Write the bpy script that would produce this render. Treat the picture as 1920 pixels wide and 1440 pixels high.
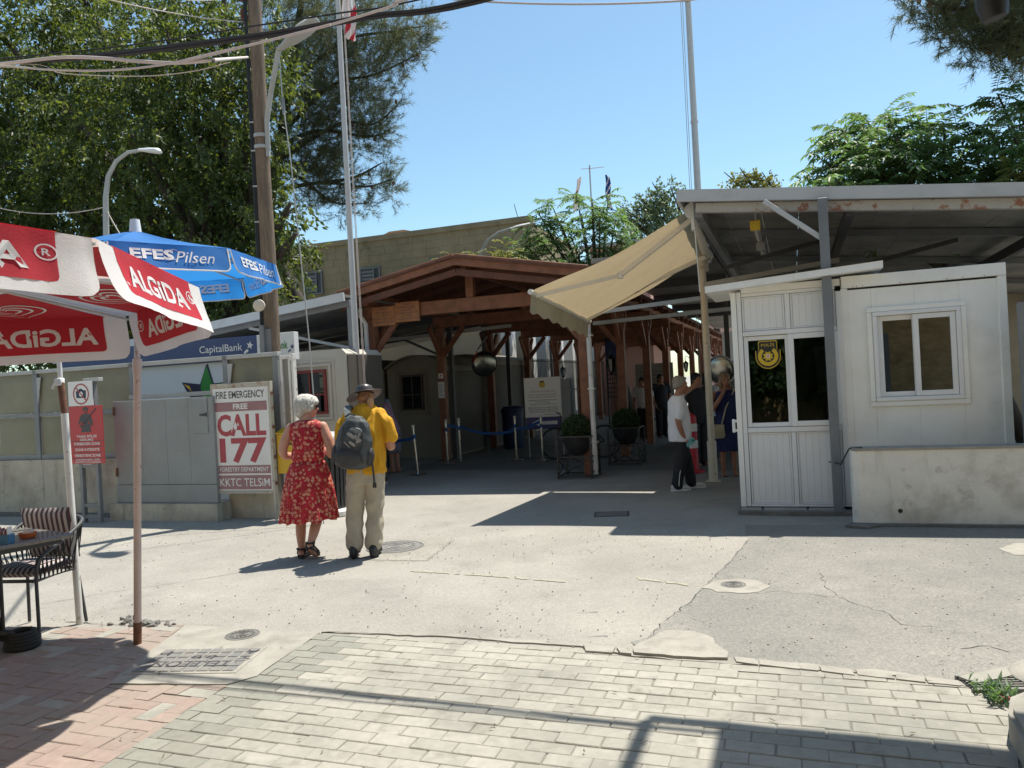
import bpy, bmesh, math, random
import numpy as np
from mathutils import Vector, Matrix, Euler
random.seed(7)
rng = np.random.default_rng(7)
S = bpy.context.scene
COL = S.collection
for o in list(bpy.data.objects):
    bpy.data.objects.remove(o)

# ------------------------------------------------------------------ camera
F, EYE, ROLL = 1450.0, 1.65, 0.053          # focal length in photo pixels, eye height, camera roll
CR, SR = math.cos(ROLL), math.sin(ROLL)
cam_d = bpy.data.cameras.new('camera')
cam_d.sensor_width = 36.0
cam_d.lens = 36.0 * F / 1920.0
cam_d.clip_start = 0.05
cam_d.clip_end = 2000
cam_d.dof.use_dof = True
cam_d.dof.focus_distance = 9.0
cam_d.dof.aperture_fstop = 11.0
cam = bpy.data.objects.new('camera', cam_d)
COL.objects.link(cam)
cam.matrix_world = Matrix(((CR, SR, 0, 0), (0, 0, -1, 0), (-SR, CR, 0, EYE), (0, 0, 0, 1)))
S.camera = cam

# ------------------------------------------------------------------ sky, sun, exposure
SUN = Vector((0.30, 0.285, 1.0)).normalized()
w = bpy.data.worlds.new('World')
S.world = w
w.use_nodes = True
nt = w.node_tree
nt.nodes.clear()
sky = nt.nodes.new('ShaderNodeTexSky')
sky.sky_type = 'NISHITA'
sky.sun_disc = False
sky.sun_elevation = math.asin(SUN.z)
sky.sun_rotation = math.atan2(SUN.x, SUN.y)
sky.altitude = 100
sky.air_density = 1.0
sky.dust_density = 0.6
sky.ozone_density = 1.0
bg = nt.nodes.new('ShaderNodeBackground')
bg.inputs['Strength'].default_value = 0.112
out = nt.nodes.new('ShaderNodeOutputWorld')
tint = nt.nodes.new('ShaderNodeMix'); tint.data_type = 'RGBA'; tint.blend_type = 'MULTIPLY'; tint.inputs[0].default_value = 1.0
tint.inputs[7].default_value = (.95, 1.10, 1.04, 1)      # the phone's white balance
nt.links.new(sky.outputs[0], tint.inputs[6])
nt.links.new(tint.outputs[2], bg.inputs[0])
nt.links.new(bg.outputs[0], out.inputs[0])
sun_d = bpy.data.lights.new('sun', 'SUN')
sun_d.energy = 4.8
sun_d.angle = math.radians(0.55)
sun_d.color = (1.0, 0.95, 0.86)
sun = bpy.data.objects.new('sun', sun_d)
COL.objects.link(sun)
sun.rotation_euler = SUN.to_track_quat('Z', 'Y').to_euler()
sun.location = (20, 20, 60)
S.view_settings.view_transform = 'Standard'
S.view_settings.look = 'None'
S.view_settings.gamma = 1.0
S.view_settings.use_curve_mapping = False
S.view_settings.exposure = 0.62
S.render.engine = 'CYCLES'
S.cycles.use_denoising = True
S.cycles.max_bounces = 8
S.cycles.diffuse_bounces = 4
S.cycles.transparent_max_bounces = 12
S.cycles.caustics_reflective = False
S.cycles.caustics_refractive = False

# ------------------------------------------------------------------ measuring helpers (photo pixel + distance -> point in the place)
def P(px, py, Y):
    dx, dy = (px - 960) / F, (720 - py) / F
    return Vector(((dx * CR + dy * SR) * Y, Y, EYE + (-dx * SR + dy * CR) * Y))

def G(px, py, z=0.0):
    dx, dy = (px - 960) / F, (720 - py) / F
    return P(px, py, (z - EYE) / (-dx * SR + dy * CR))

def onplane(px, py, o, ang):
    """local (x, z) of the photo pixel on the upright plane through o whose x axis has heading ang"""
    d = P(px, py, 1.0) - Vector((0, 0, EYE))
    n = Vector((-math.sin(ang), math.cos(ang), 0))
    t = Vector((o[0], o[1], 0)).dot(n) / d.dot(n)
    p = Vector((0, 0, EYE)) + d * t
    return (p.x - o[0]) * math.cos(ang) + (p.y - o[1]) * math.sin(ang), p.z

ANG = math.radians(-20.0)                    # heading of the street grid
CU, SU = math.cos(ANG), math.sin(ANG)
def UV(a, b, z=0.0, o=(0, 0)):
    return Vector((o[0] + a * CU - b * SU, o[1] + a * SU + b * CU, z))

# ------------------------------------------------------------------ mesh builder
class MB:
    def __init__(self, T=None):
        self.v, self.f, self.m, self.mi, self.T = [], [], [], 0, T

    def add(self, vs, fs):
        n = len(self.v)
        if self.T is not None:
            vs = [self.T @ Vector(v) for v in vs]
        self.v.extend([tuple(v) for v in vs])
        self.f.extend([tuple(i + n for i in f) for f in fs])
        self.m.extend([self.mi] * len(fs))
        return self

    def bx(self, x0, x1, y0, y1, z0, z1, bev=0.0, M=None):
        if bev <= 0:
            vs = [(x, y, z) for x in (x0, x1) for y in (y0, y1) for z in (z0, z1)]
            fs = [(0, 1, 3, 2), (4, 6, 7, 5), (0, 4, 5, 1), (2, 3, 7, 6), (0, 2, 6, 4), (1, 5, 7, 3)]
        else:
            b = min(bev, abs(x1 - x0) * .45, abs(y1 - y0) * .45, abs(z1 - z0) * .45)
            vs, idx = [], {}
            for i, x in enumerate((x0, x1)):
                for j, y in enumerate((y0, y1)):
                    for k, z in enumerate((z0, z1)):
                        sx, sy, sz = (1 - 2 * i) * b, (1 - 2 * j) * b, (1 - 2 * k) * b
                        idx[i, j, k, 0] = len(vs); vs.append((x, y + sy, z + sz))
                        idx[i, j, k, 1] = len(vs); vs.append((x + sx, y, z + sz))
                        idx[i, j, k, 2] = len(vs); vs.append((x + sx, y + sy, z))
            fs = []
            for i in (0, 1):
                q = [idx[i, 0, 0, 0], idx[i, 0, 1, 0], idx[i, 1, 1, 0], idx[i, 1, 0, 0]]
                fs.append(tuple(q if i == 0 else q[::-1]))
                q = [idx[0, i, 0, 1], idx[1, i, 0, 1], idx[1, i, 1, 1], idx[0, i, 1, 1]]
                fs.append(tuple(q if i == 0 else q[::-1]))
                q = [idx[0, 0, i, 2], idx[0, 1, i, 2], idx[1, 1, i, 2], idx[1, 0, i, 2]]
                fs.append(tuple(q if i == 0 else q[::-1]))
            for j in (0, 1):
                for k in (0, 1):
                    q = [idx[0, j, k, 1], idx[1, j, k, 1], idx[1, j, k, 2], idx[0, j, k, 2]]
                    fs.append(tuple(q))
                    q = [idx[j, 0, k, 0], idx[j, 1, k, 0], idx[j, 1, k, 2], idx[j, 0, k, 2]]
                    fs.append(tuple(q))
                    q = [idx[j, k, 0, 0], idx[j, k, 1, 0], idx[j, k, 1, 1], idx[j, k, 0, 1]]
                    fs.append(tuple(q))
            for i in (0, 1):
                for j in (0, 1):
                    for k in (0, 1):
                        fs.append((idx[i, j, k, 0], idx[i, j, k, 1], idx[i, j, k, 2]))
        if M is not None:
            vs = [M @ Vector(v) for v in vs]
        return self.add(vs, fs)

    def beam(self, a, b, wd, ht, up=(0, 0, 1), bev=0.0):
        a, b = Vector(a), Vector(b)
        d = b - a
        L = d.length
        d.normalize()
        up = Vector(up)
        if abs(d.dot(up)) > .98:
            up = Vector((0, 1, 0))
        s = d.cross(up).normalized()
        u = s.cross(d)
        M = Matrix(((d.x, s.x, u.x, a.x), (d.y, s.y, u.y, a.y), (d.z, s.z, u.z, a.z), (0, 0, 0, 1)))
        return self.bx(0, L, -wd / 2, wd / 2, -ht / 2, ht / 2, bev, M)

    def tube(self, pts, r, n=10, caps=True, closed=False):
        pts = [Vector(p) for p in pts]
        N = len(pts)
        rs = r if isinstance(r, (list, tuple)) else [r] * N
        vs, fs = [], []
        prev = None
        for i, p in enumerate(pts):
            if closed:
                t = pts[(i + 1) % N] - pts[i - 1]
            else:
                t = pts[min(i + 1, N - 1)] - pts[max(i - 1, 0)]
            t.normalize()
            if prev is None:
                a = Vector((0, 0, 1)) if abs(t.z) < .9 else Vector((1, 0, 0))
                e = t.cross(a).normalized()
            else:
                e = (prev - t * prev.dot(t)).normalized()
            prev = e
            g = t.cross(e)
            for k in range(n):
                an = 2 * math.pi * k / n
                vs.append(p + (e * math.cos(an) + g * math.sin(an)) * rs[i])
        for i in range(N - (0 if closed else 1)):
            j = (i + 1) % N
            for k in range(n):
                l = (k + 1) % n
                fs.append((i * n + k, i * n + l, j * n + l, j * n + k))
        if caps and not closed:
            fs.append(tuple(range(n))[::-1])
            fs.append(tuple(range((N - 1) * n, N * n)))
        return self.add(vs, fs)

    def lathe(self, prof, n=20, c=(0, 0, 0), M=None, caps=True):
        vs, fs = [], []
        for r, z in prof:
            for k in range(n):
                an = 2 * math.pi * k / n
                vs.append((c[0] + r * math.cos(an), c[1] + r * math.sin(an), c[2] + z))
        for i in range(len(prof) - 1):
            for k in range(n):
                l = (k + 1) % n
                fs.append((i * n + k, i * n + l, (i + 1) * n + l, (i + 1) * n + k))
        if caps:
            fs.append(tuple(range(n))[::-1])
            fs.append(tuple(range((len(prof) - 1) * n, len(prof) * n)))
        if M is not None:
            vs = [M @ Vector(v) for v in vs]
        return self.add(vs, fs)

    def rings(self, rl, n=28, fn=None, caps=True):
        """stack of horizontal ellipses (cx, cy, z, rx, ry); fn(angle, i) scales a radius"""
        vs, fs = [], []
        for i, (cx, cy, z, rx, ry) in enumerate(rl):
            for k in range(n):
                an = 2 * math.pi * k / n
                s = fn(an, i) if fn else 1.0
                vs.append((cx + rx * math.cos(an) * s, cy + ry * math.sin(an) * s, z))
        for i in range(len(rl) - 1):
            for k in range(n):
                l = (k + 1) % n
                fs.append((i * n + k, i * n + l, (i + 1) * n + l, (i + 1) * n + k))
        if caps:
            fs.append(tuple(range(n))[::-1])
            fs.append(tuple(range((len(rl) - 1) * n, len(rl) * n)))
        return self.add(vs, fs)

    def ball(self, c, r, nu=16, nv=10, M=None):
        if not isinstance(r, (tuple, list)):
            r = (r, r, r)
        prof = [(max(1e-4, math.sin(math.pi * i / nv)), -math.cos(math.pi * i / nv)) for i in range(nv + 1)]
        vs, fs = [], []
        for q, z in prof:
            for k in range(nu):
                an = 2 * math.pi * k / nu
                p = Vector((r[0] * q * math.cos(an), r[1] * q * math.sin(an), r[2] * z))
                if M is not None:
                    p = M @ p
                vs.append((c[0] + p.x, c[1] + p.y, c[2] + p.z))
        for i in range(nv):
            for k in range(nu):
                l = (k + 1) % nu
                fs.append((i * nu + k, i * nu + l, (i + 1) * nu + l, (i + 1) * nu + k))
        return self.add(vs, fs)

    def prism(self, poly, z0, z1, M=None):
        n = len(poly)
        vs = [(x, y, z0) for x, y in poly] + [(x, y, z1) for x, y in poly]
        fs = [tuple(range(n))[::-1], tuple(range(n, 2 * n))]
        for i in range(n):
            j = (i + 1) % n
            fs.append((i, j, n + j, n + i))
        if M is not None:
            vs = [M @ Vector(v) for v in vs]
        return self.add(vs, fs)

    def grid(self, fn, nu, nv):
        vs = [fn(i / nu, j / nv) for i in range(nu + 1) for j in range(nv + 1)]
        fs = [(i * (nv + 1) + j, (i + 1) * (nv + 1) + j, (i + 1) * (nv + 1) + j + 1, i * (nv + 1) + j + 1)
              for i in range(nu) for j in range(nv)]
        return self.add(vs, fs)

    def mesh(self, name, mat):
        me = bpy.data.meshes.new(name)
        me.from_pydata(self.v, [], self.f)
        mats = mat if isinstance(mat, (list, tuple)) else [mat]
        for m in mats:
            me.materials.append(m)
        if len(mats) > 1:
            me.polygons.foreach_set('material_index', self.m)
        me.update()
        return me

    def build(self, name, mat, parent=None, smooth=None, fix=False):
        me = self.mesh(name, mat)
        if fix:
            b = bmesh.new(); b.from_mesh(me)
            bmesh.ops.recalc_face_normals(b, faces=b.faces)
            b.to_mesh(me); b.free()
        if smooth is not None:
            me.shade_smooth()
            if smooth < 179:
                me.set_sharp_from_angle(angle=math.radians(smooth))
        return link(name, me, parent)

def link(name, me, parent=None):
    o = bpy.data.objects.new(name, me)
    COL.objects.link(o)
    if parent is not None:
        o.parent = parent
    return o

def tag(o, label=None, cat=None, group=None, kind=None):
    if label: o['label'] = label
    if cat: o['category'] = cat
    if group: o['group'] = group
    if kind: o['kind'] = kind
    return o

def thing(name, label, cat, loc=(0, 0, 0), rotz=0.0, group=None):
    o = bpy.data.objects.new(name, None)
    COL.objects.link(o)
    o.location = loc
    o.rotation_euler = (0, 0, rotz)
    o.empty_display_size = 0.2
    return tag(o, label, cat, group)

def dup(root, label=None, loc=None, rotz=None):
    c = root.copy(); COL.objects.link(c)
    if label: c['label'] = label
    if loc is not None: c.location = loc
    if rotz is not None: c.rotation_euler = (0, 0, rotz)
    for ch in list(root.children):
        d = ch.copy(); COL.objects.link(d); d.parent = c
        for g in list(ch.children):
            e = g.copy(); COL.objects.link(e); e.parent = d
    return c

def Tr(loc, rz=0.0, rx=0.0, ry=0.0):
    return Matrix.Translation(Vector(loc)) @ Euler((rx, ry, rz)).to_matrix().to_4x4()

# upright drawing plane: local x, y(2d) -> x, z with a small stand-off towards -y
def UP(x=0, y=0, z=0, rz=0.0):
    return Tr((x, y, z), rz) @ Matrix(((1, 0, 0, 0), (0, 0, -1, 0), (0, 1, 0, 0), (0, 0, 0, 1)))

_txt = {}
def text(s, size=1.0, align='CENTER', bold=0.0, shear=0.0, space=1.0):
    key = (s, size, align, bold, shear, space)
    if key in _txt: return _txt[key]
    cu = bpy.data.curves.new('lettering', 'FONT')
    cu.body = s; cu.size = size; cu.align_x = align; cu.align_y = 'CENTER'
    cu.offset = bold; cu.shear = shear; cu.space_character = space
    cu.resolution_u = 3
    ob = bpy.data.objects.new('lettering', cu)
    COL.objects.link(ob)
    dg = bpy.context.evaluated_depsgraph_get()
    me = ob.evaluated_get(dg).to_mesh()
    vs = [tuple(v.co) for v in me.vertices]
    fs = [tuple(p.vertices) for p in me.polygons]
    ob.evaluated_get(dg).to_mesh_clear()
    bpy.data.objects.remove(ob); bpy.data.curves.remove(cu)
    _txt[key] = (vs, fs)
    return vs, fs

def text_fit(s, width, height, bold=0.0, shear=0.0, space=1.0):
    """lettering scaled to fill a width x height box centred on 0,0"""
    vs, fs = text(s, 1.0, 'CENTER', bold, shear, space)
    xs = [v[0] for v in vs]; ys = [v[1] for v in vs]
    cx, cy = (min(xs) + max(xs)) / 2, (min(ys) + max(ys)) / 2
    kx = width / (max(xs) - min(xs)); ky = height / (max(ys) - min(ys))
    return [((v[0] - cx) * kx, (v[1] - cy) * ky, 0) for v in vs], fs

# ------------------------------------------------------------------ materials
def mat(name, col, rough=0.7, var=0.12, scale=6.0, bump=0.0, bscale=40.0, metal=0.0, stain=None, stretch=None,
        spec=0.5, trans=0.0, tcol=None, objvar=0.0, wave=None, emit=None):
    m = bpy.data.materials.new(name)
    m.use_nodes = True
    t = m.node_tree; N = t.nodes; L = t.links
    N.clear()
    o = N.new('ShaderNodeOutputMaterial')
    b = N.new('ShaderNodeBsdfPrincipled')
    b.inputs['Roughness'].default_value = rough
    b.inputs['Metallic'].default_value = metal
    b.inputs['Specular IOR Level'].default_value = spec
    geo = N.new('ShaderNodeNewGeometry')
    vec = geo.outputs['Position']
    if stretch:
        mp = N.new('ShaderNodeMapping'); mp.inputs['Scale'].default_value = stretch
        mp.inputs['Rotation'].default_value = (0, 0, -ANG)
        L.new(vec, mp.inputs[0]); vec = mp.outputs[0]
    def noise(sc, det=5.0, ro=0.6, v=None):
        n = N.new('ShaderNodeTexNoise')
        n.inputs['Scale'].default_value = sc; n.inputs['Detail'].default_value = det
        n.inputs['Roughness'].default_value = ro
        L.new(v if v is not None else vec, n.inputs['Vector'])
        return n.outputs['Fac']
    def mix(fac, a, c, mode='MIX'):
        x = N.new('ShaderNodeMix'); x.data_type = 'RGBA'; x.blend_type = mode
        for sock, val in ((x.inputs[0], fac), (x.inputs[6], a), (x.inputs[7], c)):
            if hasattr(val, 'is_output'): L.new(val, sock)
            elif isinstance(val, (int, float)): sock.default_value = val
            else: sock.default_value = (*val[:3], 1)
        return x.outputs[2]
    def ramp(fac, lo, hi):
        r = N.new('ShaderNodeMapRange')
        r.inputs[1].default_value = lo; r.inputs[2].default_value = hi
        L.new(fac, r.inputs[0]); return r.outputs[0]
    c0 = tuple(max(0, x * (1 - var)) for x in col); c1 = tuple(min(1, x * (1 + var)) for x in col)
    c = mix(ramp(noise(scale), .3, .7), c0, c1)
    if objvar:
        oi = N.new('ShaderNodeObjectInfo')
        hs = N.new('ShaderNodeHueSaturation')
        mr = N.new('ShaderNodeMapRange'); mr.inputs[3].default_value = 1 - objvar; mr.inputs[4].default_value = 1 + objvar
        L.new(oi.outputs['Random'], mr.inputs[0]); L.new(mr.outputs[0], hs.inputs['Value'])
        L.new(c, hs.inputs['Color']); c = hs.outputs[0]
    if stain:
        for st_ in (stain if isinstance(stain, list) else [stain]):
            (sc, lo, hi, scl, amt) = st_[:5]
            pv = geo.outputs['Position']
            if len(st_) > 5:                          # runs down the surface
                mp2 = N.new('ShaderNodeMapping'); mp2.inputs['Scale'].default_value = (1, 1, st_[5])
                L.new(pv, mp2.inputs[0]); pv = mp2.outputs[0]
            f = ramp(noise(scl, 6, .65, pv), lo, hi)
            mu = N.new('ShaderNodeMath'); mu.operation = 'MULTIPLY'; mu.inputs[1].default_value = amt
            L.new(f, mu.inputs[0])
            c = mix(mu.outputs[0], c, sc)
    L.new(c, b.inputs['Base Color'])
    if bump:
        bp = N.new('ShaderNodeBump'); bp.inputs['Strength'].default_value = bump
        bp.inputs['Distance'].default_value = 0.02
        L.new(noise(bscale, 4, .6), bp.inputs['Height']); L.new(bp.outputs[0], b.inputs['Normal'])
    if emit:
        b.inputs['Emission Color'].default_value = (*emit[0], 1); b.inputs['Emission Strength'].default_value = emit[1]
    res = b.outputs[0]
    if trans:
        tr = N.new('ShaderNodeBsdfTranslucent')
        if tcol and objvar == 0 and var >= .2:
            L.new(mix(ramp(noise(scale * 1.7), .3, .7), tuple(x * .55 for x in tcol), tuple(x * 1.5 for x in tcol)), tr.inputs[0])
        elif tcol: tr.inputs[0].default_value = (*tcol, 1)
        else: L.new(c, tr.inputs[0])
        ms = N.new('ShaderNodeMixShader'); ms.inputs[0].default_value = trans
        L.new(res, ms.inputs[1]); L.new(tr.outputs[0], ms.inputs[2]); res = ms.outputs[0]
    L.new(res, o.inputs[0])
    m['c'] = 1
    return m

def glass(name, tint=(.75, .8, .8), ior=1.7):
    m = bpy.data.materials.new(name); m.use_nodes = True
    t = m.node_tree; N = t.nodes; L = t.links; N.clear()
    o = N.new('ShaderNodeOutputMaterial')
    tr = N.new('ShaderNodeBsdfTransparent'); tr.inputs[0].default_value = (*tint, 1)
    gl = N.new('ShaderNodeBsdfGlossy'); gl.inputs['Roughness'].default_value = 0.015
    fr = N.new('ShaderNodeFresnel'); fr.inputs[0].default_value = ior
    ms = N.new('ShaderNodeMixShader')
    L.new(fr.outputs[0], ms.inputs[0]); L.new(tr.outputs[0], ms.inputs[1]); L.new(gl.outputs[0], ms.inputs[2])
    L.new(ms.outputs[0], o.inputs[0])
    return m

def asphalt_mat(name, col, dust, grit=.35):
    m = mat(name, col, rough=.9, var=.13, scale=90, bump=.32, bscale=110,
            stain=[(dust, .42, .72, .55, .75), (tuple(c * .66 for c in col), .54, .74, 1.3, .5), (tuple(c * .72 for c in col), .5, .66, .42, .4), (tuple(c * .45 for c in col), .66, .74, 3.1, .5), (tuple(min(1, c * 1.25) for c in col), .5, .7, .28, .35)])
    t = m.node_tree; N = t.nodes; L = t.links
    b = next(n for n in N if n.type == 'BSDF_PRINCIPLED')
    src = b.inputs['Base Color'].links[0].from_socket
    geo = next(n for n in N if n.type == 'NEW_GEOMETRY')
    vo = N.new('ShaderNodeTexVoronoi'); vo.inputs['Scale'].default_value = 85
    L.new(geo.outputs['Position'], vo.inputs['Vector'])
    # pale and dark stone chips bound in the tar
    bw = N.new('ShaderNodeRGBToBW'); L.new(vo.outputs['Color'], bw.inputs[0])
    r = N.new('ShaderNodeValToRGB'); r.color_ramp.elements[0].position = .25; r.color_ramp.elements[1].position = .8
    r.color_ramp.elements[0].color = (1 - grit, 1 - grit, 1 - grit, 1); r.color_ramp.elements[1].color = (1 + grit, 1 + grit, 1 + grit * .9, 1)
    L.new(bw.outputs[0], r.inputs[0])
    x = N.new('ShaderNodeMix'); x.data_type = 'RGBA'; x.blend_type = 'MULTIPLY'; x.inputs[0].default_value = 1
    L.new(src, x.inputs[6]); L.new(r.outputs[0], x.inputs[7]); L.new(x.outputs[2], b.inputs['Base Color'])
    return m

M = {}
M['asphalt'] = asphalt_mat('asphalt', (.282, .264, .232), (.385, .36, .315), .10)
M['asphalt_grey'] = asphalt_mat('asphalt_grey', (.205, .197, .175), (.31, .29, .255), .14)
M['asphalt_mid'] = asphalt_mat('asphalt_mid', (.28, .265, .23), (.40, .37, .315), .2)
M['concrete'] = mat('concrete', (.315, .297, .255), .9, .14, 5, .3, 90, stain=[((.2, .185, .155), .5, .7, 3, .7), ((.15, .14, .12), .62, .72, 9, .6)])
M['concrete_dark'] = mat('concrete_dark', (.17, .165, .15), .9, .18, 6, .3, 70, stain=((.08, .075, .065), .5, .7, 4, .6))
M['mortar'] = mat('mortar', (.215, .2, .168), .95, .2, 14, .4, 90)
M['paver'] = mat('paver', (.335, .315, .268), .9, .1, 22, .25, 150, objvar=.10, stain=[((.215, .215, .185), .46, .62, .9, .7), ((.18, .165, .135), .56, .72, 5, .7), ((.34, .32, .27), .56, .66, 13, .6)])
M['paver_red'] = mat('paver_red', (.29, .215, .18), .9, .12, 22, .25, 150, objvar=.13, stain=[((.29, .245, .2), .4, .62, 1.6, .85), ((.22, .17, .14), .58, .72, 5, .5)])
M['paver_green'] = mat('paver_green', (.235, .232, .195), .9, .1, 22, .25, 150, objvar=.10, stain=((.27, .255, .215), .5, .7, 2, .7))
M['kerb'] = mat('kerb', (.335, .312, .268), .9, .12, 7, .35, 80, stain=((.2, .185, .16), .52, .7, 6, .6))
M['iron'] = mat('iron', (.19, .188, .178), .75, .2, 30, .3, 120, metal=.1, stain=((.25, .235, .2), .45, .65, 8, .7))
M['plaster'] = mat('plaster', (.73, .715, .66), .9, .08, 3, .25, 60, stain=[((.33, .29, .23), .5, .72, 1.6, .75), ((.2, .17, .14), .6, .74, 4.5, .7), ((.62, .6, .54), .55, .7, 9, .5), ((.4, .36, .3), .6, .72, 7, .4, .12)])
M['plaster_dirty'] = mat('plaster_dirty', (.48, .445, .365), .92, .1, 3, .3, 60, stain=[((.24, .21, .165), .46, .68, 1.4, .8), ((.12, .1, .08), .6, .72, 3.5, .75), ((.2, .17, .13), .55, .68, 6, .6, .1)])
M['pvc'] = mat('pvc', (.78, .78, .77), .35, .03, 3, stain=[((.6, .56, .48), .56, .8, 2.4, .5), ((.55, .52, .46), .62, .76, 12, .3, .08)])
M['panel_white'] = mat('panel_white', (.85, .845, .80), .5, .03, 2, stain=[((.56, .52, .44), .5, .78, 1.3, .5), ((.4, .34, .26), .68, .8, 9, .4), ((.52, .48, .41), .6, .75, 9, .35, .09)])
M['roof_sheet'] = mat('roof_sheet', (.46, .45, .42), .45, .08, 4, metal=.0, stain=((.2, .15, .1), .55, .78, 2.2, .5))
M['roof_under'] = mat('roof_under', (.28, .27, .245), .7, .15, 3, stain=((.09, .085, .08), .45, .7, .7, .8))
M['fascia'] = mat('fascia', (.50, .51, .51), .4, .06, 3, stain=((.3, .28, .25), .55, .75, 2, .5))
M['rust_paint'] = mat('rust_paint', (.42, .40, .36), .6, .08, 5, stain=[((.27, .1, .045), .55, .62, 5, .9), ((.2, .07, .03), .6, .68, 14, .8)])
M['steel_grey'] = mat('steel_grey', (.19, .20, .21), .5, .1, 4, stain=((.28, .27, .25), .52, .75, 3, .6))
M['steel_light'] = mat('steel_light', (.40, .405, .39), .5, .08, 4, stain=((.25, .2, .15), .58, .75, 6, .6))
M['steel_dark'] = mat('steel_dark', (.06, .06, .062), .55, .2, 5)
M['gate_grey'] = mat('gate_grey', (.27, .285, .285), .6, .07, 2.5, .05, 8, stain=[((.2, .2, .19), .5, .75, 1.2, .5), ((.36, .36, .34), .6, .7, 9, .4), ((.16, .13, .1), .62, .72, 8, .55, .1)])
M['white_paint'] = mat('white_paint', (.68, .66, .62), .5, .06, 5, stain=[((.33, .25, .18), .6, .66, 12, .85), ((.5, .47, .42), .5, .7, 3, .6)])
M['cream_paint'] = mat('cream_paint', (.62, .55, .45), .5, .07, 5, stain=((.3, .2, .12), .62, .7, 10, .8))
M['pole_pink'] = mat('pole_pink', (.55, .42, .38), .5, .08, 8, stain=((.2, .08, .05), .62, .68, 16, .9))
M['rust'] = mat('rust', (.16, .07, .04), .85, .3, 20, .3, 60)
M['fence_panel'] = mat('fence_panel', (.29, .28, .215), .5, .12, 1.2, .12, 6, stain=[((.19, .18, .12), .48, .7, 1.0, .7), ((.4, .38, .28), .56, .7, 3, .4)], trans=.3, tcol=(.42, .4, .26))
M['wood'] = mat('wood', (.225, .088, .044), .6, .3, 5, .18, 22, stretch=(1, 1, 1), stain=((.13, .045, .022), .52, .7, 3.5, .6))
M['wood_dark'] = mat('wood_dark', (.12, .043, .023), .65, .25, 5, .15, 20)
M['wood_sign'] = mat('wood_sign', (.36, .15, .06), .6, .2, 9, .1, 30)
M['pole_wood'] = mat('pole_wood', (.20, .145, .10), .9, .35, 9, .6, 16, stretch=(5, 5, .35), stain=((.09, .065, .05), .5, .7, 1.2, .6))
M['tile'] = mat('tile', (.42, .24, .15), .85, .2, 8)
M['stone'] = mat('stone', (.34, .27, .165), .92, .14, 1.2, .3, 12, stain=[((.22, .18, .12), .5, .72, .35, .7), ((.07, .06, .05), .6, .78, .55, .8)])
M['white_wall'] = mat('white_wall', (.80, .79, .76), .9, .03, 1)
M['beige_wall'] = mat('beige_wall', (.36, .30, .21), .9, .1, 1.5, .2, 20, stain=((.24, .2, .14), .5, .75, .8, .6))
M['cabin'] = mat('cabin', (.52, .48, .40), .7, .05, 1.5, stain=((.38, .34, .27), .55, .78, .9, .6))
M['cabin_side_shade'] = mat('cabin_side_shade', (.10, .085, .07), .7, .12, 2)  # dark brown that paints shade onto the cabins' right sides
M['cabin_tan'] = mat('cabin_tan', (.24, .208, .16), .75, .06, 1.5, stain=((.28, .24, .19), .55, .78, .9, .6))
M['red_frame'] = mat('red_frame', (.20, .025, .022), .45, .1, 5)
M['dark_frame'] = mat('dark_frame', (.07, .045, .03), .55, .2, 5)
M['glass'] = glass('glass', (.62, .66, .64), 1.75)
M['glass_film'] = glass('glass_film', (.30, .30, .28), 3.8)
M['glass_dark'] = glass('glass_dark', (.25, .27, .27), 1.6)
M['black'] = mat('black', (.02, .02, .022), .5, .1, 5)
M['black_metal'] = mat('black_metal', (.028, .028, .03), .45, .2, 9)
M['cable'] = mat('cable', (.018, .017, .018), .6, .1, 9)
M['cable_pale'] = mat('cable_pale', (.56, .48, .44), .6, .08, 9)
M['chrome'] = mat('chrome', (.62, .6, .56), .22, .05, 9, metal=.9)
M['sign_white'] = mat('sign_white', (.74, .735, .72), .4, .03, 4, stain=((.6, .58, .54), .5, .8, 3, .5))
M['sign_red'] = mat('sign_red', (.47, .035, .04), .4, .06, 4)
M['sign_blue'] = mat('sign_blue', (.018, .022, .16), .4, .05, 4)
M['navy'] = mat('navy', (.028, .05, .16), .4, .06, 3)
M['faded_red'] = mat('faded_red', (.40, .055, .07), .5, .1, 12)
M['faded_pink'] = mat('faded_pink', (.33, .17, .18), .5, .1, 9)
M['letter_dark'] = mat('letter_dark', (.06, .055, .06), .5, .1, 9)
M['letter_white'] = mat('letter_white', (.75, .74, .73), .5, .03, 9)
M['letter_red'] = mat('letter_red', (.5, .03, .05), .5, .03, 9)
M['gold'] = mat('gold', (.62, .42, .03), .4, .08, 40)
M['green_logo'] = mat('green_logo', (.02, .22, .03), .4, .1, 4)
M['navy_logo'] = mat('navy_logo', (.012, .012, .05), .4, .1, 4)
M['bank_white'] = mat('bank_white', (.60, .66, .72), .45, .04, 2, stain=((.5, .52, .55), .5, .8, 2, .5))
M['yellow_box'] = mat('yellow_box', (.60, .36, .015), .4, .08, 5)
M['fab_red'] = mat('fab_red', (.55, .022, .04), .75, .08, 5, .1, 90, trans=.28, stain=((.5, .07, .08), .5, .72, 4, .5))
M['fab_white'] = mat('fab_white', (.76, .75, .74), .75, .03, 4, .1, 90, trans=.3, tcol=(.72, .55, .5), stain=[((.55, .52, .48), .54, .75, 3, .5), ((.5, .46, .4), .6, .74, 14, .4)])
M['fab_blue'] = mat('fab_blue', (.03, .19, .54), .75, .08, 4, .1, 90, trans=.4, tcol=(.03, .26, .66), stain=((.05, .2, .45), .5, .7, 3, .5))
M['fab_letter'] = mat('fab_letter', (.78, .77, .76), .75, .03, 4, trans=.25)
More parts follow.
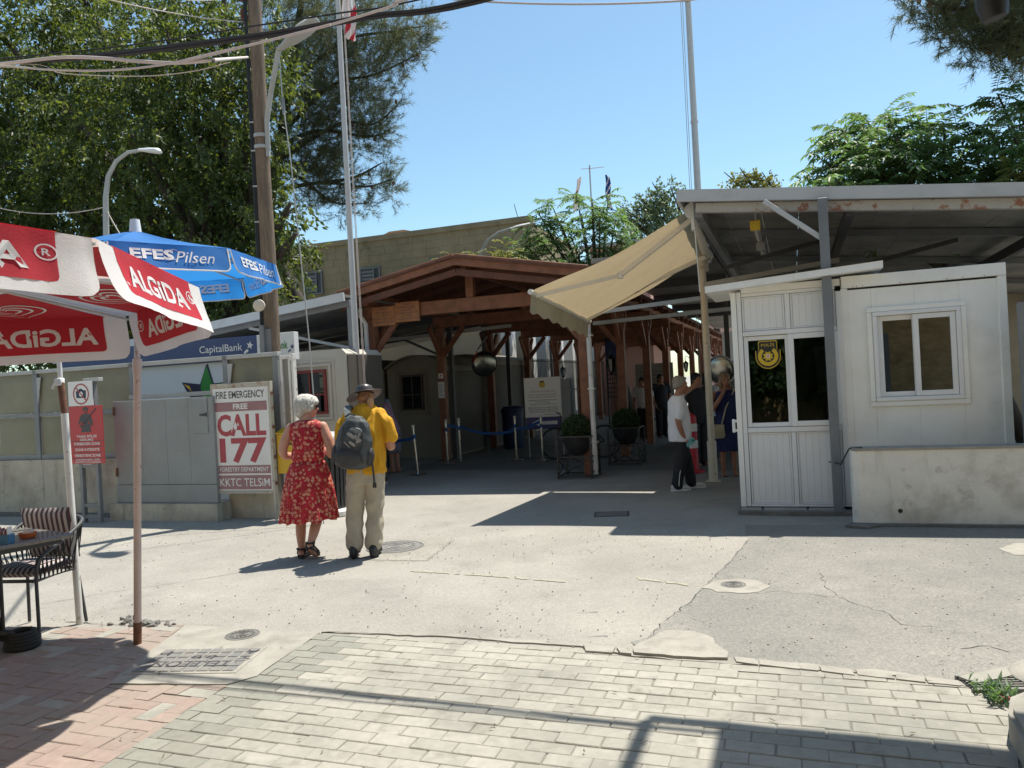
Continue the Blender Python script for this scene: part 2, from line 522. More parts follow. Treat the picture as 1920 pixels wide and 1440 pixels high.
M['awning'] = mat('awning', (.42, .36, .265), .8, .1, 2.5, .1, 80, trans=.38, tcol=(.42, .325, .19), stain=[((.27, .215, .13), .47, .68, 1.6, .75), ((.2, .165, .11), .58, .7, 5, .6)])
M['awning_pale'] = mat('awning_pale', (.70, .66, .58), .7, .08, 3)
M['asphalt_shade'] = asphalt_mat('asphalt_shade', (.195, .185, .167), (.25, .24, .21), .1)  # asphalt tone darkened to paint in the passage shade
M['plastic_blue'] = mat('plastic_blue', (.012, .024, .08), .5, .1, 4)
M['teal'] = mat('teal', (.14, .42, .42), .4, .05, 5)
M['orange'] = mat('orange', (.5, .11, .02), .6, .15, 30, .2, 90)
M['paper'] = mat('paper', (.75, .74, .72), .8, .03, 9)
M['granite'] = mat('granite', (.2, .185, .17), .18, .45, 160, 0, stain=((.1, .08, .07), .5, .6, 90, .7))
M['rubber'] = mat('rubber', (.02, .02, .02), .8, .2, 20)
M['belt_blue'] = mat('belt_blue', (.015, .09, .3), .6, .05, 9)
M['bark'] = mat('bark', (.06, .048, .038), .95, .3, 5, .7, 18, stretch=(3, 3, .6))
def leaf(name, col, tc, var=.35, scale=.9, rough=.5, tr=.38):
    return mat(name, col, rough, var, scale, trans=tr, tcol=tc, spec=.45)
M['leaf'] = leaf('leaf', (.048, .076, .020), (.18, .225, .03), var=.5, scale=2.2, tr=.40)
M['leaf_pine'] = leaf('leaf_pine', (.115, .132, .068), (.2, .22, .075), rough=.5, tr=.25)
M['leaf_tree'] = leaf('leaf_tree', (.085, .148, .065), (.2, .34, .08), scale=1.6, tr=.4)
M['leaf_yel'] = leaf('leaf_yel', (.14, .15, .04), (.3, .3, .06), tr=.4)
M['leaf_far'] = leaf('leaf_far', (.10, .145, .07), (.2, .26, .1), tr=.35)
M['box_leaf'] = leaf('box_leaf', (.036, .075, .018), (.07, .13, .025), scale=14, tr=.25)
# ================================================================== GROUND
def inv_uv(p):
    return p[0] * CU + p[1] * SU, -p[0] * SU + p[1] * CU

def proj(p):
    x, y, z = p[0], p[1], p[2] - EYE
    dx, dy = (x * CR - z * SR) / y, (x * SR + z * CR) / y
    return 960 + dx * F, 720 - dy * F

def inside(x, y, poly):
    c = False
    n = len(poly)
    for i in range(n):
        x0, y0 = poly[i]; x1, y1 = poly[i - 1]
        if (y0 > y) != (y1 > y) and x < (x1 - x0) * (y - y0) / (y1 - y0) + x0:
            c = not c
    return c

def gpoly(px):
    return [tuple(G(x, y)[:2]) for x, y in px]

def rough_poly(poly, step=.12, amp=.015, seed=0):
    r = random.Random(seed); out = []
    for i in range(len(poly)):
        a, b = Vector(poly[i]), Vector(poly[(i + 1) % len(poly)])
        n = max(1, int((b - a).length / step))
        for k in range(n):
            p = a.lerp(b, k / n)
            if k or True:
                p = p + Vector((r.uniform(-amp, amp), r.uniform(-amp, amp)))
            out.append(tuple(p))
    return out

mb = MB()
R_ = 700
mb.add([(-R_, -R_, 0), (R_, -R_, 0), (R_, R_, 0), (-R_, R_, 0)], [(0, 1, 2, 3)])
road = tag(mb.build('asphalt_road', M['asphalt']), kind='structure')

mb = MB()
pl = rough_poly(gpoly([(1398, 985), (1402, 1012), (1372, 1050), (1345, 1075), (1290, 1130), (1215, 1195), (1185, 1205), (1200, 1226),
                       (1370, 1250), (1700, 1280), (1880, 1330), (2500, 1330), (2700, 985)]), .1, .012, 3)
mb.add([(x, y, .004) for x, y in pl], [tuple(range(len(pl)))])
tag(mb.build('asphalt_patch', M['asphalt_grey']), kind='structure')

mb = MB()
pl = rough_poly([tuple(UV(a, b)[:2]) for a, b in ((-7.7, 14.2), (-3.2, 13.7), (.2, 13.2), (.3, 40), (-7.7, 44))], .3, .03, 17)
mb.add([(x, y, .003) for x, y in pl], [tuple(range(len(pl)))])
tag(mb.build('passage_shade_sheet', M['asphalt_shade']), kind='structure')  # darker asphalt sheet added to deepen the shade under the roofs
# two trowelled patches by the man hole and beside the fence
for px, z, mt, sd in (([(690, 1012), (850, 1010), (800, 1052), (690, 1050)], .003, 'asphalt_mid', 5),
                      ([(-60, 985), (230, 988), (420, 978), (610, 974), (600, 985), (300, 1005), (60, 1060), (-200, 1080)], .002, 'asphalt_mid', 6)):
    mb = MB()
    pl = rough_poly(gpoly(px), .1, .01, sd)
    mb.add([(x, y, z) for x, y in pl], [tuple(range(len(pl)))])
    tag(mb.build('asphalt_patch', M[mt]), kind='structure')

def crack(px, wd, seed, mt='black'):
    r = random.Random(seed)
    pts = [G(*p, .0055) for p in px]
    line = []
    for a, b in zip(pts, pts[1:]):
        n = max(2, int((b - a).length / .05))
        for k in range(n):
            p = a.lerp(b, k / n); p.x += r.uniform(-.018, .018); p.y += r.uniform(-.012, .012); line.append(p)
    line.append(pts[-1])
    vs, fs = [], []
    for i, p in enumerate(line):
        t = (line[min(i + 1, len(line) - 1)] - line[max(0, i - 1)]).normalized()
        s = Vector((-t.y, t.x, 0)) * wd * r.uniform(.12, .6)
        vs += [p + s, p - s]
        if i: fs.append((2 * i - 2, 2 * i - 1, 2 * i + 1, 2 * i))
    m_ = MB(); m_.add(vs, fs)
    m_.build('crack', M[mt], road)

crack([(80, 1132), (220, 1108), (380, 1085), (480, 1068), (590, 1050)], .006, 1)
crack([(1402, 1012), (1372, 1050), (1345, 1075), (1290, 1130), (1215, 1195)], .006, 2)
crack([(1541, 1075), (1545, 1100), (1590, 1128), (1665, 1150), (1690, 1172), (1760, 1176)], .005, 3)
crack([(1420, 1112), (1460, 1108), (1580, 1122)], .004, 4)
crack([(120, 1166), (240, 1172), (330, 1162)], .010, 5)
crack([(700, 1052), (800, 1052), (852, 1012)], .004, 6)
crack([(1090, 1030), (1130, 1034)], .005, 7)
crack([(1085, 1149), (1120, 1147)], .007, 8)
crack([(1100, 1194), (1140, 1192)], .007, 9)
crack([(1800, 1216), (1850, 1210), (1890, 1222)], .008, 10)

def streak(px, wd, mt, seed):
    r = random.Random(seed)
    for a, b in zip(px, px[1:]):
        pass
    pts = [G(*p, .0045) for p in px]
    vs, fs = [], []
    line = []
    for a, b in zip(pts, pts[1:]):
        for k in range(14): line.append(a.lerp(b, k / 14))
    line.append(pts[-1])
    for i, p in enumerate(line):
        s = Vector((0, 1, 0)) * wd * r.uniform(.35, 1)
        vs += [p + s, p - s]
        if i and r.random() < .9: fs.append((2 * i - 2, 2 * i - 1, 2 * i + 1, 2 * i))
    m_ = MB(); m_.add(vs, fs); m_.build('worn_marking', M[mt], road)
M['worn'] = mat('worn', (.34, .31, .24), .9, .2, 30)
streak([(770, 1070), (900, 1078), (1060, 1090)], .035, 'worn', 1)
streak([(1195, 1084), (1290, 1096)], .045, 'worn', 2)
streak([(985, 964), (1055, 967)], .012, 'worn', 3)

# ---- pavements: bedding sheet, then every brick
grey_px = [(482, 1272), (600, 1189), (820, 1200), (960, 1210), (1080, 1219), (1190, 1236), (1370, 1249), (1500, 1259), (1700, 1275), (1835, 1296), (1900, 1340),
           (1925, 1600), (-60, 1600), (195, 1440), (425, 1289)]
red_px = [(-500, 1190), (60, 1176), (240, 1182), (347, 1174), (210, 1281), (205, 1288), (425, 1289), (195, 1440), (-60, 1600), (-900, 1600)]
grey_poly, red_poly = gpoly(grey_px), gpoly(red_px)

def bedding(name, poly, z):
    m_ = MB(); m_.add([(x, y, z) for x, y in poly], [tuple(range(len(poly)))])
    return tag(m_.build(name, M['mortar']), kind='structure')
pav_grey = bedding('brick_pavement', grey_poly, .006)
pav_red = bedding('red_brick_pavement', red_poly, .006)

BL, BW, BH, GAP = .212, .104, .016, .0045
def brick_mesh(name, mt):
    m_ = MB(); m_.bx(-BL / 2 + GAP / 2, BL / 2 - GAP / 2, -BW / 2 + GAP / 2, BW / 2 - GAP / 2, -.012, 0, .004)
    return m_.mesh(name, mt)
bm_grey, bm_green = brick_mesh('brick', M['paver']), brick_mesh('brick', M['paver_green'])
bm_red, bm_pale = brick_mesh('brick', M['paver_red']), brick_mesh('brick', M['paver'])

def clip(subj, box):
    out_ = list(subj)
    for i in range(4):
        ax_, ay = box[i]; bx_, by = box[(i + 1) % 4]
        f = lambda p: (bx_ - ax_) * (p[1] - ay) - (by - ay) * (p[0] - ax_)
        inp, out_ = out_, []
        for j in range(len(inp)):
            a, b = inp[j - 1], inp[j]
            fa, fb = f(a), f(b)
            if (fa >= 0) != (fb >= 0):
                t = fa / (fa - fb); out_.append((a[0] + (b[0] - a[0]) * t, a[1] + (b[1] - a[1]) * t))
            if fb >= 0: out_.append(b)
        if not out_: break
    return out_

def lay(parent, poly, cells, pick):
    r = random.Random(11)
    todo = []
    for (a, b, rot) in cells:
        p = UV(a, b)
        c, s = math.cos(ANG + rot), math.sin(ANG + rot)
        qs = [(p.x + q * BL * .49 * c - t * BW * .48 * s, p.y + q * BL * .49 * s + t * BW * .48 * c) for q, t in ((-1, -1), (1, -1), (1, 1), (-1, 1))]
        cut = None
        if not all(inside(x, y, poly) for x, y in qs):          # cut brick at the edge
            cut = clip(poly, qs)
            if len(cut) < 3: continue
            ar = abs(sum(cut[i - 1][0] * cut[i][1] - cut[i][0] * cut[i - 1][1] for i in range(len(cut)))) / 2
            if ar < .12 * BL * BW: continue
        if p.y < .8: continue
        x, y = proj((p.x, p.y, 0))
        vis = -60 < x < 1980 and y < 1470
        todo.append((0 if vis else 1, p.y, p, rot, cut))
    todo.sort(key=lambda q: (q[0], q[1]))
    rest = {}
    for i, (_, _, p, rot, cut) in enumerate(todo):
        z = .0115 + r.uniform(-.0015, .002) - (r.uniform(.002, .004) if r.random() < .07 else 0)
        T = Matrix.Translation((p.x + r.uniform(-.003, .003), p.y + r.uniform(-.003, .003), z)) @ Euler(
            (r.uniform(-.02, .02), r.uniform(-.012, .012), ANG + rot + r.uniform(-.018, .018))).to_matrix().to_4x4()
        me = pick(p, r)
        if cut:
            k = MB(); k.prism([(x, y) for x, y in cut], -.012 + z, z)
            if i < 298: k.build('brick', me.materials[0], parent, fix=True)
            else: rest.setdefault(me.name, (me, MB()))[1].T = None; rest[me.name][1].add(k.v, k.f)
        elif i < 298:
            o = link('brick', me, parent); o.matrix_local = T
        else:
            rest.setdefault(me.name, (me, MB()))[1]
            k = rest[me.name][1]; k.T = T
            k.bx(-BL / 2 + GAP / 2, BL / 2 - GAP / 2, -BW / 2 + GAP / 2, BW / 2 - GAP / 2, -.012, 0, .004)
    for me, k in rest.values():
        tag(k.build('bricks', me.materials[0], parent), kind='stuff')
    return len(todo)

cells = []
for j in range(-5, 75):
    b = .9 + j * BW
    for i in range(-25, 45):
        cells.append((i * BL + (BL / 2 if j % 2 else 0) + .06, b, 0.0))
edge_a, edge_b = Vector(G(425, 1289)[:2]), Vector(G(195, 1440)[:2])
def pick_grey(p, r):
    d = edge_b - edge_a
    t = Vector((p.x, p.y)) - edge_a
    dist = abs(d.x * t.y - d.y * t.x) / d.length
    return bm_green if dist < .42 + r.uniform(-.12, .1) else bm_grey
lay(pav_grey, grey_poly, cells, pick_grey)
cells = []
for j in range(-10, 80):                      # herringbone
    for i in range(-60, 20):
        k = (i - j) % 4
        x, y = i * BW, .9 + j * BW
        if k == 0: cells.append((x + BL / 2, y + BW / 2, 0.0))
        elif k == 3: cells.append((x + BW * .5, y + BL / 2, math.pi / 2))
def pick_red(p, r):
    return bm_red if r.random() < .86 else bm_pale
lay(pav_red, red_poly, cells, pick_red)

# concrete pad round the telephone chamber
pad_px = [(347, 1175), (600, 1190), (481, 1271), (426, 1287), (208, 1285), (212, 1279)]
mb = MB(); mb.prism(rough_poly(gpoly(pad_px), .1, .006, 9), -.05, .014)
tag(mb.build('concrete_pad', M['concrete'], fix=True), kind='structure')
# trowelled lump and kerb fragments along the pavement edge
def slab(name, px, z, mt, seed, amp=.012, parent=None):
    m_ = MB(); m_.prism(rough_poly(gpoly(px), .07, amp, seed), -.05, z)
    return m_.build(name, M[mt], parent, fix=True)
tag(slab('concrete_patch', [(1192, 1231), (1186, 1222), (1215, 1206), (1250, 1188), (1300, 1190), (1335, 1204), (1362, 1230), (1368, 1242), (1320, 1241), (1240, 1234)], .026, 'kerb', 21), kind='structure')
kerb = tag(slab('kerb_edge', [(600, 1187), (840, 1196), (960, 1206), (1090, 1214), (1190, 1233), (1370, 1247), (1700, 1272), (1840, 1294),
                              (1850, 1285), (1700, 1265), (1500, 1246), (1372, 1236), (1192, 1226), (1090, 1207), (960, 1201), (840, 1191)], .010, 'concrete', 22), kind='structure')
segs = [(1095, 1211), (1160, 1216), (1192, 1229)]
for i, (a, b) in enumerate(zip([1095, 1157], [1152, 1186])):
    slab('kerb_stone', [(a, 1214 + i * 5), (b, 1219 + i * 7), (b - 2, 1230 + i * 2), (a + 6, 1227 + i * 3)], .022, 'kerb', 40 + i, .008, kerb)
xs = [1374, 1420, 1498, 1534, 1602, 1676, 1734, 1800]
for i, (a, b) in enumerate(zip(xs, xs[1:])):
    ya, yb = 1235 + (a - 1370) * .108, 1235 + (b - 1370) * .108
    slab('kerb_stone', [(a + 3, ya + 1), (b - 3, yb + 1), (b + 2, yb + 11), (a + 6, ya + 11)], .018, 'kerb', 60 + i, .006, kerb)
slab('kerb_stone', [(1800, 1279), (1930, 1252), (1960, 1262), (1832, 1290)], .03, 'concrete', 80, .01, kerb)

# ---- chamber covers
def chamber(px, rows, cols):
    q = [inv_uv(G(*p)) for p in px]
    a0, a1 = min(x[0] for x in q), max(x[0] for x in q)
    b0, b1 = min(x[1] for x in q), max(x[1] for x in q)
    return a0, a1, b0, b1
c4 = [inv_uv(G(*p)) for p in ((304, 1220), (508, 1217), (436, 1270), (236, 1268))]
cx = sum(c[0] for c in c4) / 4; cy = sum(c[1] for c in c4) / 4
hw = (c4[1][0] - c4[0][0] + c4[2][0] - c4[3][0]) / 4; hd = (c4[0][1] + c4[1][1] - c4[2][1] - c4[3][1]) / 4
skew = ((c4[0][0] + c4[1][0]) - (c4[2][0] + c4[3][0])) / 4
cov = thing('chamber_cover', 'rectangular telephone chamber cover of grey tiles lettered TELEFON in the concrete pad', 'manhole cover', UV(cx, cy, .0145), ANG - math.atan2(skew, hd) * 1.0)
mb = MB(); mb.bx(-hw, hw, -hd, hd, -.03, .003); mb.build('frame', M['concrete'], cov)
tm = MB(); tw, td = (2 * hw - .05) / 8, (2 * hd - .05) / 5
tm.bx(-tw / 2 + .006, tw / 2 - .006, -td / 2 + .006, td / 2 - .006, 0, .006, .003)
tme = tm.mesh('tile', M['iron'])
for i in range(8):
    for j in range(5):
        o = link('tile', tme, cov); o.location = (-hw + .025 + tw * (i + .5), -hd + .025 + td * (j + .5), .002)
mb = MB(Tr((0, 0, .0085), math.pi))
for s, x, y, ww, hh in (('TELEFON', 0, -.06 + .14, hw * 1.45, .085), ('8.0', -.02, -.04, .16, .06), ('P', .28, -.07 - .05, .07, .07), ('T', .27, -.0, .07, .06), ('A', -.30, -.12, .08, .08), ('T', -.3, -.02, .09, .05)):
    vs, fs = text_fit(s, ww, hh, .01)
    mb.add([(v[0] + x, v[1] + y, 0) for v in vs], fs)
mb.build('lettering', M['letter_dark'], cov)

def round_cover(px, py, r, label, mt='iron', z=.006):
    p = G(px, py)
    t = thing('manhole_cover', label, 'manhole cover', (p.x, p.y, z))
    m_ = MB(); m_.lathe([(r * 1.12, -.02), (r * 1.12, .001), (r * 1.03, .003), (r * 1.03, -.004)], 36, caps=False); m_.build('frame', M['concrete_dark'], t)
    m_ = MB(); m_.lathe([(r, -.02), (r, .002)], 36)
    for q in (.85, .62, .4, .2):
        m_.lathe([(r * q, .002), (r * q, .006), (r * (q - .07), .006), (r * (q - .07), .002)], 36, caps=False)
    m_.build('lid', M[mt], t)
    m_ = MB()
    for k in range(16):
        m_.bx(r * .65, r * .78, -.008, .008, .002, .0065, 0, Tr((0, 0, 0), k * math.pi / 8))
    m_.build('studs', M[mt], t)
    return t
round_cover(741, 1026, .27, 'large round cast iron manhole cover by the walking couple')
pc = G(1385, 1101)
mb = MB(); mb.prism(rough_poly(gpoly([(1318, 1103), (1340, 1091), (1385, 1087), (1425, 1091), (1443, 1101), (1425, 1112), (1385, 1114), (1345, 1111)]), .07, .012, 31), -.02, .008)
tag(mb.build('concrete_collar', M['kerb'], fix=True), kind='structure')
round_cover(1375, 1098, .085, 'small round iron cover set in a pale concrete collar on the asphalt', z=.009)
round_cover(455, 1194, .105, 'small faint round cover in the concrete pad', z=.015, mt='concrete_dark')
p0 = G(1147, 964)
t = thing('drain_cover', 'dark square iron drain cover in the shade before the police booth', 'drain cover', (p0.x, p0.y, .004), ANG * .4)
mb = MB(); mb.bx(-.21, .21, -.17, .17, -.02, .002); mb.build('frame', M['steel_dark'], t)
mb = MB()
for i in range(7): mb.bx(-.19, .19, -.15 + i * .045, -.125 + i * .045, .002, .006)
mb.build('bars', M['iron'], t)
mb = MB(); mb.prism(rough_poly(gpoly([(1872, 1030), (1900, 1020), (1990, 1020), (1990, 1042), (1905, 1042)]), .07, .012, 33), -.02, .007)
tag(mb.build('concrete_patch', M['kerb'], fix=True), kind='structure')

# broken edge by the parasol foot
r = random.Random(5)
mb = MB()
for k in range(70):
    p = G(r.gauss(268, 26), r.gauss(1170, 4))
    s = r.uniform(.008, .03)
    mb.ball((p.x, p.y, s * .3), (s, s * r.uniform(.6, 1.2), s * .6), 6, 4, Euler((r.random(), r.random(), r.random() * 6)).to_matrix())
tag(mb.build('rubble', M['concrete_dark']), kind='stuff')
mb = MB()
for k in range(900):
    p = G(r.uniform(-100, 2000), r.uniform(985, 1235) if r.random() < .7 else r.uniform(985, 1050))
    s = r.uniform(.003, .008)
    mb.ball((p.x, p.y, s * .5 + .003), (s, s, s * .7), 5, 3)
tag(mb.build('loose_grit', M['concrete']), kind='stuff')
# dry pine needles and leaves blown on the road
mb = MB()
for k in range(150):
    p = G(r.uniform(100, 1920), r.uniform(985, 1430))
    an = r.random() * 6.3; L_ = r.uniform(.010, .03); wd = r.uniform(.0015, .005)
    d = Vector((math.cos(an), math.sin(an), 0)); s = Vector((-d.y, d.x, 0)) * wd
    z = .021
    q = Vector((p.x, p.y, z))
    mb.add([q - d * L_, q + s, q + d * L_ + Vector((0, 0, .006)), q - s], [(0, 1, 2, 3)])
tag(mb.build('leaf_litter', mat('litter', (.13, .09, .055), .9, .3, 60)), kind='stuff')

# ---- lower right corner: broken kerb blocks, gully grating, weeds
p1 = G(1915, 1282)
mb = MB()
def blk(u, v):
    an = u * 2 * math.pi
    rr = 1.0
    return (0, 0, 0)
mb.lathe([(.02, -.05), (.22, -.05), (.225, .03), (.20, .05), (.14, .058), (.01, .06)], 22, c=(p1.x + .20, p1.y + .0, 0))
tag(mb.build('kerb_block', M['kerb'], smooth=40), 'rounded pale kerb block end behind the weeds', 'kerb')
a0, b0 = inv_uv(G(1878, 1392))
mb = MB(Tr(UV(a0, b0), ANG))
mb.prism([(0, -1.2), (.02, -.3), (.03, .0), (.08, .18), (.16, .26), (.5, .27), (.5, -1.2)], -.05, .13)
mb.prism([(.02, -1.2), (.04, -.3), (.05, .0), (.1, .16), (.17, .235), (.49, .245), (.49, -1.2)], .13, .15)
tag(mb.build('kerb_block', M['concrete'], fix=True), 'large worn concrete kerb block at the pavement edge beside the weeds', 'kerb')
p2 = G(1866, 1288)
t = thing('gully_grating', 'iron gully grating with dark slots half hidden by weeds', 'drain cover', (p2.x, p2.y, .012), ANG + .25)
t.scale = (.7, .8, .8)
mb = MB(); mb.bx(-.2, .2, -.1, .1, -.05, .004); mb.build('pit', M['black'], t)
mb = MB()
for i in range(6): mb.bx(-.19, .19, -.095 + i * .035, -.083 + i * .035, .004, .016)
mb.bx(-.215, .215, .1, .12, -.02, .018); mb.bx(-.215, .215, -.12, -.1, -.02, .018)
mb.build('bars', M['iron'], t)
wp = G(1877, 1318)
wd_ = thing('weed_clump', 'green weeds growing between the grating and the kerb block', 'plant', (wp.x, wp.y, .01))
mb = MB(); mf = MB()
for k in range(150):
    x, y = r.gauss(0, .03), r.gauss(.03, .07)
    an = r.random() * 6.3; L_ = r.uniform(.04, .10)
    tip = Vector((x + math.cos(an) * L_ * .8, y + math.sin(an) * L_ * .8, L_ * r.uniform(.4, 1)))
    base = Vector((x, y, 0)); s = Vector((-math.sin(an), math.cos(an), 0)) * r.uniform(.004, .009)
    mid = base.lerp(tip, .55) + Vector((0, 0, .015))
    mb.add([base, mid + s, tip, mid - s], [(0, 1, 2, 3)])
mb.build('leaves', M['leaf_tree'], wd_)
for k in range(4):
    mf.ball((r.gauss(-.02, .015), r.gauss(-.05, .015), r.uniform(.02, .05)), .008, 6, 4)
mf.build('flowers', M['faded_red'], wd_)
# ================================================================== STRUCTURES (all on the street grid: local x along the fronts, local y away down the street)
def at(a, b, z=0.0): return UV(a, b, z)

# ---------------------------------------------------------------- timber pavilion
PA, PB = -7.44, 12.88
pav = thing('timber_pavilion', 'long red brown timber pavilion with a low gable roof on braced posts over the passage', 'pavilion', at(PA, PB), ANG)
PW, NB, BAY = 4.1, 11, 3.0
def post_mesh():
    m_ = MB(); m_.bx(-.085, .085, -.085, .085, 0.02, 3.0, .008); return m_.mesh('post', M['wood'])
pm = post_mesh()
def brace_mesh(dx, dy):
    m_ = MB(); m_.beam((dx * .06, dy * .06, 2.38), (dx * .58, dy * .58, 3.0), .07, .11, bev=.006); return m_.mesh('brace', M['wood'])
bms = {k: brace_mesh(*k) for k in ((1, 0), (-1, 0), (0, 1), (0, -1))}
for k in range(NB):
    for s, x in ((1, 0.0), (-1, PW)):
        o = link('post', pm, pav); o.location = (x, k * BAY, 0)
        for key in [(s, 0)] + ([(0, 1)] if k < NB - 1 else []) + ([(0, -1)] if k > 0 else []):
            b_ = link('brace', bms[key], o)
        if k > 0:
            b_ = link('brace', bms[(-s, 0)], o); b_.location = (0, 0, .0); b_.scale = (.25, 1, 1)
LEN = (NB - 1) * BAY
def beam_(name, a, b, wd, ht, mt='wood', par=None):
    m_ = MB(); m_.beam(a, b, wd, ht, bev=.008); return m_.build(name, M[mt], par or pav)
for k in range(NB):
    y = k * BAY
    beam_('cross_beam', (-.15, y, 3.125), (PW + .15, y, 3.125), .12, .245)
    m_ = MB(); m_.bx(PW / 2 - .075, PW / 2 + .075, y - .06, y + .06, 3.25, 3.70, .006); m_.build('king_post', M['wood'], pav)
for x in (0, PW):
    beam_('wall_plate', (x, -.25, 3.37), (x, LEN + .3, 3.37), .14, .24)
beam_('ridge_beam', (PW / 2, -.3, 3.74), (PW / 2, LEN + .3, 3.74), .1, .16)
RX, ZE, ZR = .30, 3.40, 3.84         # overhang, eave and ridge height of the roof underside
for s, x0 in ((0, -RX), (1, PW + RX)):
    beam_('barge_board', (x0, -.66, ZE - .06 + .07), (PW / 2, -.66, ZR - .06 + .07), .045, .2)
    beam_('barge_board', (x0 * .96 + (0 if s == 0 else .17), -.58, ZE - .2), (PW / 2, -.58, ZR - .2), .05, .12, 'wood_dark')
    for k in range(-1, 3 * NB):                # rafters
        y = k * BAY / 3
        if -.5 < y < LEN + .2:
            beam_('rafter', (x0, y + .03, ZE - .055), (PW / 2, y + .03, ZR - .055), .06, .11, 'wood_dark')
    # roof boards running down the street, each laid up the slope
    n = 13
    for i in range(n):
        t0, t1 = i / n, (i + 1) / n - .004
        xa, xb = x0 + (PW / 2 - x0) * t0, x0 + (PW / 2 - x0) * t1
        za, zb = ZE + (ZR - ZE) * t0, ZE + (ZR - ZE) * t1
        m_ = MB()
        vs = [(xa, -.62, za), (xb, -.62, zb), (xb, LEN + .5, zb), (xa, LEN + .5, za)]
        vs += [(x, y, z + .022) for x, y, z in vs]
        m_.add(vs, [(0, 1, 2, 3), (4, 7, 6, 5), (0, 4, 5, 1), (1, 5, 6, 2), (2, 6, 7, 3), (3, 7, 4, 0)])
        m_.build('roof_board', M['wood_dark'], pav)
    m_ = MB()
    vs = [(x0 - (.05 if s == 0 else -.05), -.72, ZE + .022), (PW / 2, -.72, ZR + .032), (PW / 2, LEN + .55, ZR + .032), (x0 - (.05 if s == 0 else -.05), LEN + .55, ZE + .022)]
    vs += [(x, y, z + .03) for x, y, z in vs]
    m_.add(vs, [(0, 1, 2, 3), (4, 7, 6, 5), (0, 4, 5, 1), (1, 5, 6, 2), (2, 6, 7, 3), (3, 7, 4, 0)])
    m_.build('roof_sheet', M['wood_dark'], pav, fix=True)
m_ = MB()                                         # half-gutter at the left eave and two down pipes
for x, s in ((-.02, -1), (PW + .14, 1)):
    m_.tube([(x - (.1 if s < 0 else 0), -.2, 3.2), (x - (.1 if s < 0 else 0), -.2, 3.06), (x, -.2, 2.92), (x, -.2, .06)], .042, 10)
    for z in (.6, 1.5, 2.4): m_.bx(x - .055, x + .055, -.25, -.1, z - .014, z + .014)
m_.T = Tr((0, .03, 0))
m_.build('down_pipe', M['white_paint'], pav, smooth=40)
for bx_ in (0, 1):
    b_ = thing('wooden_sign', 'right of two small wooden notice boards with dark lettering on the pavilion beam' if bx_ else 'left of two small wooden notice boards with dark lettering beside the pavilion corner post',
               'sign', at(PA, PB), ANG, 'wooden notice boards on the pavilion beam')
    x0, x1 = ((.07, .56), (.565, 1.06))[bx_]
    z0, z1 = ((2.86, 3.22), (2.9, 3.27))[bx_]
    m_ = MB(); m_.bx(x0, x1, -.115, -.085, z0, z1, .006); m_.build('board', M['wood_sign'], b_)
    lines = (['KIBRIS', 'TÜRK CUMHURİYETİ', 'GEÇİŞ KAPISI', 'Turkish Republic of Cyprus', 'Crossing point - Lokmacı', ''],
             ['ΤΟΥΡΚΙΚΗ', 'ΔΗΜΟΚΡΑΤΙΑ ΚΥΠΡΟΥ', 'ΛΟΚΜΑΤΖΙ', 'République turque du nord', 'de Chypre', "Passage de l'autorité"])[bx_]
    m_ = MB()
    nl = len([q for q in lines if q])
    for i, s_ in enumerate(lines):
        if not s_: continue
        wd_ = min(.44, .018 * len(s_) + .04)
        vs, fs = text_fit(s_, wd_, .034, .01)
        m_.T = UP((x0 + x1) / 2, -.117, z1 - .045 - i * (z1 - z0 - .05) / nl)
        m_.add(vs, fs)
    m_.build('lettering', M['letter_dark'], b_)

# papers on the second left post
nb_ = thing('paper_notice', 'white printed paper notice pinned to the second left timber post', 'notice', at(PA, PB + 3), ANG)
m_ = MB(); m_.bx(-.075, .075, -.092, -.088, 1.42, 1.78); m_.build('sheet', M['paper'], nb_)
m_ = MB(); m_.T = UP(0, -.0935, 0)
for i in range(9): m_.bx(-.06, .06 - (i % 3) * .02, 1.47 + i * .032, 1.478 + i * .032, 0, .001)
m_.build('lettering', M['letter_dark'], nb_)
nb_ = thing('small_notice', 'small square white symbol sign on the second left timber post', 'notice', at(PA, PB + 3), ANG)
m_ = MB(); m_.bx(-.055, .055, -.092, -.088, 1.86, 1.97); m_.build('plate', M['paper'], nb_)
m_ = MB(); m_.T = UP(0, -.0935, 1.915)
m_.prism([(-.03, -.03), (-.01, -.03), (.03, .02), (.03, .03), (0, .03), (-.02, .0)], 0, .001)
m_.build('symbol', M['letter_red'], nb_)

# ---------------------------------------------------------------- steel canopy over the booth
CA, CB = -1.2, 9.45
can = thing('steel_canopy', 'large grey steel canopy with rusty edge beam sloping down over the white booth', 'canopy', at(CA, CB), ANG)
SL = -.113
def cz(x, off=0.0): return 3.80 + SL * x + off
CWID, CDEP = 6.4, 12.0
m_ = MB()
m_.beam((0, 0, cz(0)), (CWID, 0, cz(CWID)), .05, .14); m_.build('fascia', M['fascia'], can)
m_ = MB(); m_.beam((0.0, .03, cz(0)), (0.0, CDEP, cz(0)), .04, .14); m_.build('fascia', M['fascia'], can)
for i in range(14):                                # ribbed roof sheets
    x0, x1 = i * CWID / 14, (i + 1) * CWID / 14 - .006
    m_ = MB()
    vs = [(x0, .02, cz(x0, .01)), (x1, .02, cz(x1, .01)), (x1, CDEP, cz(x1, .01)), (x0, CDEP, cz(x0, .01))]
    vs += [(x, y, z + .045) for x, y, z in vs]
    m_.add(vs, [(0, 3, 2, 1), (4, 5, 6, 7), (0, 1, 5, 4), (1, 2, 6, 5), (2, 3, 7, 6), (3, 0, 4, 7)])
    m_.build('roof_panel', M['roof_under'], can)
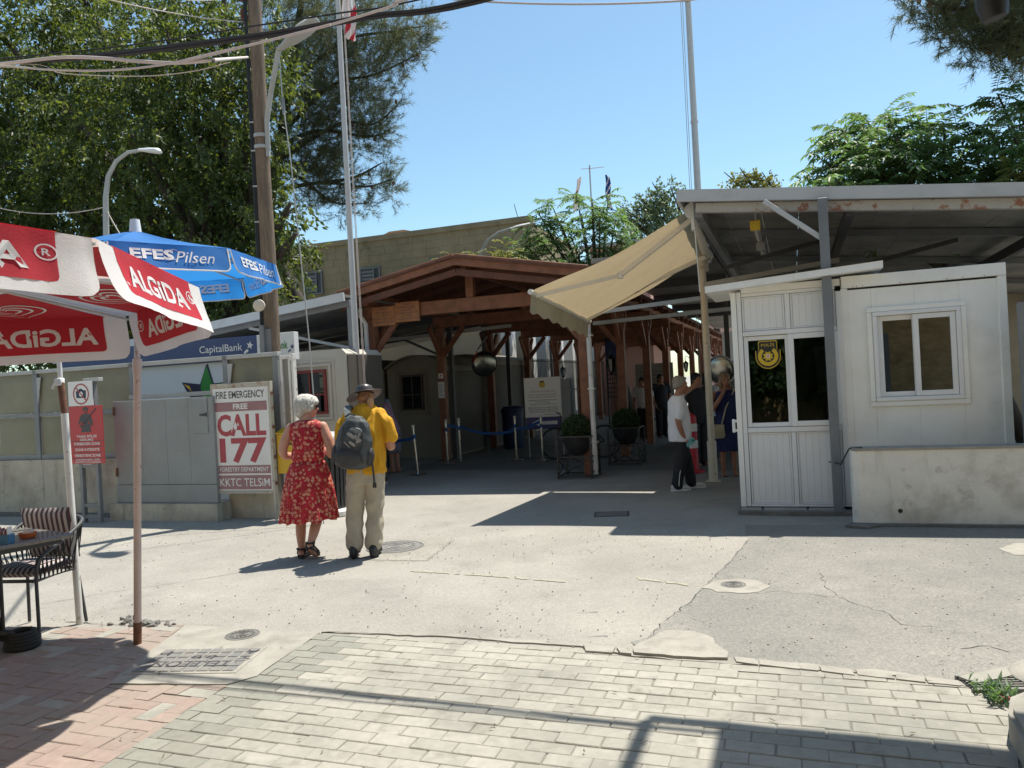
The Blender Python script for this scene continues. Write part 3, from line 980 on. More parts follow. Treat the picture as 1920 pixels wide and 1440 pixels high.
def sbeam(name, a, b, wd, ht, mt, up=(0, 0, 1)):
    m_ = MB(); m_.beam(a, b, wd, ht, up, .004); return m_.build(name, M[mt], can)
sbeam('edge_beam', (.20, .1, cz(.2, -.13)), (CWID, .1, cz(CWID, -.13)), .09, .11, 'rust_paint')
for y in (2.4, 5.2, 8.2): sbeam('purlin', (.1, y, cz(.1, -.05)), (CWID, y, cz(CWID, -.05)), .07, .1, 'steel_grey')
for x in (.22, 1.9, 4.2, 6.4):
    sbeam('rafter', (x, .15, cz(x, -.16)), (x, CDEP, cz(x, -.16)), .09, .14, 'steel_grey' if x < 1 else 'steel_dark')
    sbeam('strut', (x + .1, 2.6, cz(x, -.55)), (x + 1.5, 2.6, cz(x, -.12) + SL * 1.5), .05, .06, 'steel_dark')
sbeam('post', (1.6, -.095, .02), (1.6, -.095, cz(1.6, -.08)), .1, .1, 'steel_grey')
sbeam('brace', (.98, -.09, cz(.98, -.1)), (1.57, -.09, 3.10), .055, .055, 'fascia')
sbeam('tie_bar', (-.02, 2.62, 3.0), (1.9, 2.62, 3.18), .05, .07, 'steel_light')
sbeam('tie_bar', (-2.0, 3.4, 2.78), (2.2, 3.4, 3.0), .05, .07, 'steel_light')
sbeam('tie_bar', (-2.2, 4.4, 2.68), (2.2, 4.4, 2.8), .05, .07, 'steel_light')
# white round post near the awning
wp_ = inv_uv(G(1338, 903))
m_ = MB(); X0, Y0 = wp_[0] - CA, wp_[1] - CB
m_.tube([(X0, Y0, .02), (X0, Y0, .62)], .07, 12); m_.tube([(X0, Y0, .62), (X0, Y0, cz(X0, -.2))], .052, 14)
m_.lathe([(.058, 1.9), (.058, 1.94)], 14, (X0, Y0, 0))
m_.bx(X0 - .11, X0 + .11, Y0 - .11, Y0 + .11, 0.006, .02)
m_.build('round_post', M['cream_paint'], can, smooth=40)
# rear canopy roof closing the dark space behind
rc = thing('rear_canopy', 'low dark steel canopy roof behind the booth joining the timber pavilion', 'canopy', at(-3.03, 12.45), ANG)
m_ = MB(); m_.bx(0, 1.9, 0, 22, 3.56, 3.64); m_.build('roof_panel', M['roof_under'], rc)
for y in (.1, 3, 6, 9, 12):
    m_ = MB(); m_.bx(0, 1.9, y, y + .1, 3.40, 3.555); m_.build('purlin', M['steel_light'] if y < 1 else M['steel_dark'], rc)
for x in (1.8,):
    for y in (3.2, 9.1, 15.1):
        m_ = MB(); m_.bx(x, x + .09, y, y + .09, .01, 3.40); m_.build('post', M['steel_dark'], rc)
wl = thing('dark_back_wall', 'dark plain wall closing the space behind the booth under the rear canopy', 'wall', at(-1.0, 20.8), ANG)
m_ = MB(); m_.bx(.6, 7, 0, .2, 0, 3.7); m_.build('wall', M['beige_wall'], wl)
# batten lights under the canopy
for y, lab in ((.55, 'slim batten light with yellow end cap under the front of the canopy'), (2.3, 'slim batten light under the canopy behind the yellow capped one')):
    t = thing('batten_light', lab, 'lamp', at(CA + .85, CB + y), ANG, 'batten lights under the canopy')
    m_ = MB(); m_.bx(-.035, .035, 0, 1.2, 3.44, 3.5, .006); m_.bx(-.01, .01, .2, .24, 3.5, 3.66); m_.bx(-.01, .01, 1.0, 1.04, 3.5, 3.66); m_.build('housing', M['steel_light'], t)
    m_ = MB(); m_.tube([(0, .1, 3.42), (0, 1.15, 3.42)], .014, 8); m_.build('tube', M['white_paint'], t)
    m_ = MB(); m_.bx(-.06, .06, -.03, .05, 3.38, 3.5, .008); m_.build('end_cap', M['gold'] if y < 1 else M['steel_light'], t)

# ---------------------------------------------------------------- folding-arm awning on the canopy's left edge
AW0 = P(1299, 398, 9.62); AW1 = P(1324, 478, 11.9)
FB0 = P(996, 548, 9.95); FB1 = P(1104, 603, 12.3)
awn = thing('awning', 'beige folding arm awning stretched out from the edge of the steel canopy', 'awning', tuple((AW0 + AW1) / 2))
Ti = Matrix.Translation(-(AW0 + AW1) / 2)
def awcloth(s, t, off=0.0):
    a = AW0.lerp(AW1, s); b = FB0.lerp(FB1, s); p = a.lerp(b, t)
    p.z -= .06 * math.sin(math.pi * t) * (.6 + .4 * math.cos(7 * s)) + .012 * math.sin(13 * s + 5 * t) + .008 * math.sin(31 * s - 9 * t) + off
    p.z += .05 * (1 - t)
    return p
m_ = MB(Ti); m_.grid(lambda s, t: awcloth(s, t), 20, 24); m_.build('fabric', M['awning'], awn, smooth=180)
ad = (FB1 - FB0).normalized()
m_ = MB(Ti); m_.tube([FB0 - ad * .04, FB1 + ad * .04], .035, 10); m_.build('front_bar', M['awning_pale'], awn, smooth=40)
def valf(s, t):
    p = FB0.lerp(FB1, s); p.z -= t * (.25 + .02 * math.sin(s * 40)); p += Vector((-.3, -.1, 0)) * (.1 * t + .02 * math.sin(s * 20) * t); return p
m_ = MB(Ti); m_.grid(valf, 40, 4); m_.build('valance', M['awning'], awn, smooth=180)
m_ = MB(Ti)
m_.tube([AW0 - (AW1 - AW0) * .02, AW1 + (AW1 - AW0) * .02], .06, 12); m_.build('roller', M['awning_pale'], awn, smooth=40)
m_ = MB(Ti)
vd = (AW1 - AW0).normalized()
for q in (AW0 - vd * .05, AW1 + vd * .05):
    m_.tube([q - vd * .03, q + vd * .03], .10, 14); m_.beam(q + Vector((0, 0, .1)), q + Vector((0, 0, -.24)), .04, .13, up=tuple(vd))
m_.build('bracket', M['white_paint'], awn, smooth=40)
for a, e, b in ((P(1296, 412, 9.8), P(1163, 516, 10.25), FB0.lerp(FB1, .06)), (P(1322, 482, 11.6), P(1196, 541, 11.9), FB0.lerp(FB1, .93))):
    m_ = MB(Ti); b = b - Vector((0, 0, .02))
    m_.beam(a, e, .05, .06); m_.beam(e, b, .045, .05); m_.build('folding_arm', M['awning_pale'], awn)
    m_ = MB(Ti); m_.tube([e + Vector((0, 0, .045)), e - Vector((0, 0, .045))], .04, 10); m_.build('elbow', M['white_paint'], awn)
m_ = MB(Ti); cp = P(1306, 440, 9.9)
m_.tube([AW0 + Vector((.0, -.05, -.2)), AW0 + Vector((.03, -.03, -1.0))], .008, 6); m_.build('crank_rod', M['awning_pale'], awn)

# ---------------------------------------------------------------- police booth
KA, KB = -.65, 9.42
bo = thing('police_booth', 'white prefabricated police booth with glazed porch and sliding window under the canopy', 'kiosk', at(KA, KB), ANG)
def bbox(name, x0, x1, y0, y1, z0, z1, mt, bev=.004, par=None):
    m_ = MB(); m_.bx(x0, x1, y0, y1, z0, z1, bev); return m_.build(name, M[mt], par or bo)
ZB = .07
PWD = 1.2                                        # porch width
bbox('corner_post', 0, .06, 0, .08, ZB, 2.58, 'panel_white'); bbox('corner_post', .064, .115, .012, .08, ZB, 2.58, 'pvc')
bbox('stile', 1.135, 1.19, .012, .08, ZB, 2.5, 'pvc')
bbox('stile', .594, .645, .016, .075, ZB, .93, 'pvc'); bbox('stile', .594, .65, .016, .075, 2.118, 2.52, 'pvc')
bbox('bottom_rail', .119, 1.131, .014, .075, ZB, .095, 'pvc'); bbox('rail', .119, 1.131, .01, .075, .932, .99, 'pvc')
bbox('rail', .119, 1.131, .01, .075, 2.06, 2.115, 'pvc'); bbox('rail', .119, 1.131, .014, .075, 2.522, 2.56, 'pvc')
bbox('head_board', .119, 1.19, .02, .075, 2.562, 2.64, 'panel_white')
for (x0, x1, z0, z1) in ((.119, .592, .097, .93), (.647, 1.133, .097, .93), (.119, .592, 2.117, 2.52), (.652, 1.133, 2.117, 2.52)):
    fr = bbox('panel_frame', x0 + .004, x1 - .004, .046, .07, z0 + .002, z1 - .002, 'pvc')
    for (a, b, c, d) in ((x0 + .002, x0 + .022, z0 + .002, z1 - .002), (x1 - .022, x1 - .002, z0 + .002, z1 - .002), (x0 + .024, x1 - .024, z0 + .002, z0 + .02), (x0 + .024, x1 - .024, z1 - .02, z1 - .002)):
        bbox('bead', a, b, .026, .044, c, d, 'pvc', .003, fr)
    n = 6
    wd_ = (x1 - x0 - .05) / n
    for i in range(n):
        bbox('panel_board', x0 + .025 + i * wd_ + .0005, x0 + .025 + (i + 1) * wd_ - .0005, .034, .0455, z0 + .0215, z1 - .0215, 'pvc', .0018)
def sash(x0, x1, z0, z1, y, fw=.045, par=None, gm='glass'):
    m_ = MB()
    m_.bx(x0, x0 + fw, y, y + .035, z0, z1, .004); m_.bx(x1 - fw, x1, y, y + .035, z0, z1, .004)
    m_.bx(x0 + fw, x1 - fw, y + .001, y + .034, z0, z0 + fw, .004); m_.bx(x0 + fw, x1 - fw, y + .001, y + .034, z1 - fw, z1, .004)
    s_ = m_.build('sash', M['pvc'], par or bo)
    m_ = MB(); m_.bx(x0 + fw, x1 - fw, y + .014, y + .02, z0 + fw, z1 - fw); m_.build('pane', M[gm], s_)
    return s_
sash(.12, .625, .995, 2.055, .038, .05)
sash(.612, 1.133, .995, 2.057, -.002, .06)
bbox('door_handle', -.055, -.02, .0, .03, .94, 1.1, 'pvc', .008); bbox('door_handle', -.022, .0, .0, .03, .95, .98, 'pvc'); bbox('door_handle', -.022, .0, .0, .03, 1.06, 1.09, 'pvc')
# main cabin front, round the window opening
wx0, wx1, wz0, wz1 = 1.50, 2.36, 1.24, 2.23
for (a, b, c, d) in ((1.195, wx0, ZB, 2.5), (wx1, 2.74, ZB, 2.5), (wx0, 1.93, ZB, wz0), (1.93, wx1, ZB, wz0), (wx0, 1.93, wz1, 2.5), (1.93, wx1, wz1, 2.5)):
    bbox('wall_panel', a + .0006, b - .0006, .03, .09, c, d, 'panel_white', .0015)
bbox('corner_post', 1.19, 1.262, .012, .028, ZB, 2.52, 'panel_white'); bbox('corner_post', 2.72, 2.80, .012, .10, ZB, 2.52, 'panel_white')
bbox('roof_band', 1.2, 2.80, .004, .10, 2.522, 2.655, 'panel_white')
for x in (1.32, 1.36, 1.42, 1.8, 2.25, 2.4, 2.6): 
    m_ = MB(); m_.ball((x, .004, 2.533), .006, 6, 4); m_.build('screw', M['rust'], bo)
# outer trim and window frame
m_ = MB()
for (a, b, c, d) in ((1.445, 2.415, wz1 + .002, wz1 + .055), (1.445, 2.415, wz0 - .055, wz0 - .002), (1.445, 1.498, wz0, wz1), (2.362, 2.415, wz0, wz1)):
    m_.bx(a, b, -.0, .028, c, d, .005)
m_.build('window_trim', M['panel_white'], bo)
m_ = MB()
for (a, b, c, d) in ((wx0, wx1, wz1 - .045, wz1), (wx0, wx1, wz0, wz0 + .045), (wx0, wx0 + .045, wz0 + .046, wz1 - .046), (wx1 - .045, wx1, wz0 + .046, wz1 - .046)):
    m_.bx(a, b, -.012, .085, c, d, .005)
wf = m_.build('window', M['pvc'], bo)
sash(1.548, 1.95, wz0 + .047, wz1 - .047, .045, .055, None, 'glass_film')
sash(1.90, 2.312, wz0 + .049, wz1 - .049, .004, .055, None, 'glass_film')
bbox('roof', -.02, 2.80, .105, 2.4, 2.56, 2.65, 'panel_white')
bbox('wall', 0, .06, .085, 2.4, ZB, 2.56, 'panel_white'); bbox('wall', 2.74, 2.80, .105, 2.4, ZB, 2.56, 'panel_white')
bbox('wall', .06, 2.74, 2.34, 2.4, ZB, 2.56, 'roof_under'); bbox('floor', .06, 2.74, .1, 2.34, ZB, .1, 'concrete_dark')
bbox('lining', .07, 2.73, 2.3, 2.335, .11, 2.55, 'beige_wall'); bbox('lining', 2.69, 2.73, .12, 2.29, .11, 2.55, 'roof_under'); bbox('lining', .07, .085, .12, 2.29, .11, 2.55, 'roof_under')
# porch roof slab
pr = MB(); 
vs = [(-.27, -.16, 2.555), (1.62, -.16, 2.665), (1.62, 1.2, 2.665), (-.27, 1.2, 2.555)]
vs = vs + [(x, y, z + .075) for x, y, z in vs]
pr.add(vs, [(0, 3, 2, 1), (4, 5, 6, 7), (0, 1, 5, 4), (1, 2, 6, 5), (2, 3, 7, 6), (3, 0, 4, 7)])
pr.T = Tr((0, 0, .035)); 
m_ = MB(Tr((0, 0, .035))); m_.add(vs, [(0, 3, 2, 1), (4, 5, 6, 7), (0, 1, 5, 4), (1, 2, 6, 5), (2, 3, 7, 6), (3, 0, 4, 7)])
m_.build('porch_roof', M['panel_white'], bo)
m_ = MB(Tr((0, 0, .112)))
m_.add([(-.275, -.165, 2.555), (1.625, -.165, 2.665), (1.625, 1.2, 2.665), (-.275, 1.2, 2.555)], [(0, 1, 2, 3)]); m_.build('porch_roof_sheet', M['fascia'], bo)
# plinth: three flagstones on a cement bed
m_ = MB(); m_.prism(rough_poly([(-.02, -.16), (.55, -.2), (1.25, -.18), (1.3, .1), (2.8, .1), (2.8, 2.4), (-.02, 2.4)], .12, .008, 3), -.02, .045); m_.build('plinth', M['concrete_dark'], bo, fix=True)
for (a, b) in ((0, .23), (.25, .72), (.74, 1.12)):
    m_ = MB(); m_.bx(a, b, -.1, .03, .02, .062, .008); m_.build('plinth_stone', M['kerb'], bo)
# things seen through the panes
t = thing('desk', 'dark desk inside the police booth behind the porch glass', 'desk', at(KA, KB), ANG)
m_ = MB(); m_.bx(.3, 1.5, .5, 1.0, .78, .82, .004); m_.build('top', M['wood_dark'], t)
m_ = MB()
for x in (.32, 1.44):
    for y in (.52, .94): m_.bx(x, x + .05, y, y + .05, .1, .78)
m_.build('legs', M['wood_dark'], t)
t = thing('wall_calendar', 'pale papers hanging on the wall inside the booth', 'notice', at(KA, KB), ANG)
m_ = MB(); m_.bx(.95, 1.08, 2.285, 2.297, 1.3, 1.95); m_.bx(1.3, 1.5, 2.285, 2.297, 1.5, 1.75); m_.build('sheet', M['paper'], t)
# police emblem
em = thing('police_emblem', 'black and gold POLİS shield emblem stuck on the booth glass', 'emblem', at(KA + .385, KB + .036, 1.815), ANG)
def circ(r, n=32, a0=0.0, a1=2 * math.pi, cx=0, cy=0): return [(cx + r * math.cos(a0 + (a1 - a0) * i / n), cy + r * math.sin(a0 + (a1 - a0) * i / n)) for i in range(n)]
def shield(k, off=0.0):
    top = [(.098 * k, .07), (.098 * k, .135 * k + .02), (.085 * k, .15 * k + .02), (-.085 * k, .15 * k + .02), (-.098 * k, .135 * k + .02), (-.098 * k, .07), (-.13 * k, .07), (-.13 * k, .0)]
    arc = circ(.13 * k, 24, math.pi, 2 * math.pi, 0, 0)
    return top + [(x, y * 1.05) for x, y in arc[1:]] + [(.13 * k, 0), (.13 * k, .07)]
for nm, poly, z, mt in (('border', shield(1.07), .001, 'gold'), ('shield', shield(1.0), .0025, 'black')):
    m_ = MB(UP()); m_.prism(poly, 0, z); m_.build(nm, M[mt], em, fix=True)
m_ = MB(UP())
n = 40
out_, in_ = circ(.112, n), circ(.07, n)
vs = [(x, y, .0036) for x, y in out_] + [(x, y, .0036) for x, y in in_]
m_.add(vs, [(i, (i + 1) % n, n + (i + 1) % n, n + i) for i in range(n) if not (5 < i < 14)])
star = []
for i in range(16): star.append((math.cos(i * math.pi / 8 + math.pi / 8) * (.062 if i % 2 == 0 else .042), math.sin(i * math.pi / 8 + math.pi / 8) * (.062 if i % 2 == 0 else .042)))
m_.add([(x, y, .0036) for x, y in star] + [(0, 0, .0036)], [(i, (i + 1) % 16, 16) for i in range(16)])
m_.build('wreath_and_star', M['gold'], em)
m_ = MB(UP()); c_ = circ(.021, 20); m_.add([(x, y, .0046) for x, y in c_], [tuple(range(20))]); m_.build('disc', M['letter_white'], em)
m_ = MB(UP()); c_ = circ(.011, 16); m_.add([(x, y, .0052) for x, y in c_], [tuple(range(16))]); m_.build('crescent', M['letter_red'], em)
m_ = MB(UP()); vs, fs = text_fit('POLİS', .145, .042, .012, space=1.15); m_.add([(v[0], v[1] + .135, .0042) for v in vs], fs); m_.build('lettering', M['gold'], em)

# low roadside wall in front of the booth
lw = thing('low_wall', 'low rendered white wall with stains and a drain hole in front of the booth', 'wall', at(.53, 8.70), ANG)
m_ = MB()
poly = [(.05, 0), (0, .03), (-.02, .12), (.0, .24), (6, .24), (6, 0)]
m_.prism(poly, -.05, .77); m_.build('body', M['plaster'], lw, fix=True)
m_ = MB(); m_.prism([(.03, -.012), (.0, .04), (.0, .25), (6, .25), (6, -.012)], .77, .795); m_.build('coping', M['kerb'], lw, fix=True)
m_ = MB(); m_.tube([(.42, -.004, .155), (.42, .02, .155)], .022, 14); m_.build('drain_hole', M['black'], lw)
m_ = MB(); m_.prism(rough_poly([(-.1, -.16), (.1, -.22), (.25, -.07), (2.5, -.06), (6, -.08), (6, .02), (-.05, .02)], .12, .012, 8), -.02, .03); m_.build('foot_fillet', M['concrete_dark'], lw, fix=True)
m_ = MB(); m_.tube([(-.2, .72, .58), (-.15, .68, .58), (-.1, .3, .6), (-.02, .1, .79), (.1, .05, .80)], .008, 6); m_.build('cable', M['cable'], lw)
# framed fence panel right of the booth
fp = thing('fence_panel', 'grey steel framed translucent fence panel right of the booth', 'fence', at(2.16, 9.1), ANG)
for i, x in enumerate((0, 1.5, 3.0)):
    m_ = MB(); m_.bx(x, x + .09, -.045, .045, 0, 2.2, .004); m_.build('post', M['steel_grey'], fp)
    if i < 2:
        for z in (.86, 1.5, 2.13): 
            m_ = MB(); m_.bx(x + .091, x + 1.499, -.03, .03, z, z + .06); m_.build('rail', M['steel_grey'], fp)
        for z0, z1 in ((.921, 1.499), (1.561, 2.129)):
            m_ = MB(); m_.bx(x + .095, x + 1.495, -.006, .0, z0, z1); m_.build('sheet', M['fence_panel'], fp)
        m_ = MB(); m_.bx(x + .095, x + 1.495, -.03, .03, .0, .858); m_.build('base', M['plaster_dirty'], fp)

# ---------------------------------------------------------------- left boundary: wall, framed panels, gate
FBv = 8.75
fw = thing('boundary_wall', 'stained low rendered wall under the steel framed fence on the left', 'wall', at(0, FBv), ANG)
m_ = MB(); m_.bx(-16, -9.22, 0, .2, -.05, .86); m_.bx(-7.45, -6.62, 0, .2, -.05, .86); m_.build('body', M['plaster_dirty'], fw)
m_ = MB(); m_.prism(rough_poly([(-16, -.14), (-9.4, -.12), (-9.4, .02), (-16, .02)], .15, .02, 12), -.02, .05); m_.build('foot_fillet', M['concrete_dark'], fw, fix=True)
fe = thing('panel_fence', 'steel framed fence of dirty translucent yellowish sheets on the low wall', 'fence', at(0, FBv), ANG)
fx = [-16.0, -14.6, -12.85, -11.12, -9.17, -7.46, -6.62]
for i, x in enumerate(fx):
    m_ = MB(); m_.bx(x - .045, x + .045, .05, .13, .0 if x > -9.3 else .86, 2.2, .004); m_.build('post', M['steel_grey'], fe)
    m_ = MB(); m_.prism([(0, 0), (.09, 0), (0, -.45)], -.006, .006, UP(x + .046, .05, 2.14)); m_.build('gusset', M['steel_light'], fe, fix=True)
for i, (a, b) in enumerate(zip(fx, fx[1:])):
    m_ = MB(); m_.bx(a - .046, b + .046, .045, .135, 2.202, 2.26, .004); m_.build('top_rail', M['steel_light'], fe)
    if i == 4: continue
    m_ = MB(); m_.bx(a + .047, b - .047, .06, .12, .865, .93, .003); m_.build('bottom_rail', M['steel_grey'], fe)
    m_ = MB(); m_.bx(a + .047, b - .047, .06, .12, 1.53, 1.585, .003); m_.build('mid_rail', M['steel_grey'], fe)
    for z0, z1 in ((.932, 1.528), (1.587, 2.20)):
        k = max(1, round((b - a) / .95))
        for q in range(k):
            x0, x1 = a + .05 + (b - a - .1) * q / k, a + .05 + (b - a - .1) * (q + 1) / k - .004
            m_ = MB(); m_.bx(x0, x1, .085 + .003 * (q % 2), .09 + .003 * (q % 2), z0, z1); m_.build('sheet', M['fence_panel'], fe)
# glazed end frame by the pole
ef = thing('end_frame', 'narrow pale steel end frame standing at the open end of the fence', 'fence', at(-6.52, FBv), ANG)
m_ = MB()
for (x0, x1, z0, z1, mt) in ((0, .035, .85, 2.2, 0), (.13, .165, .85, 2.2, 0), (.035, .13, 2.15, 2.2, 0), (.035, .13, 1.2, 1.25, 0)):
    m_.bx(x0, x1, .02, .1, z0, z1, .003)
m_.bx(.18, .21, .02, .1, .6, 2.22, .003)
m_.build('frame', M['white_paint'], ef)
m_ = MB(); m_.bx(.036, .129, .05, .06, 1.251, 2.149); m_.build('sheet', M['roof_under'], ef)
# gate
gt = thing('steel_gate', 'flat grey sheet steel gate with a small hatch standing on a concrete sill', 'gate', at(0, 8.52), ANG)
m_ = MB(); m_.bx(-9.24, -7.46, 0, .05, .50, 1.70, .004); m_.build('leaf', M['gate_grey'], gt)
m_ = MB(); m_.bx(-9.26, -7.46, 0.002, .05, .24, .494, .004); m_.build('kick_plate', M['gate_grey'], gt)
m_ = MB(); m_.bx(-7.80, -7.55, -.012, -.002, 1.2, 1.68, .003); hatch = m_.build('hatch', M['gate_grey'], gt)
m_ = MB(); m_.bx(-7.67, -7.60, -.03, -.012, 1.44, 1.465); m_.tube([(-7.57, -.02, 1.43), (-7.57, -.02, 1.48)], .012, 8); m_.build('bolt', M['steel_dark'], hatch)
m_ = MB()
for z in (.62, 1.5): m_.tube([(-9.22, -.012, z), (-9.22, -.012, z + .12)], .016, 8)
m_.build('hinges', M['rust'], gt)
m_ = MB()
for x in (-8.75, -8.3, -7.9): m_.bx(x, x + .012, -.003, .0, .51, 1.69)
m_.build('weld_seams', M['gate_grey'], gt)
m_ = MB(); m_.bx(-9.14, -7.46, .19, .27, 1.72, 1.78, .004); m_.build('head_rail', M['steel_light'], gt)
m_ = MB(); m_.prism(rough_poly([(-9.3, -.1), (-7.4, -.07), (-7.4, .22), (-9.3, .22)], .15, .012, 14), -.02, .235); m_.build('sill', M['plaster_dirty'], gt, fix=True)
# fire emergency board
fs_ = thing('fire_sign', 'tall weathered white FIRE EMERGENCY CALL 177 board on posts in front of the fence', 'sign', at(-7.50, 8.58), ANG)
m_ = MB(); m_.bx(0, .92, -.012, .02, .40, 1.80, .004); m_.build('board', M['sign_white'], fs_)
m_ = MB()
m_.bx(-.022, .0, -.02, .04, .38, 1.86, .003); m_.bx(.92, .962, -.02, .04, .38, 1.86, .003); m_.bx(.0, .92, -.02, .04, 1.802, 1.86, .003); m_.bx(0, .92, -.02, .04, .36, .398, .003)
fr_ = m_.build('frame', mat('sign_frame', (.45, .42, .35), .6, .08, 4, stain=((.27, .12, .06), .55, .66, 9, .85)), fs_)
for x in (-.02, .925):
    m_ = MB(); m_.bx(x, x + .035, -.018, .03, .01, .38); m_.build('leg', M['plaster_dirty'], fs_)
m_ = MB()
for z in (.5, .85, 1.25, 1.7): m_.tube([(.966, .0, z), (.98, .0, z)], .025, 10)
m_.build('rust_spots', M['rust'], fs_)
def line(par, s, x, z, wd, ht, mt, y=-.0135, bold=.015):
    m_ = MB(UP(x, y, z)); vs, fs = text_fit(s, wd, ht, bold); m_.add(vs, fs)
    return m_.build('lettering', M[mt], par)
line(fs_, 'FIRE EMERGENCY', .46, 1.705, .80, .10, 'letter_dark')
m_ = MB(); m_.bx(.03, .89, -.0145, -.012, 1.48, 1.605); m_.build('band', M['faded_pink'], fs_)
line(fs_, 'FREE', .46, 1.543, .24, .075, 'letter_white', -.016, .03)
line(fs_, 'CALL', .46, 1.29, .80, .30, 'faded_red', bold=.035)
line(fs_, '177', .47, .945, .78, .34, 'faded_red', bold=.04)
m_ = MB(UP(.36, -.015, 1.27)); m_.add([(0, -.05, 0), (.03, -.02, 0), (.028, .02, 0), (.0, .075, 0), (-.012, .03, 0), (-.03, .01, 0), (-.03, -.02, 0)], [tuple(range(7))]); m_.build('flame', M['letter_white'], fs_)
m_ = MB(); m_.bx(.045, .90, -.0145, -.012, .635, .745); m_.bx(.045, .90, -.0145, -.012, .42, .61); m_.build('band', M['faded_pink'], fs_)
line(fs_, 'FORESTRY DEPARTMENT', .47, .69, .80, .06, 'letter_white', -.016, .012)
line(fs_, 'KKTC TELSiM', .47, .515, .82, .11, 'letter_white', -.016, .006)

# no photography and forbidden zone signs on a grey frame
fz = thing('forbidden_zone_sign', 'red forbidden zone sign with a soldier figure on a grey steel frame before the wall', 'sign', at(-9.72, 8.2), ANG)
m_ = MB()
for x in (.10, .40): m_.bx(x, x + .055, .03, .09, .0, 2.0 if x > .3 else 1.9, .003)
for z in (.06, .22, .78): m_.bx(.156, .399, .035, .085, z, z + .05, .003)
m_.build('frame', M['steel_grey'], fz)
m_ = MB(); m_.bx(.27, .56, .02, .1, 2.0, 2.05, .003); m_.build('top_bar', M['steel_light'], fz)
m_ = MB(); m_.bx(0, .62, .0, .012, .845, 1.66, .002); m_.build('board', M['sign_red'], fz)
m_ = MB()
for z in (1.165, 1.085, 1.0, .92): m_.bx(.0, .62, -.0015, -.0005, z - .004, z + .004)
m_.build('rules', M['letter_dark'], fz)
for s_, z, wd_, ht in (('YASAK BÖLGE', 1.235, .38, .042), ('GİRİLMEZ', 1.188, .26, .04), ('FORBIDDEN ZONE', 1.125, .48, .037), ('ZONE INTERDITE', 1.043, .46, .037), ('VERBOTENE ZONE', .96, .49, .037), ('ΑΠΑΓΟΡΕΥΜΕΝΗ  ΖΩΝΗ', .9, .45, .025), ('ΑΠΑΓΟΡΕΥΕΤΑΙ Η ΕΙΣΟΔΟΣ', .866, .50, .025)):
    line(fz, s_, .31, z, wd_, ht, 'letter_white', -.003, .02)
def fig(par, polys, mt, T):
    m_ = MB(T)
    for k, p_ in enumerate(polys): m_.add([(x, y, -k * .0006) for x, y in p_], [tuple(range(len(p_)))])
    return m_.build('soldier_figure', M[mt], par)
T_ = UP(.31, -.003, 1.29)
fig(fz, [circ(.038, 20, 0, 2 * math.pi, .0, .305), [(-.05, .31), (.05, .31), (.045, .335), (.02, .352), (-.02, .352), (-.045, .335)],
         [(-.03, .262), (.03, .262), (.09, .24), (.12, .17), (.13, .1), (.1, .08), (.085, .14), (.08, .03), (.10, .0), (-.10, .0), (-.08, .06), (-.09, .1), (-.06, .13), (-.085, .15), (-.125, .1), (-.14, .13), (-.11, .21), (-.08, .245)]], 'letter_dark', T_)
m_ = MB(UP(.31, -.0045, 1.29)); m_.beam((-.09, .09, 0), (.2, .33, 0), .018, .0015); m_.beam((-.1, .075, 0), (-.03, .14, 0), .035, .0015); m_.build('rifle', M['letter_dark'], fz)
m_ = MB(UP(.31, -.0055, 1.29)); m_.add([(x, y, 0) for x, y in circ(.018, 14, 0, 6.283, .0, .295)], [tuple(range(14))]); m_.add([(x, y, 0) for x, y in circ(.014, 12, 0, 6.283, .06, .13)], [tuple(range(12))]); m_.add([(x, y, 0) for x, y in circ(.014, 12, 0, 6.283, -.05, .105)], [tuple(range(12))]); m_.build('face_and_hands', M['sign_red'], fz)
npz = thing('no_photo_sign', 'square white no photography sign above the red forbidden zone sign', 'sign', at(-9.72, 8.2), ANG)
m_ = MB(); m_.bx(0.0, .46, .0, .012, 1.665, 2.01, .002); m_.build('board', M['sign_white'], npz)
m_ = MB(UP(.245, -.001, 1.83))
n = 36; o_, i_ = circ(.148, n), circ(.13, n)
m_.add([(x, y, .003) for x, y in o_] + [(x, y, .003) for x, y in i_], [(i, (i + 1) % n, n + (i + 1) % n, n + i) for i in range(n)])
m_.beam((-.098, .098, .003), (.098, -.098, .003), .016, .0012)
m_.build('ring', M['faded_red'], npz)
m_ = MB(UP(.245, -.0005, 1.83)); m_.add([(-.09, -.055, .001), (.09, -.055, .001), (.095, .05, .001), (.04, .055, .001), (.02, .075, .001), (-.03, .075, .001), (-.045, .05, .001), (-.095, .045, .001)], [tuple(range(8))]); m_.build('camera_symbol', M['navy_logo'], npz)
m_ = MB(UP(.245, -.0012, 1.83)); m_.add([(x, y, .001) for x, y in circ(.036, 20)], [tuple(range(20))]); m_.build('lens_symbol', M['sign_white'], npz)

# ---------------------------------------------------------------- bank kiosk behind the fence
bk = thing('bank_kiosk', 'white bank kiosk with dark blue CapitalBank sign band behind the fence', 'kiosk', at(0, 10.2), ANG)
m_ = MB(); m_.bx(-12.2, -7.85, .1, 2.6, 0, 2.27, .004); m_.build('body', M['bank_white'], bk)
m_ = MB(); m_.bx(-12.3, -8.0, 0, .3, 2.272, 2.64, .004); m_.build('sign_band', M['navy'], bk)
m_ = MB(); m_.bx(-7.998, -7.84, 0, .3, 2.27, 2.64, .004); m_.build('sign_band', M['sign_white'], bk)
line(bk, 'CapitalBank', -8.71, 2.46, .86, .155, 'letter_white', -.003, .004)
def star5(cx, cy, r, rot=0.0): return [(cx + (r if i % 2 == 0 else r * .42) * math.sin(i * math.pi / 5 + rot), cy + (r if i % 2 == 0 else r * .42) * math.cos(i * math.pi / 5 + rot)) for i in range(10)]
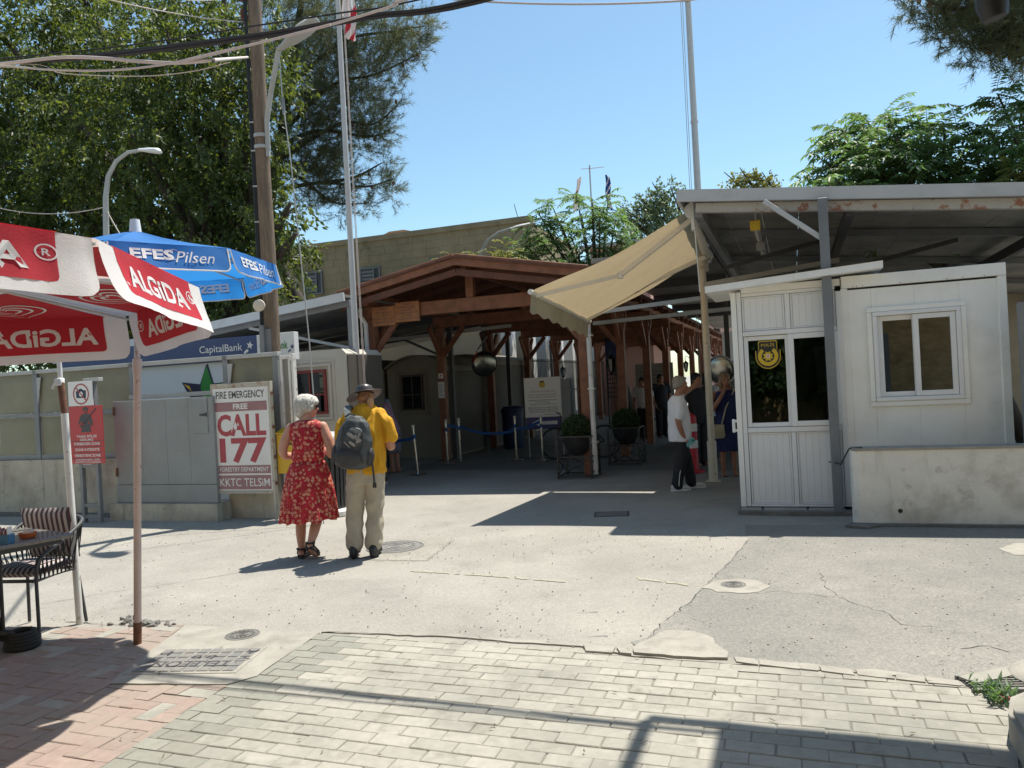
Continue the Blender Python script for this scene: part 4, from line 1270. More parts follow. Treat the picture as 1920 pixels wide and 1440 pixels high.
def comet(par, x, z, k, mt, y, mt2=None):
    m_ = MB(UP(x, y, z)); st = star5(.04 * k, .04 * k, .07 * k, .2)
    m_.add([(a, b, 0) for a, b in st] + [(.04 * k, .04 * k, 0)], [(i, (i + 1) % 10, 10) for i in range(10)])
    m_.add([(-.09 * k, -.1 * k, 0), (.0, -.06 * k, 0), (.01 * k, -.03 * k, 0), (-.03 * k, -.02 * k, 0), (-.08 * k, -.06 * k, 0)], [(0, 1, 2, 3, 4)])
    return m_.build('star_mark', M[mt], par)
comet(bk, -8.17, 2.45, 1.0, 'letter_white', -.003)
# big star on the wall, seen through the opening
m_ = MB(UP(-9.17, .095, 1.87))
m_.add([(x, y, 0) for x, y in [(-.46, .10), (-.08, .05), (.06, .36), (.10, .38), (.20, .05), (.6, .07), (.35, -.3), (.3, -.5), (-.1, -.4), (-.28, -.2)]], [tuple(range(10))]); m_.build('star_outline', M['navy_logo'], bk)
m_ = MB(UP(-9.17, .092, 1.87))
m_.add([(x, y, 0) for x, y in [(-.07, .0), (.0, .22), (.075, .34), (.18, .03), (.55, .05), (.33, -.28), (.0, -.25)]], [tuple(range(7))]); m_.build('star_body', M['green_logo'], bk)
m_ = MB(UP(-9.17, .091, 1.87)); m_.add([(-.42, .07, 0), (-.30, .03, 0), (-.26, -.06, 0), (-.30, -.03, 0)], [(0, 1, 2, 3)]); m_.build('star_tip', M['gold'], bk)
sb = thing('bank_side_sign', 'white projecting CapitalBank sign box right of the timber pole', 'sign', at(-7.66, 9.9), ANG)
m_ = MB(); m_.bx(0, .58, 0, .12, 2.20, 2.62, .004); m_.build('box', M['sign_white'], sb)
line(sb, 'Capital', .09, 2.43, .28, .12, 'navy', -.003, .004); line(sb, 'Bank', .355, 2.43, .22, .12, 'green_logo', -.003, .02)
comet(sb, .52, 2.37, .62, 'navy', -.003)
m_ = MB(); m_.bx(.1, .14, .13, .4, 2.3, 2.36); m_.build('bracket', M['steel_grey'], sb)

# ---------------------------------------------------------------- crossing cabins
def cabin(a0, a1, b, dep, h, arch, body, frame, label, win, grp=None, side=None, name='cabin'):
    t = thing(name, label, 'cabin', at(a0, b), ANG, grp)
    wd_ = a1 - a0
    def prof():
        pts = [(0, 0), (wd_, 0)]
        n = 10
        if arch:
            for i in range(n + 1):
                x = wd_ * (1 - i / n); pts.append((x, h + arch * math.sin(math.pi * i / n) ** .8))
        else:
            pts += [(wd_, h - .08), (wd_ - .08, h), (.08, h), (0, h - .08)]
        return pts
    m_ = MB(); m_.prism(prof(), -dep, 0, UP()); m_.build('body', M[body], t, fix=True)
    m_ = MB(); m_.bx(wd_ + .001, wd_ + .02, .02, dep - .02, .05, h - .1); m_.build('side_shade_panel', M['cabin_side_shade'], t)  # added dark panel, canopy shade painted on the right side
    if arch:
        m_ = MB()
        n = 10
        for i in range(n):
            p0, p1 = [(wd_ * (1 - q / n), h + arch * math.sin(math.pi * q / n) ** .8) for q in (i, i + 1)]
            m_.beam((p0[0], dep / 2 - .05, p0[1] + .02), (p1[0], dep / 2 - .05, p1[1] + .02), dep + .16, .035)
        m_.build('roof', M[body], t)
    for k, (x0, x1, z0, z1) in enumerate(win):
        m_ = MB()
        for q, e in ((.16, .012), (.09, .03)):
            for (p, r_, s_, u_) in ((x0 - q, x1 + q, z1 + q - .04, z1 + q), (x0 - q, x1 + q, z0 - q, z0 - q + .04), (x0 - q, x0 - q + .04, z0 - q + .041, z1 + q - .041), (x1 + q - .04, x1 + q, z0 - q + .041, z1 + q - .041)):
                m_.bx(p, r_, -e, .0, s_, u_, .004)
        m_.build('moulding', M[body], t)
        m_ = MB()
        for (p, r_, s_, u_) in ((x0, x1, z1 - .05, z1), (x0, x1, z0, z0 + .04), (x0, x0 + .05, z0 + .041, z1 - .051), (x1 - .05, x1, z0 + .041, z1 - .051), ((x0 + x1) / 2 - .012, (x0 + x1) / 2 + .012, z0 + .041, z1 - .051)):
            m_.bx(p, r_, -.04, -.002, s_, u_, .003)
        m_.bx(x0 + .051, x1 - .051, -.036, -.004, z0 + (z1 - z0) * .42, z0 + (z1 - z0) * .42 + .025)
        wn = m_.build('window', M[frame], t)
        m_ = MB(); m_.bx(x0 + .045, x1 - .045, -.02, -.012, z0 + .03, z1 - .04); m_.build('pane', M['glass_dark'], wn)
        m_ = MB(); m_.bx(x0 + .045, x1 - .045, -.006, -.002, z0 + .03, z1 - .04); m_.build('blind', M['steel_dark'], wn)
    return t
cb1 = cabin(-9.2, -6.87, 11.0, 1.15, 2.38, 0, 'cabin', 'red_frame', 'cream cabin with a dark red window frame right behind the fence end', [(1.30, 1.94, 1.32, 2.06)], 'crossing cabins')
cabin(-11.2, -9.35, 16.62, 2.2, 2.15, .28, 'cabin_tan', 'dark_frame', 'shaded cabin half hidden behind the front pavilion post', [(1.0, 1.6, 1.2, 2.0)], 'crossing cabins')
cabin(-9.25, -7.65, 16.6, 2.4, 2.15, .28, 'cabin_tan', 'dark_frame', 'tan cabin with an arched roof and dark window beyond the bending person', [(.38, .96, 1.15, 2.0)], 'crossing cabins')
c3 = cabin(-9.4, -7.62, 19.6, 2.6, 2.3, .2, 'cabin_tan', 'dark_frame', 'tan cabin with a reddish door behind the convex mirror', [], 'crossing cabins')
m_ = MB(); m_.bx(.25, .85, -.03, .0, .02, 2.05, .004); dr = m_.build('door', M['red_frame'], c3)
m_ = MB(); m_.bx(.3, .33, -.06, -.03, 1.0, 1.12); m_.build('handle', M['chrome'], dr)
m_ = MB(); m_.bx(1.05, 1.6, -.02, .0, .9, 2.0, .004); m_.build('window', M['steel_dark'], c3)
bwl = thing('beige_wall_building', 'beige rendered building with a stepped parapet behind the tan cabins', 'building', at(-11.95, 23.0), ANG)
m_ = MB(); m_.bx(.0, 3.0, 0, 4, 0, 4.0); m_.bx(-.7, 0, 0, 4, 0, 3.55); m_.bx(-1.5, -.7, 0, 4, 0, 2.9); m_.build('wall', M['beige_wall'], bwl)
m_ = MB(); m_.bx(-.0, 3.05, -.05, 4, 4.0, 4.1); m_.bx(-.75, -.02, -.05, 4, 3.55, 3.63); m_.build('coping', M['beige_wall'], bwl)
wb = thing('white_building', 'tall white rendered building glaring in the sun behind the left cabins', 'building', at(-17.5, 31.0), ANG)
m_ = MB(); m_.bx(0, 8.5, 0, 6, 0, 6.2); m_.build('wall', M['white_wall'], wb)
m_ = MB(); m_.bx(-.1, 8.6, -.1, 6.1, 6.2, 6.35); m_.build('roof', M['concrete'], wb)

# left canopy over the cabins
lc = thing('left_canopy', 'grey steel canopy roof over the cabins left of the pavilion', 'canopy', at(-7.35, 11.8), ANG)
LSL = .10
def lz(x): return 3.34 + LSL * x
m_ = MB(); m_.beam((-7, 0, lz(-7)), (.0, 0, lz(0)), .05, .15); m_.build('fascia', M['fascia'], lc)
for i in range(10):
    x0, x1 = -7 + i * .7, -7 + (i + 1) * .7 - .006
    m_ = MB(); vs = [(x0, .03, lz(x0) + .0), (x1, .03, lz(x1)), (x1, 9, lz(x1)), (x0, 9, lz(x0))]
    vs += [(x, y, z + .045) for x, y, z in vs]
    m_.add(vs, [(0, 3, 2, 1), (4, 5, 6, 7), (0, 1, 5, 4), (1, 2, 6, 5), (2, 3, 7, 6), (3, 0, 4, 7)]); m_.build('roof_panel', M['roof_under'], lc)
for y in (.2, 2.2, 4.4, 6.6):
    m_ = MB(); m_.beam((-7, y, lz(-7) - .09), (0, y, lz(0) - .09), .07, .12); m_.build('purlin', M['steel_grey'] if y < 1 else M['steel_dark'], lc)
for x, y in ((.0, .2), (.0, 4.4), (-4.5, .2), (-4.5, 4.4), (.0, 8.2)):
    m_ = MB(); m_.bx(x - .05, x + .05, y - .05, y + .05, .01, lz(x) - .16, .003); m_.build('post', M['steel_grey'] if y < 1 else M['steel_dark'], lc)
m_ = MB(); m_.beam((-2.2, .2, lz(-2.2) - .16), (-.06, .2, 2.45), .05, .05); m_.build('brace', M['steel_light'], lc)
m_ = MB(); m_.beam((-1.6, 4.4, lz(-1.6) - .16), (-.06, 4.4, 2.3), .05, .05); m_.build('brace', M['steel_dark'], lc)
m_ = MB(); m_.beam((-5, 4.4, 2.72), (1.5, 4.4, 2.95), .06, .07); m_.build('tie_bar', M['steel_light'], lc)
ct = thing('camera_notice', 'small white camera warning sign on the grey canopy post', 'sign', at(-7.35, 11.94), ANG)
m_ = MB(); m_.bx(-.08, .09, -.012, -.002, 1.93, 2.08); m_.build('plate', M['sign_white'], ct)
m_ = MB(UP(0, -.0135, 2.0)); m_.add([(-.06, .03, 0), (.06, .01, 0), (.05, -.015, 0), (-.02, -.005, 0), (-.03, -.04, 0), (-.05, -.035, 0), (-.045, .0, 0), (-.06, .005, 0)], [tuple(range(8))]); m_.build('symbol', M['letter_dark'], ct)

# railing fence, sunlit walls and lattice down the passage
bf = thing('bar_fence', 'tall black railing fence along the left side of the passage', 'fence', at(-8.0, 22.2), ANG)
m_ = MB()
for i in range(150): m_.tube([(0, i * .14, .1), (0, i * .14, 2.45)], .012, 5)
tag(m_.build('bars', M['black_metal'], bf), kind='stuff')
m_ = MB()
for z in (.15, 1.3, 2.35): m_.bx(-.02, .02, 0, 21, z, z + .04)
m_.build('rails', M['black_metal'], bf)
gw = thing('passage_wall', 'dark lower wall with pale sunlit pillars behind the railing fence', 'wall', at(-8.5, 22.2), ANG)
m_ = MB(); m_.bx(-.2, .0, 0, 21, 0, 1.75); m_.build('wall', M['steel_dark'], gw)
for i in range(6):
    m_ = MB(); m_.bx(-.25, .12, 1.0 + i * 3.6, 1.4 + i * 3.6, 0, 3.4, .01); m_.build('pillar', M['white_wall'], gw)
ph = thing('long_white_building', 'long pale building wall in bright light beyond the railing fence', 'building', at(-12.5, 28.0), ANG)
m_ = MB(); m_.bx(0, 3, 0, 30, 0, 4.6); m_.build('wall', M['white_wall'], ph)
m_ = MB()
for i in range(7): m_.bx(3.0, 3.06, 2 + i * 4, 3.4 + i * 4, 1.2, 3.2)
m_.build('window', M['steel_dark'], ph)
for nm, lab, a, b, w_, d_, h_, mt in (('pink_building', 'pale pink house closing the far end of the passage', -6.5, 58, 7, 8, 5.2, 'tile_pink'), ('yellow_building', 'yellowish house at the far right end of the passage', 1.2, 60, 8, 8, 6.0, 'beige_wall')):
    M.setdefault('tile_pink', mat('tile_pink', (.55, .33, .28), .9, .05, 1))
    t = thing(nm, lab, 'building', at(a, b), ANG)
    m_ = MB(); m_.bx(0, w_, 0, d_, 0, h_); m_.build('wall', M[mt], t)
    for i in range(3):
        m_ = MB(); m_.bx(.8 + i * 2.1, 1.9 + i * 2.1, -.04, .02, 1.0, 2.6); f_ = m_.build('window', M['white_paint'], t)
        m_ = MB(); m_.bx(.9 + i * 2.1, 1.8 + i * 2.1, -.05, -.04, 1.1, 2.5); m_.build('pane', M['steel_dark'], f_)
    m_ = MB(); m_.bx(-.2, w_ + .2, -.2, d_, h_, h_ + .15); m_.build('roof', M['tile'], t)

# lattice screen and blue board between the right posts
ls = thing('lattice_screen', 'dark lattice screen under a blue board on the left edge of the inner right row', 'screen', at(-6.3, 27.5), ANG)
m_ = MB()
for i in range(12):
    m_.beam((0, 0 + i * .0, 1.0 + i * .16), (.55, 0, 1.0 + i * .16), .02, .035)
for i in range(8): m_.beam((i * .078, .0, 1.0), (i * .078, .0, 2.9), .02, .025)
m_.build('lattice', M['black_metal'], ls)
m_ = MB(); m_.bx(.0, .55, -.02, .02, 2.4, 3.0); m_.build('board', M['navy'], ls)
m_ = MB(); m_.bx(-.05, .0, -.03, .03, .0, 3.0); m_.bx(.55, .6, -.03, .03, .0, 3.0); m_.build('posts', M['black_metal'], ls)

# ---------------------------------------------------------------- old stone building on the skyline
ob = thing('old_stone_building', 'old beige stone building with small shuttered windows behind the canopy', 'building', at(-31, 30), ANG)
WD = 21.2
HB = 8.25
win = [(10.25, 6.18, 1.0, 1.05), (13.2, 6.12, 1.02, 1.0), (16.6, 6.2, 1.0, 1.0), (6.6, 6.2, 1.0, 1.0)]
# coursed masonry: rows of blocks with recessed joints, left out at the windows
rows = [(5.4 + .32 * j, 5.4 + .32 * (j + 1)) for j in range(9)]
r = random.Random(4)
m_ = MB(); m_.bx(0, WD, .03, 8, 0, HB); m_.build('wall', M['stone'], ob)
cnt = 0; mbs = MB()
for (z0, z1) in rows:
    x = 9.0
    while x < 20.2:
        L_ = r.uniform(.42, .8)
        x1 = x + L_
        if not any(x1 > wx - .02 and x < wx + ww + .02 and z1 > wz - .02 and z0 < wz + wh + .02 for wx, wz, ww, wh in win):
            e = r.uniform(0, .008)
            if cnt < 296:
                q = MB(); q.bx(x + .004, x1 - .004, .016 - e, .029, z0 + .003, z1 - .003, .004); q.build('stone', M['stone'], ob)
            cnt += 1
        x = x1
m_ = MB(); m_.bx(-.1, WD + .1, -.06, .35, HB, HB + .22); m_.build('parapet', M['stone'], ob)
for (x, z, w_, h_) in win:
    m_ = MB(); m_.bx(x, x + w_, -.015, .028, z, z + h_); wn = m_.build('window', M['steel_dark'], ob)
    m_ = MB()
    for (a, b, c, d) in ((x, x + .07, z, z + h_), (x + w_ - .07, x + w_, z, z + h_), (x + .071, x + w_ - .071, z + h_ - .07, z + h_), (x + .071, x + w_ - .071, z, z + .06), (x + w_ * .65, x + w_ * .65 + .06, z + .061, z + h_ - .071)):
        m_.bx(a, b, -.05, -.016, c, d)
    for q in range(5): m_.bx(x + .08, x + w_ * .64, -.03, -.02, z + .12 + q * .16, z + .22 + q * .16)
    m_.build('shutter', M['steel_grey'], wn)
t = thing('tiled_roof', 'low terracotta tiled roof showing above the old stone parapet', 'roof', at(-20.6, 34), ANG)
m_ = MB(); m_.prism([(0, 0), (5.5, 0), (5.2, .15), (3.0, .75), (2.2, .75)], -5, 0, UP(0, 0, 8.75)); m_.build('tiles', M['tile'], t, fix=True)
m_ = MB(); m_.bx(.2, 5.3, .2, 4.8, 6, 8.75); m_.build('wall', M['stone'], t)
t = thing('ridge_house', 'low house roof with a reddish gable just above the pavilion right of the trees', 'building', at(-8.3, 34), ANG)
m_ = MB(); m_.bx(0, 2.6, 0, 5, 0, 7.5); m_.build('wall', M['tile_pink'], t)
m_ = MB(); m_.bx(-.4, 3.0, -.4, 5.4, 7.5, 7.65); m_.build('roof', M['roof_sheet'], t)

# ---------------------------------------------------------------- stone house behind the camera (it is what the booth's panes mirror)
sh = thing('stone_house', 'old rough stone house wall on the near side of the street, behind the viewer', 'building', at(-14, -4.6), ANG)
M['stone_house'] = mat('stone_house', (.50, .37, .20), .95, .25, 3, .8, 7, stretch=(1, 1, 3), stain=((.2, .13, .06), .5, .68, 1.1, .7))
m_ = MB(); m_.bx(0, 34, -6, 0, 0, 8.5); m_.build('wall', M['stone_house'], sh)
for i in range(6):
    m_ = MB(); m_.bx(4.8 + i * 5.2, 6.1 + i * 5.2, -.02, .06, .05, 2.5); m_.build('door', M['steel_grey'], sh)
m_ = MB(); m_.bx(-.1, 34.1, -6.1, .2, 8.5, 8.7); m_.build('cornice', M['stone'], sh)

# steel frame with a part cover high over the viewer's side of the street
fr = thing('overhead_awning', 'steel awning frame high over the near pavement, partly covered by a sheet', 'awning', at(3.2, 5.36, 4.5), ANG)
m_ = MB(Tr((-3.2, -5.36, -4.5))); m_.bx(.10, 6.5, 5.34, 5.40, 4.52, 4.58); m_.build('front_tube', M['steel_grey'], fr)
for x in (.07, 3.2, 6.4):
    m_ = MB(Tr((-3.2, -5.36, -4.5))); m_.bx(x, x + .06, -4.6, 5.339, 4.52, 4.58); m_.build('side_tube', M['steel_grey'], fr)
m_ = MB(Tr((-3.2, -5.36, -4.5))); m_.bx(.44, 6.46, -4.5, 5.42, 4.582, 4.61); m_.build('cover', M['roof_sheet'], fr)
m_ = MB(Tr((-3.2, -5.36, -4.5))); m_.bx(6.4, 6.48, 5.3, 5.38, 0, 4.52); m_.build('post', M['steel_grey'], fr)
ds = thing('hanging_strap', 'dark blurred strap end hanging close to the lens at top right', 'strap', tuple(P(1862, 40, .62)))
m_ = MB()
m_.tube([(-.05, .02, 4.58 - ds.location.z), (-.004, 0, .06), (.0, 0, .012), (.002, 0, .002)], [.009, .0095, .0115, .009], 12); m_.build('strap', M['black'], ds, smooth=60)
from mathutils import noise as mnoise
# ================================================================== POLES, WIRES, LAMPS, FLAGS
def onp(px, py, b):
    a, z = onplane(px, py, UV(0, b), ANG)
    return UV(a, b, z)
def sag(p, q, d, n=16):
    p, q = Vector(p), Vector(q)
    return [p.lerp(q, i / n) - Vector((0, 0, d * 4 * (i / n) * (1 - i / n))) for i in range(n + 1)]

pb = onp(512, 665, 9.12); pole_xy = Vector((pb.x, pb.y, 0))
up_ = thing('utility_pole', 'tall weathered timber utility pole standing behind the end of the fence', 'pole', tuple(pole_xy))
m_ = MB()
n = 20
m_.tube([(-.0 + .004 * math.sin(i), 0, i * 9.0 / n) for i in range(n + 1)], [.118 - .03 * i / n for i in range(n + 1)], 16)
m_.build('shaft', M['pole_wood'], up_, smooth=50)
m_ = MB()
for x in (-.115, -.09): m_.tube([(x - .012, -.06, i * 8.6 / 18) for i in range(1, 19)], .014, 6)
m_.build('cable_run', M['cable'], up_)
m_ = MB()
for z in (2.9, 3.5, 4.1, 4.6, 5.1, 5.5): m_.bx(-.135, -.07, -.085, -.03, z, z + .02)
m_.build('clips', M['steel_light'], up_)
for z in (5.14, 5.3):
    m_ = MB(); m_.lathe([(.112, 0), (.116, .0), (.116, .05), (.112, .05)], 16, (0, 0, z), caps=False); m_.build('band', M['steel_light'], up_)
m_ = MB(); m_.bx(-.1, .02, -.13, -.1, 2.05, 2.6, .004); m_.bx(-.12, -.06, -.19, -.13, 2.2, 2.65, .006); m_.build('conduit_box', M['steel_grey'], up_)
m_ = MB()
for z in (7.0, 7.25, 7.5):
    m_.bx(-.2, .0, -.02, .02, z, z + .03); m_.lathe([(.02, 0), (.035, .02), (.02, .05), (.035, .07), (.02, .1)], 10, (-.17, -.02, z + .03))
m_.build('insulators', M['rust'], up_)
# siren / lamp on the pole
t = thing('round_speaker', 'small round cream loudspeaker fixed to the timber pole below the blue parasol', 'loudspeaker', tuple(pole_xy))
m_ = MB(Tr((-.09, -.17, 2.92), 0, math.pi / 2)); m_.lathe([(.02, 0), (.075, .01), (.085, .05), (.08, .07), (.03, .09)], 20); m_.build('body', M['cream_paint'], t, smooth=50)
m_ = MB(); m_.tube([(-.09, -.11, 2.92), (0, -.05, 2.92)], .012, 8); m_.tube([(-.10, -.12, 2.85), (-.13, -.12, 2.5), (-.13, -.12, 2.3)], .006, 6); m_.build('bracket', M['cable'], t)

def lamp_head(M_, L_=.62, wd=.15):
    m1 = MB(M_)
    secs = [(0, .05, .04), (.12, .07, .05), (.25, wd * .8, .07), (.45, wd, .075), (L_ - .05, wd * .85, .06), (L_, wd * .4, .03)]
    vs, fs = [], []
    k = 12
    for x, w_, h_ in secs:
        for i in range(k):
            an = 2 * math.pi * i / k
            y = w_ * math.cos(an); z = h_ * math.sin(an) * (1.0 if math.sin(an) > 0 else .45)
            vs.append((x, y, z))
    for i in range(len(secs) - 1):
        for j in range(k):
            l = (j + 1) % k; fs.append((i * k + j, i * k + l, (i + 1) * k + l, (i + 1) * k + j))
    fs.append(tuple(range(k))[::-1]); fs.append(tuple(range((len(secs) - 1) * k, len(secs) * k)))
    m1.add(vs, fs); return m1
# lamp on the timber pole
la = thing('street_lamp', 'grey street lamp on a curved bracket fixed to the timber utility pole', 'street lamp', tuple(pole_xy), 0, 'street lamps')
H0 = onp(545, 62, 8.9)
base = pole_xy + Vector((.1, -.06, 5.12))
pts = [base, base + Vector((.02, -.02, .45)), base + Vector((.10, -.05, .95)), base + Vector((.22, -.1, 1.28))]
tip = onp(522, 95, 8.85)
pts = [base, base + Vector((.01, -.02, .4)), base.lerp(tip, .55) + Vector((-.03, 0, .08)), tip]
m_ = MB(Matrix.Translation(-pole_xy)); m_.tube(pts, .035, 10); m_.beam(base + Vector((0, 0, -.1)), base + Vector((0, 0, .25)), .05, .05); m_.build('bracket_arm', M['steel_light'], la, smooth=40)
d = Vector((.80, -.15, .46)).normalized()
q = d.to_track_quat('X', 'Z').to_matrix().to_4x4()
lamp_head(Matrix.Translation(tip - pole_xy) @ q, .68, .17).build('head', M['steel_light'], la, smooth=50)
# lamp behind the EFES parasol
fb_ = onp(199, 430, 11.6)
la2 = thing('street_lamp', 'white hooked street lamp in front of the leafy tree behind the blue parasol', 'street lamp', (fb_.x, fb_.y, 0), 0, 'street lamps')
pts = [onp(*p, 11.6) for p in ((202, 640), (199, 430), (198, 370), (203, 330), (218, 302), (240, 286), (262, 282))]
pts = [Vector((pts[0].x, pts[0].y, .02))] + pts
m_ = MB(Matrix.Translation((-fb_.x, -fb_.y, 0))); m_.tube(pts, [.06, .06, .055, .05, .045, .04, .035, .03], 12); m_.build('post', M['steel_light'], la2, smooth=40)
e = pts[-1]; d = (onp(320, 287, 11.6) - e).normalized()
lamp_head(Matrix.Translation(e - Vector((fb_.x, fb_.y, 0))) @ d.to_track_quat('X', 'Z').to_matrix().to_4x4(), .52, .1).build('head', M['sign_white'], la2, smooth=50)
# lamp behind the pavilion ridge
B3 = 26.0
fb3 = onp(899, 500, B3)
la3 = thing('street_lamp', 'white street lamp on a bowed arm rising behind the pavilion roof among green trees', 'street lamp', (fb3.x, fb3.y, 0), 0, 'street lamps')
pts = [Vector((fb3.x, fb3.y, .02))] + [onp(*p, B3) for p in ((899, 490), (903, 470), (915, 450), (935, 436), (957, 429))]
m_ = MB(Matrix.Translation((-fb3.x, -fb3.y, 0))); m_.tube(pts, [.08, .06, .055, .05, .05, .045], 10); m_.build('post', M['steel_light'], la3, smooth=40)
e = pts[-1]; d = (onp(1000, 420, B3) - e).normalized()
lamp_head(Matrix.Translation(e - Vector((fb3.x, fb3.y, 0))) @ d.to_track_quat('X', 'Z').to_matrix().to_4x4(), .95, .17).build('head', M['sign_white'], la3, smooth=50)

# overhead cables across the street, tied along the steel frame
def wire(name, label, pts, r, mt, grp=None, n=8):
    o = MB(); o.tube(pts, r, n)
    return tag(o.build(name, M[mt], smooth=60), label, 'cable', grp)
def smoothpts(pts, k=6):
    out_ = []
    P_ = [pts[0] * 2 - pts[1]] + pts + [pts[-1] * 2 - pts[-2]]
    for i in range(1, len(P_) - 2):
        for j in range(k):
            t = j / k
            a, b, c, d_ = P_[i - 1], P_[i], P_[i + 1], P_[i + 2]
            out_.append(.5 * ((2 * b) + (c - a) * t + (2 * a - 5 * b + 4 * c - d_) * t * t + (3 * b - a - 3 * c + d_) * t ** 3))
    out_.append(pts[-1]); return out_
def run(pxs, b, tail=None, head=None):
    pts = [onp(x, y, b) for x, y in pxs]
    if tail: pts.append(UV(*tail))
    if head: pts = [UV(*head)] + pts
    return smoothpts(pts)
E1 = (.2, 5.3, 4.53)
E2 = (6.4, 5.37, 4.60)
wire('cable_bundle', 'thick black cable bundle slung across the top of the street', run([(-120, 132), (0, 119), (180, 107), (480, 70), (690, 33), (900, 2)], 5.30, (.2, 5.3, 4.60), (-11, 5.3, 5.4)) + [UV(*E2)], .020, 'cable')
wire('overhead_cable', 'black cable twisted along the thick bundle', run([(-120, 128), (0, 117), (180, 101), (480, 64), (690, 28), (880, 0)], 5.26, (.2, 5.3, 4.57), (-11, 5.26, 5.42)), .010, 'cable')
wire('overhead_cable', 'thin black cable above the thick bundle at the top', run([(-100, 118), (0, 110), (250, 84), (480, 48), (640, 24), (800, -4)], 5.35, (.2, 5.32, 4.62), (-11, 5.3, 5.4)), .007, 'cable')
wire('overhead_cable', 'pale pink cable rising from the pole to the right above the bundle', run([(340, 117), (480, 82), (600, 52), (670, 32), (740, 10), (800, -12)], 5.22, (.2, 5.3, 4.63)), .010, 'cable_pale')
wire('overhead_cable', 'pale pink cable looping below the bundle at the far left', run([(-120, 124), (0, 124), (100, 131), (200, 132), (300, 122), (400, 100), (500, 77), (620, 46)], 5.2, None, (-11, 5.3, 5.4)), .010, 'cable_pale')
wire('overhead_cable', 'pale pink cable running level into the timber pole', run([(-120, 128), (0, 120), (110, 108), (190, 109), (260, 115), (330, 118), (400, 113)], 5.24, None, (-11, 5.3, 5.35)) + [Vector((pole_xy.x, pole_xy.y, 0)) + Vector((-.1, -.1, onplane(490, 102, UV(0, 9.0), ANG)[1]))], .016, 'cable_pale')
wire('thin_wire', 'thin sagging wire hanging below the pale cables at the left', run([(0, 122), (120, 138), (260, 143), (360, 134), (430, 117)], 5.3, None, (-11, 5.3, 5.35)), .004, 'cable_pale')
wire('thin_wire', 'thin yellowish wire descending from top left to the pole insulators', sag(onp(160, -12, 7.0), pole_xy + Vector((-.17, -.02, 6.95)), .05), .007, 'cable_pale')
wire('thin_wire', 'thin wire crossing the very top left corner towards the pole', sag(onp(270, -8, 7.0), pole_xy + Vector((-.17, -.02, 7.3)), .05), .005, 'cable_pale')
lp = Vector((fb_.x, fb_.y, onplane(199, 388, UV(0, 11.6), ANG)[1]))
wire('thin_wire', 'sagging pale wire from the hooked lamp to the left edge', sag(lp, onp(-60, 372, 11.6), .22), .009, 'cable_pale')
wire('thin_wire', 'slack wire from the hooked lamp down behind the blue parasol', sag(lp + Vector((0, 0, -.0)), onp(232, 450, 11.6), .02), .010, 'cable_pale')
wire('overhead_cable', 'thin pale cable across the sky at the top to the right flagpole', [Vector(p) for p in sag(onp(850, -1, 21.5), onp(1288, 1, 21.9), .12)] + [onp(1330, -6, 21.9)], .03, 'cable_pale')
# guy wire with turnbuckle
g0 = onp(524, 108, 8.7); g1 = onp(606, 965, 8.4); g1.z = .0
gy = thing('guy_wire', 'thin steel guy wire with a turnbuckle running down beside the timber pole', 'cable', tuple(g1))
pts = [g0, onp(530, 190, 8.68), onp(545, 300, 8.63), onp(580, 640, 8.5), g1]
m_ = MB(Matrix.Translation(-g1)); m_.tube(pts, .008, 6); m_.build('wire', M['steel_light'], gy)
m_ = MB(Matrix.Translation(-g1)); tb = onp(531, 198, 8.68)
m_.tube([tb + Vector((0, 0, .1)), tb + Vector((.005, 0, -.12))], .022, 8); m_.build('turnbuckle', M['steel_grey'], gy)

# flagpoles
fpz = onp(681, 900, 11.4)
fl = thing('flagpole', 'peeling white flagpole left of the pavilion with a red and white flag', 'flagpole', (fpz.x, fpz.y, 0))
m_ = MB(); m_.tube([(0, 0, i * .5) for i in range(19)], [.056 - .0009 * i for i in range(19)], 12); m_.lathe([(.14, .005), (.14, .03), (.08, .05)], 14)
M['flaked'] = mat('flaked', (.52, .51, .50), .5, .06, 6, stain=[((.36, .34, .32), .62, .66, 16, .8), ((.55, .53, .5), .5, .7, 4, .5)])
m_.build('pole', M['flaked'], fl, smooth=50)
m_ = MB(); m_.tube([(.11, -.03, .8), (.085, -.03, 8.0)], .006, 5); m_.tube([(.13, -.03, .8), (.10, -.03, 8.0)], .006, 5); m_.tube([(0, 0, .8), (.13, -.03, .8)], .006, 5); m_.build('halyard', M['cable_pale'], fl)
fz0 = onplane(655, 62, UV(0, 11.4), ANG)[1]
def flagf(s, t):
    return Vector((.075 + s * .22 + .02 * math.sin(t * 9 + s * 3), -.03 + .05 * math.sin(s * 14 + t * 3) * (1 - .3 * t), fz0 + .9 - t * .95 - s * .08 + .0))
m_ = MB()
nu, nv = 14, 26
m_.grid(flagf, nu, nv)
for i in range(nu):
    for j in range(nv):
        s = i / nu; t = j / nv
        k = t * 1.0 + s * .55
        m_.m[i * nv + j] = 1 if (.82 < k < 1.0 or 1.25 < k < 1.36 or .1 < k < .2) else 0
m_.build('flag', [M['fab_white'], M['fab_red']], fl, smooth=180)
fr_p = onp(1312, 420, 22.0)
fl2 = thing('flagpole', 'bare white flagpole rising behind the steel canopy against the sky', 'flagpole', (fr_p.x, fr_p.y, 0))
m_ = MB(); m_.tube([(0, 0, i * .62) for i in range(24)], [.115 - .0018 * i for i in range(24)], 12); m_.lathe([(.2, .005), (.2, .03), (.12, .05)], 14); m_.lathe([(.1, 8.6), (.108, 8.64), (.1, 8.68)], 12); m_.build('pole', M['flaked'], fl2, smooth=50)
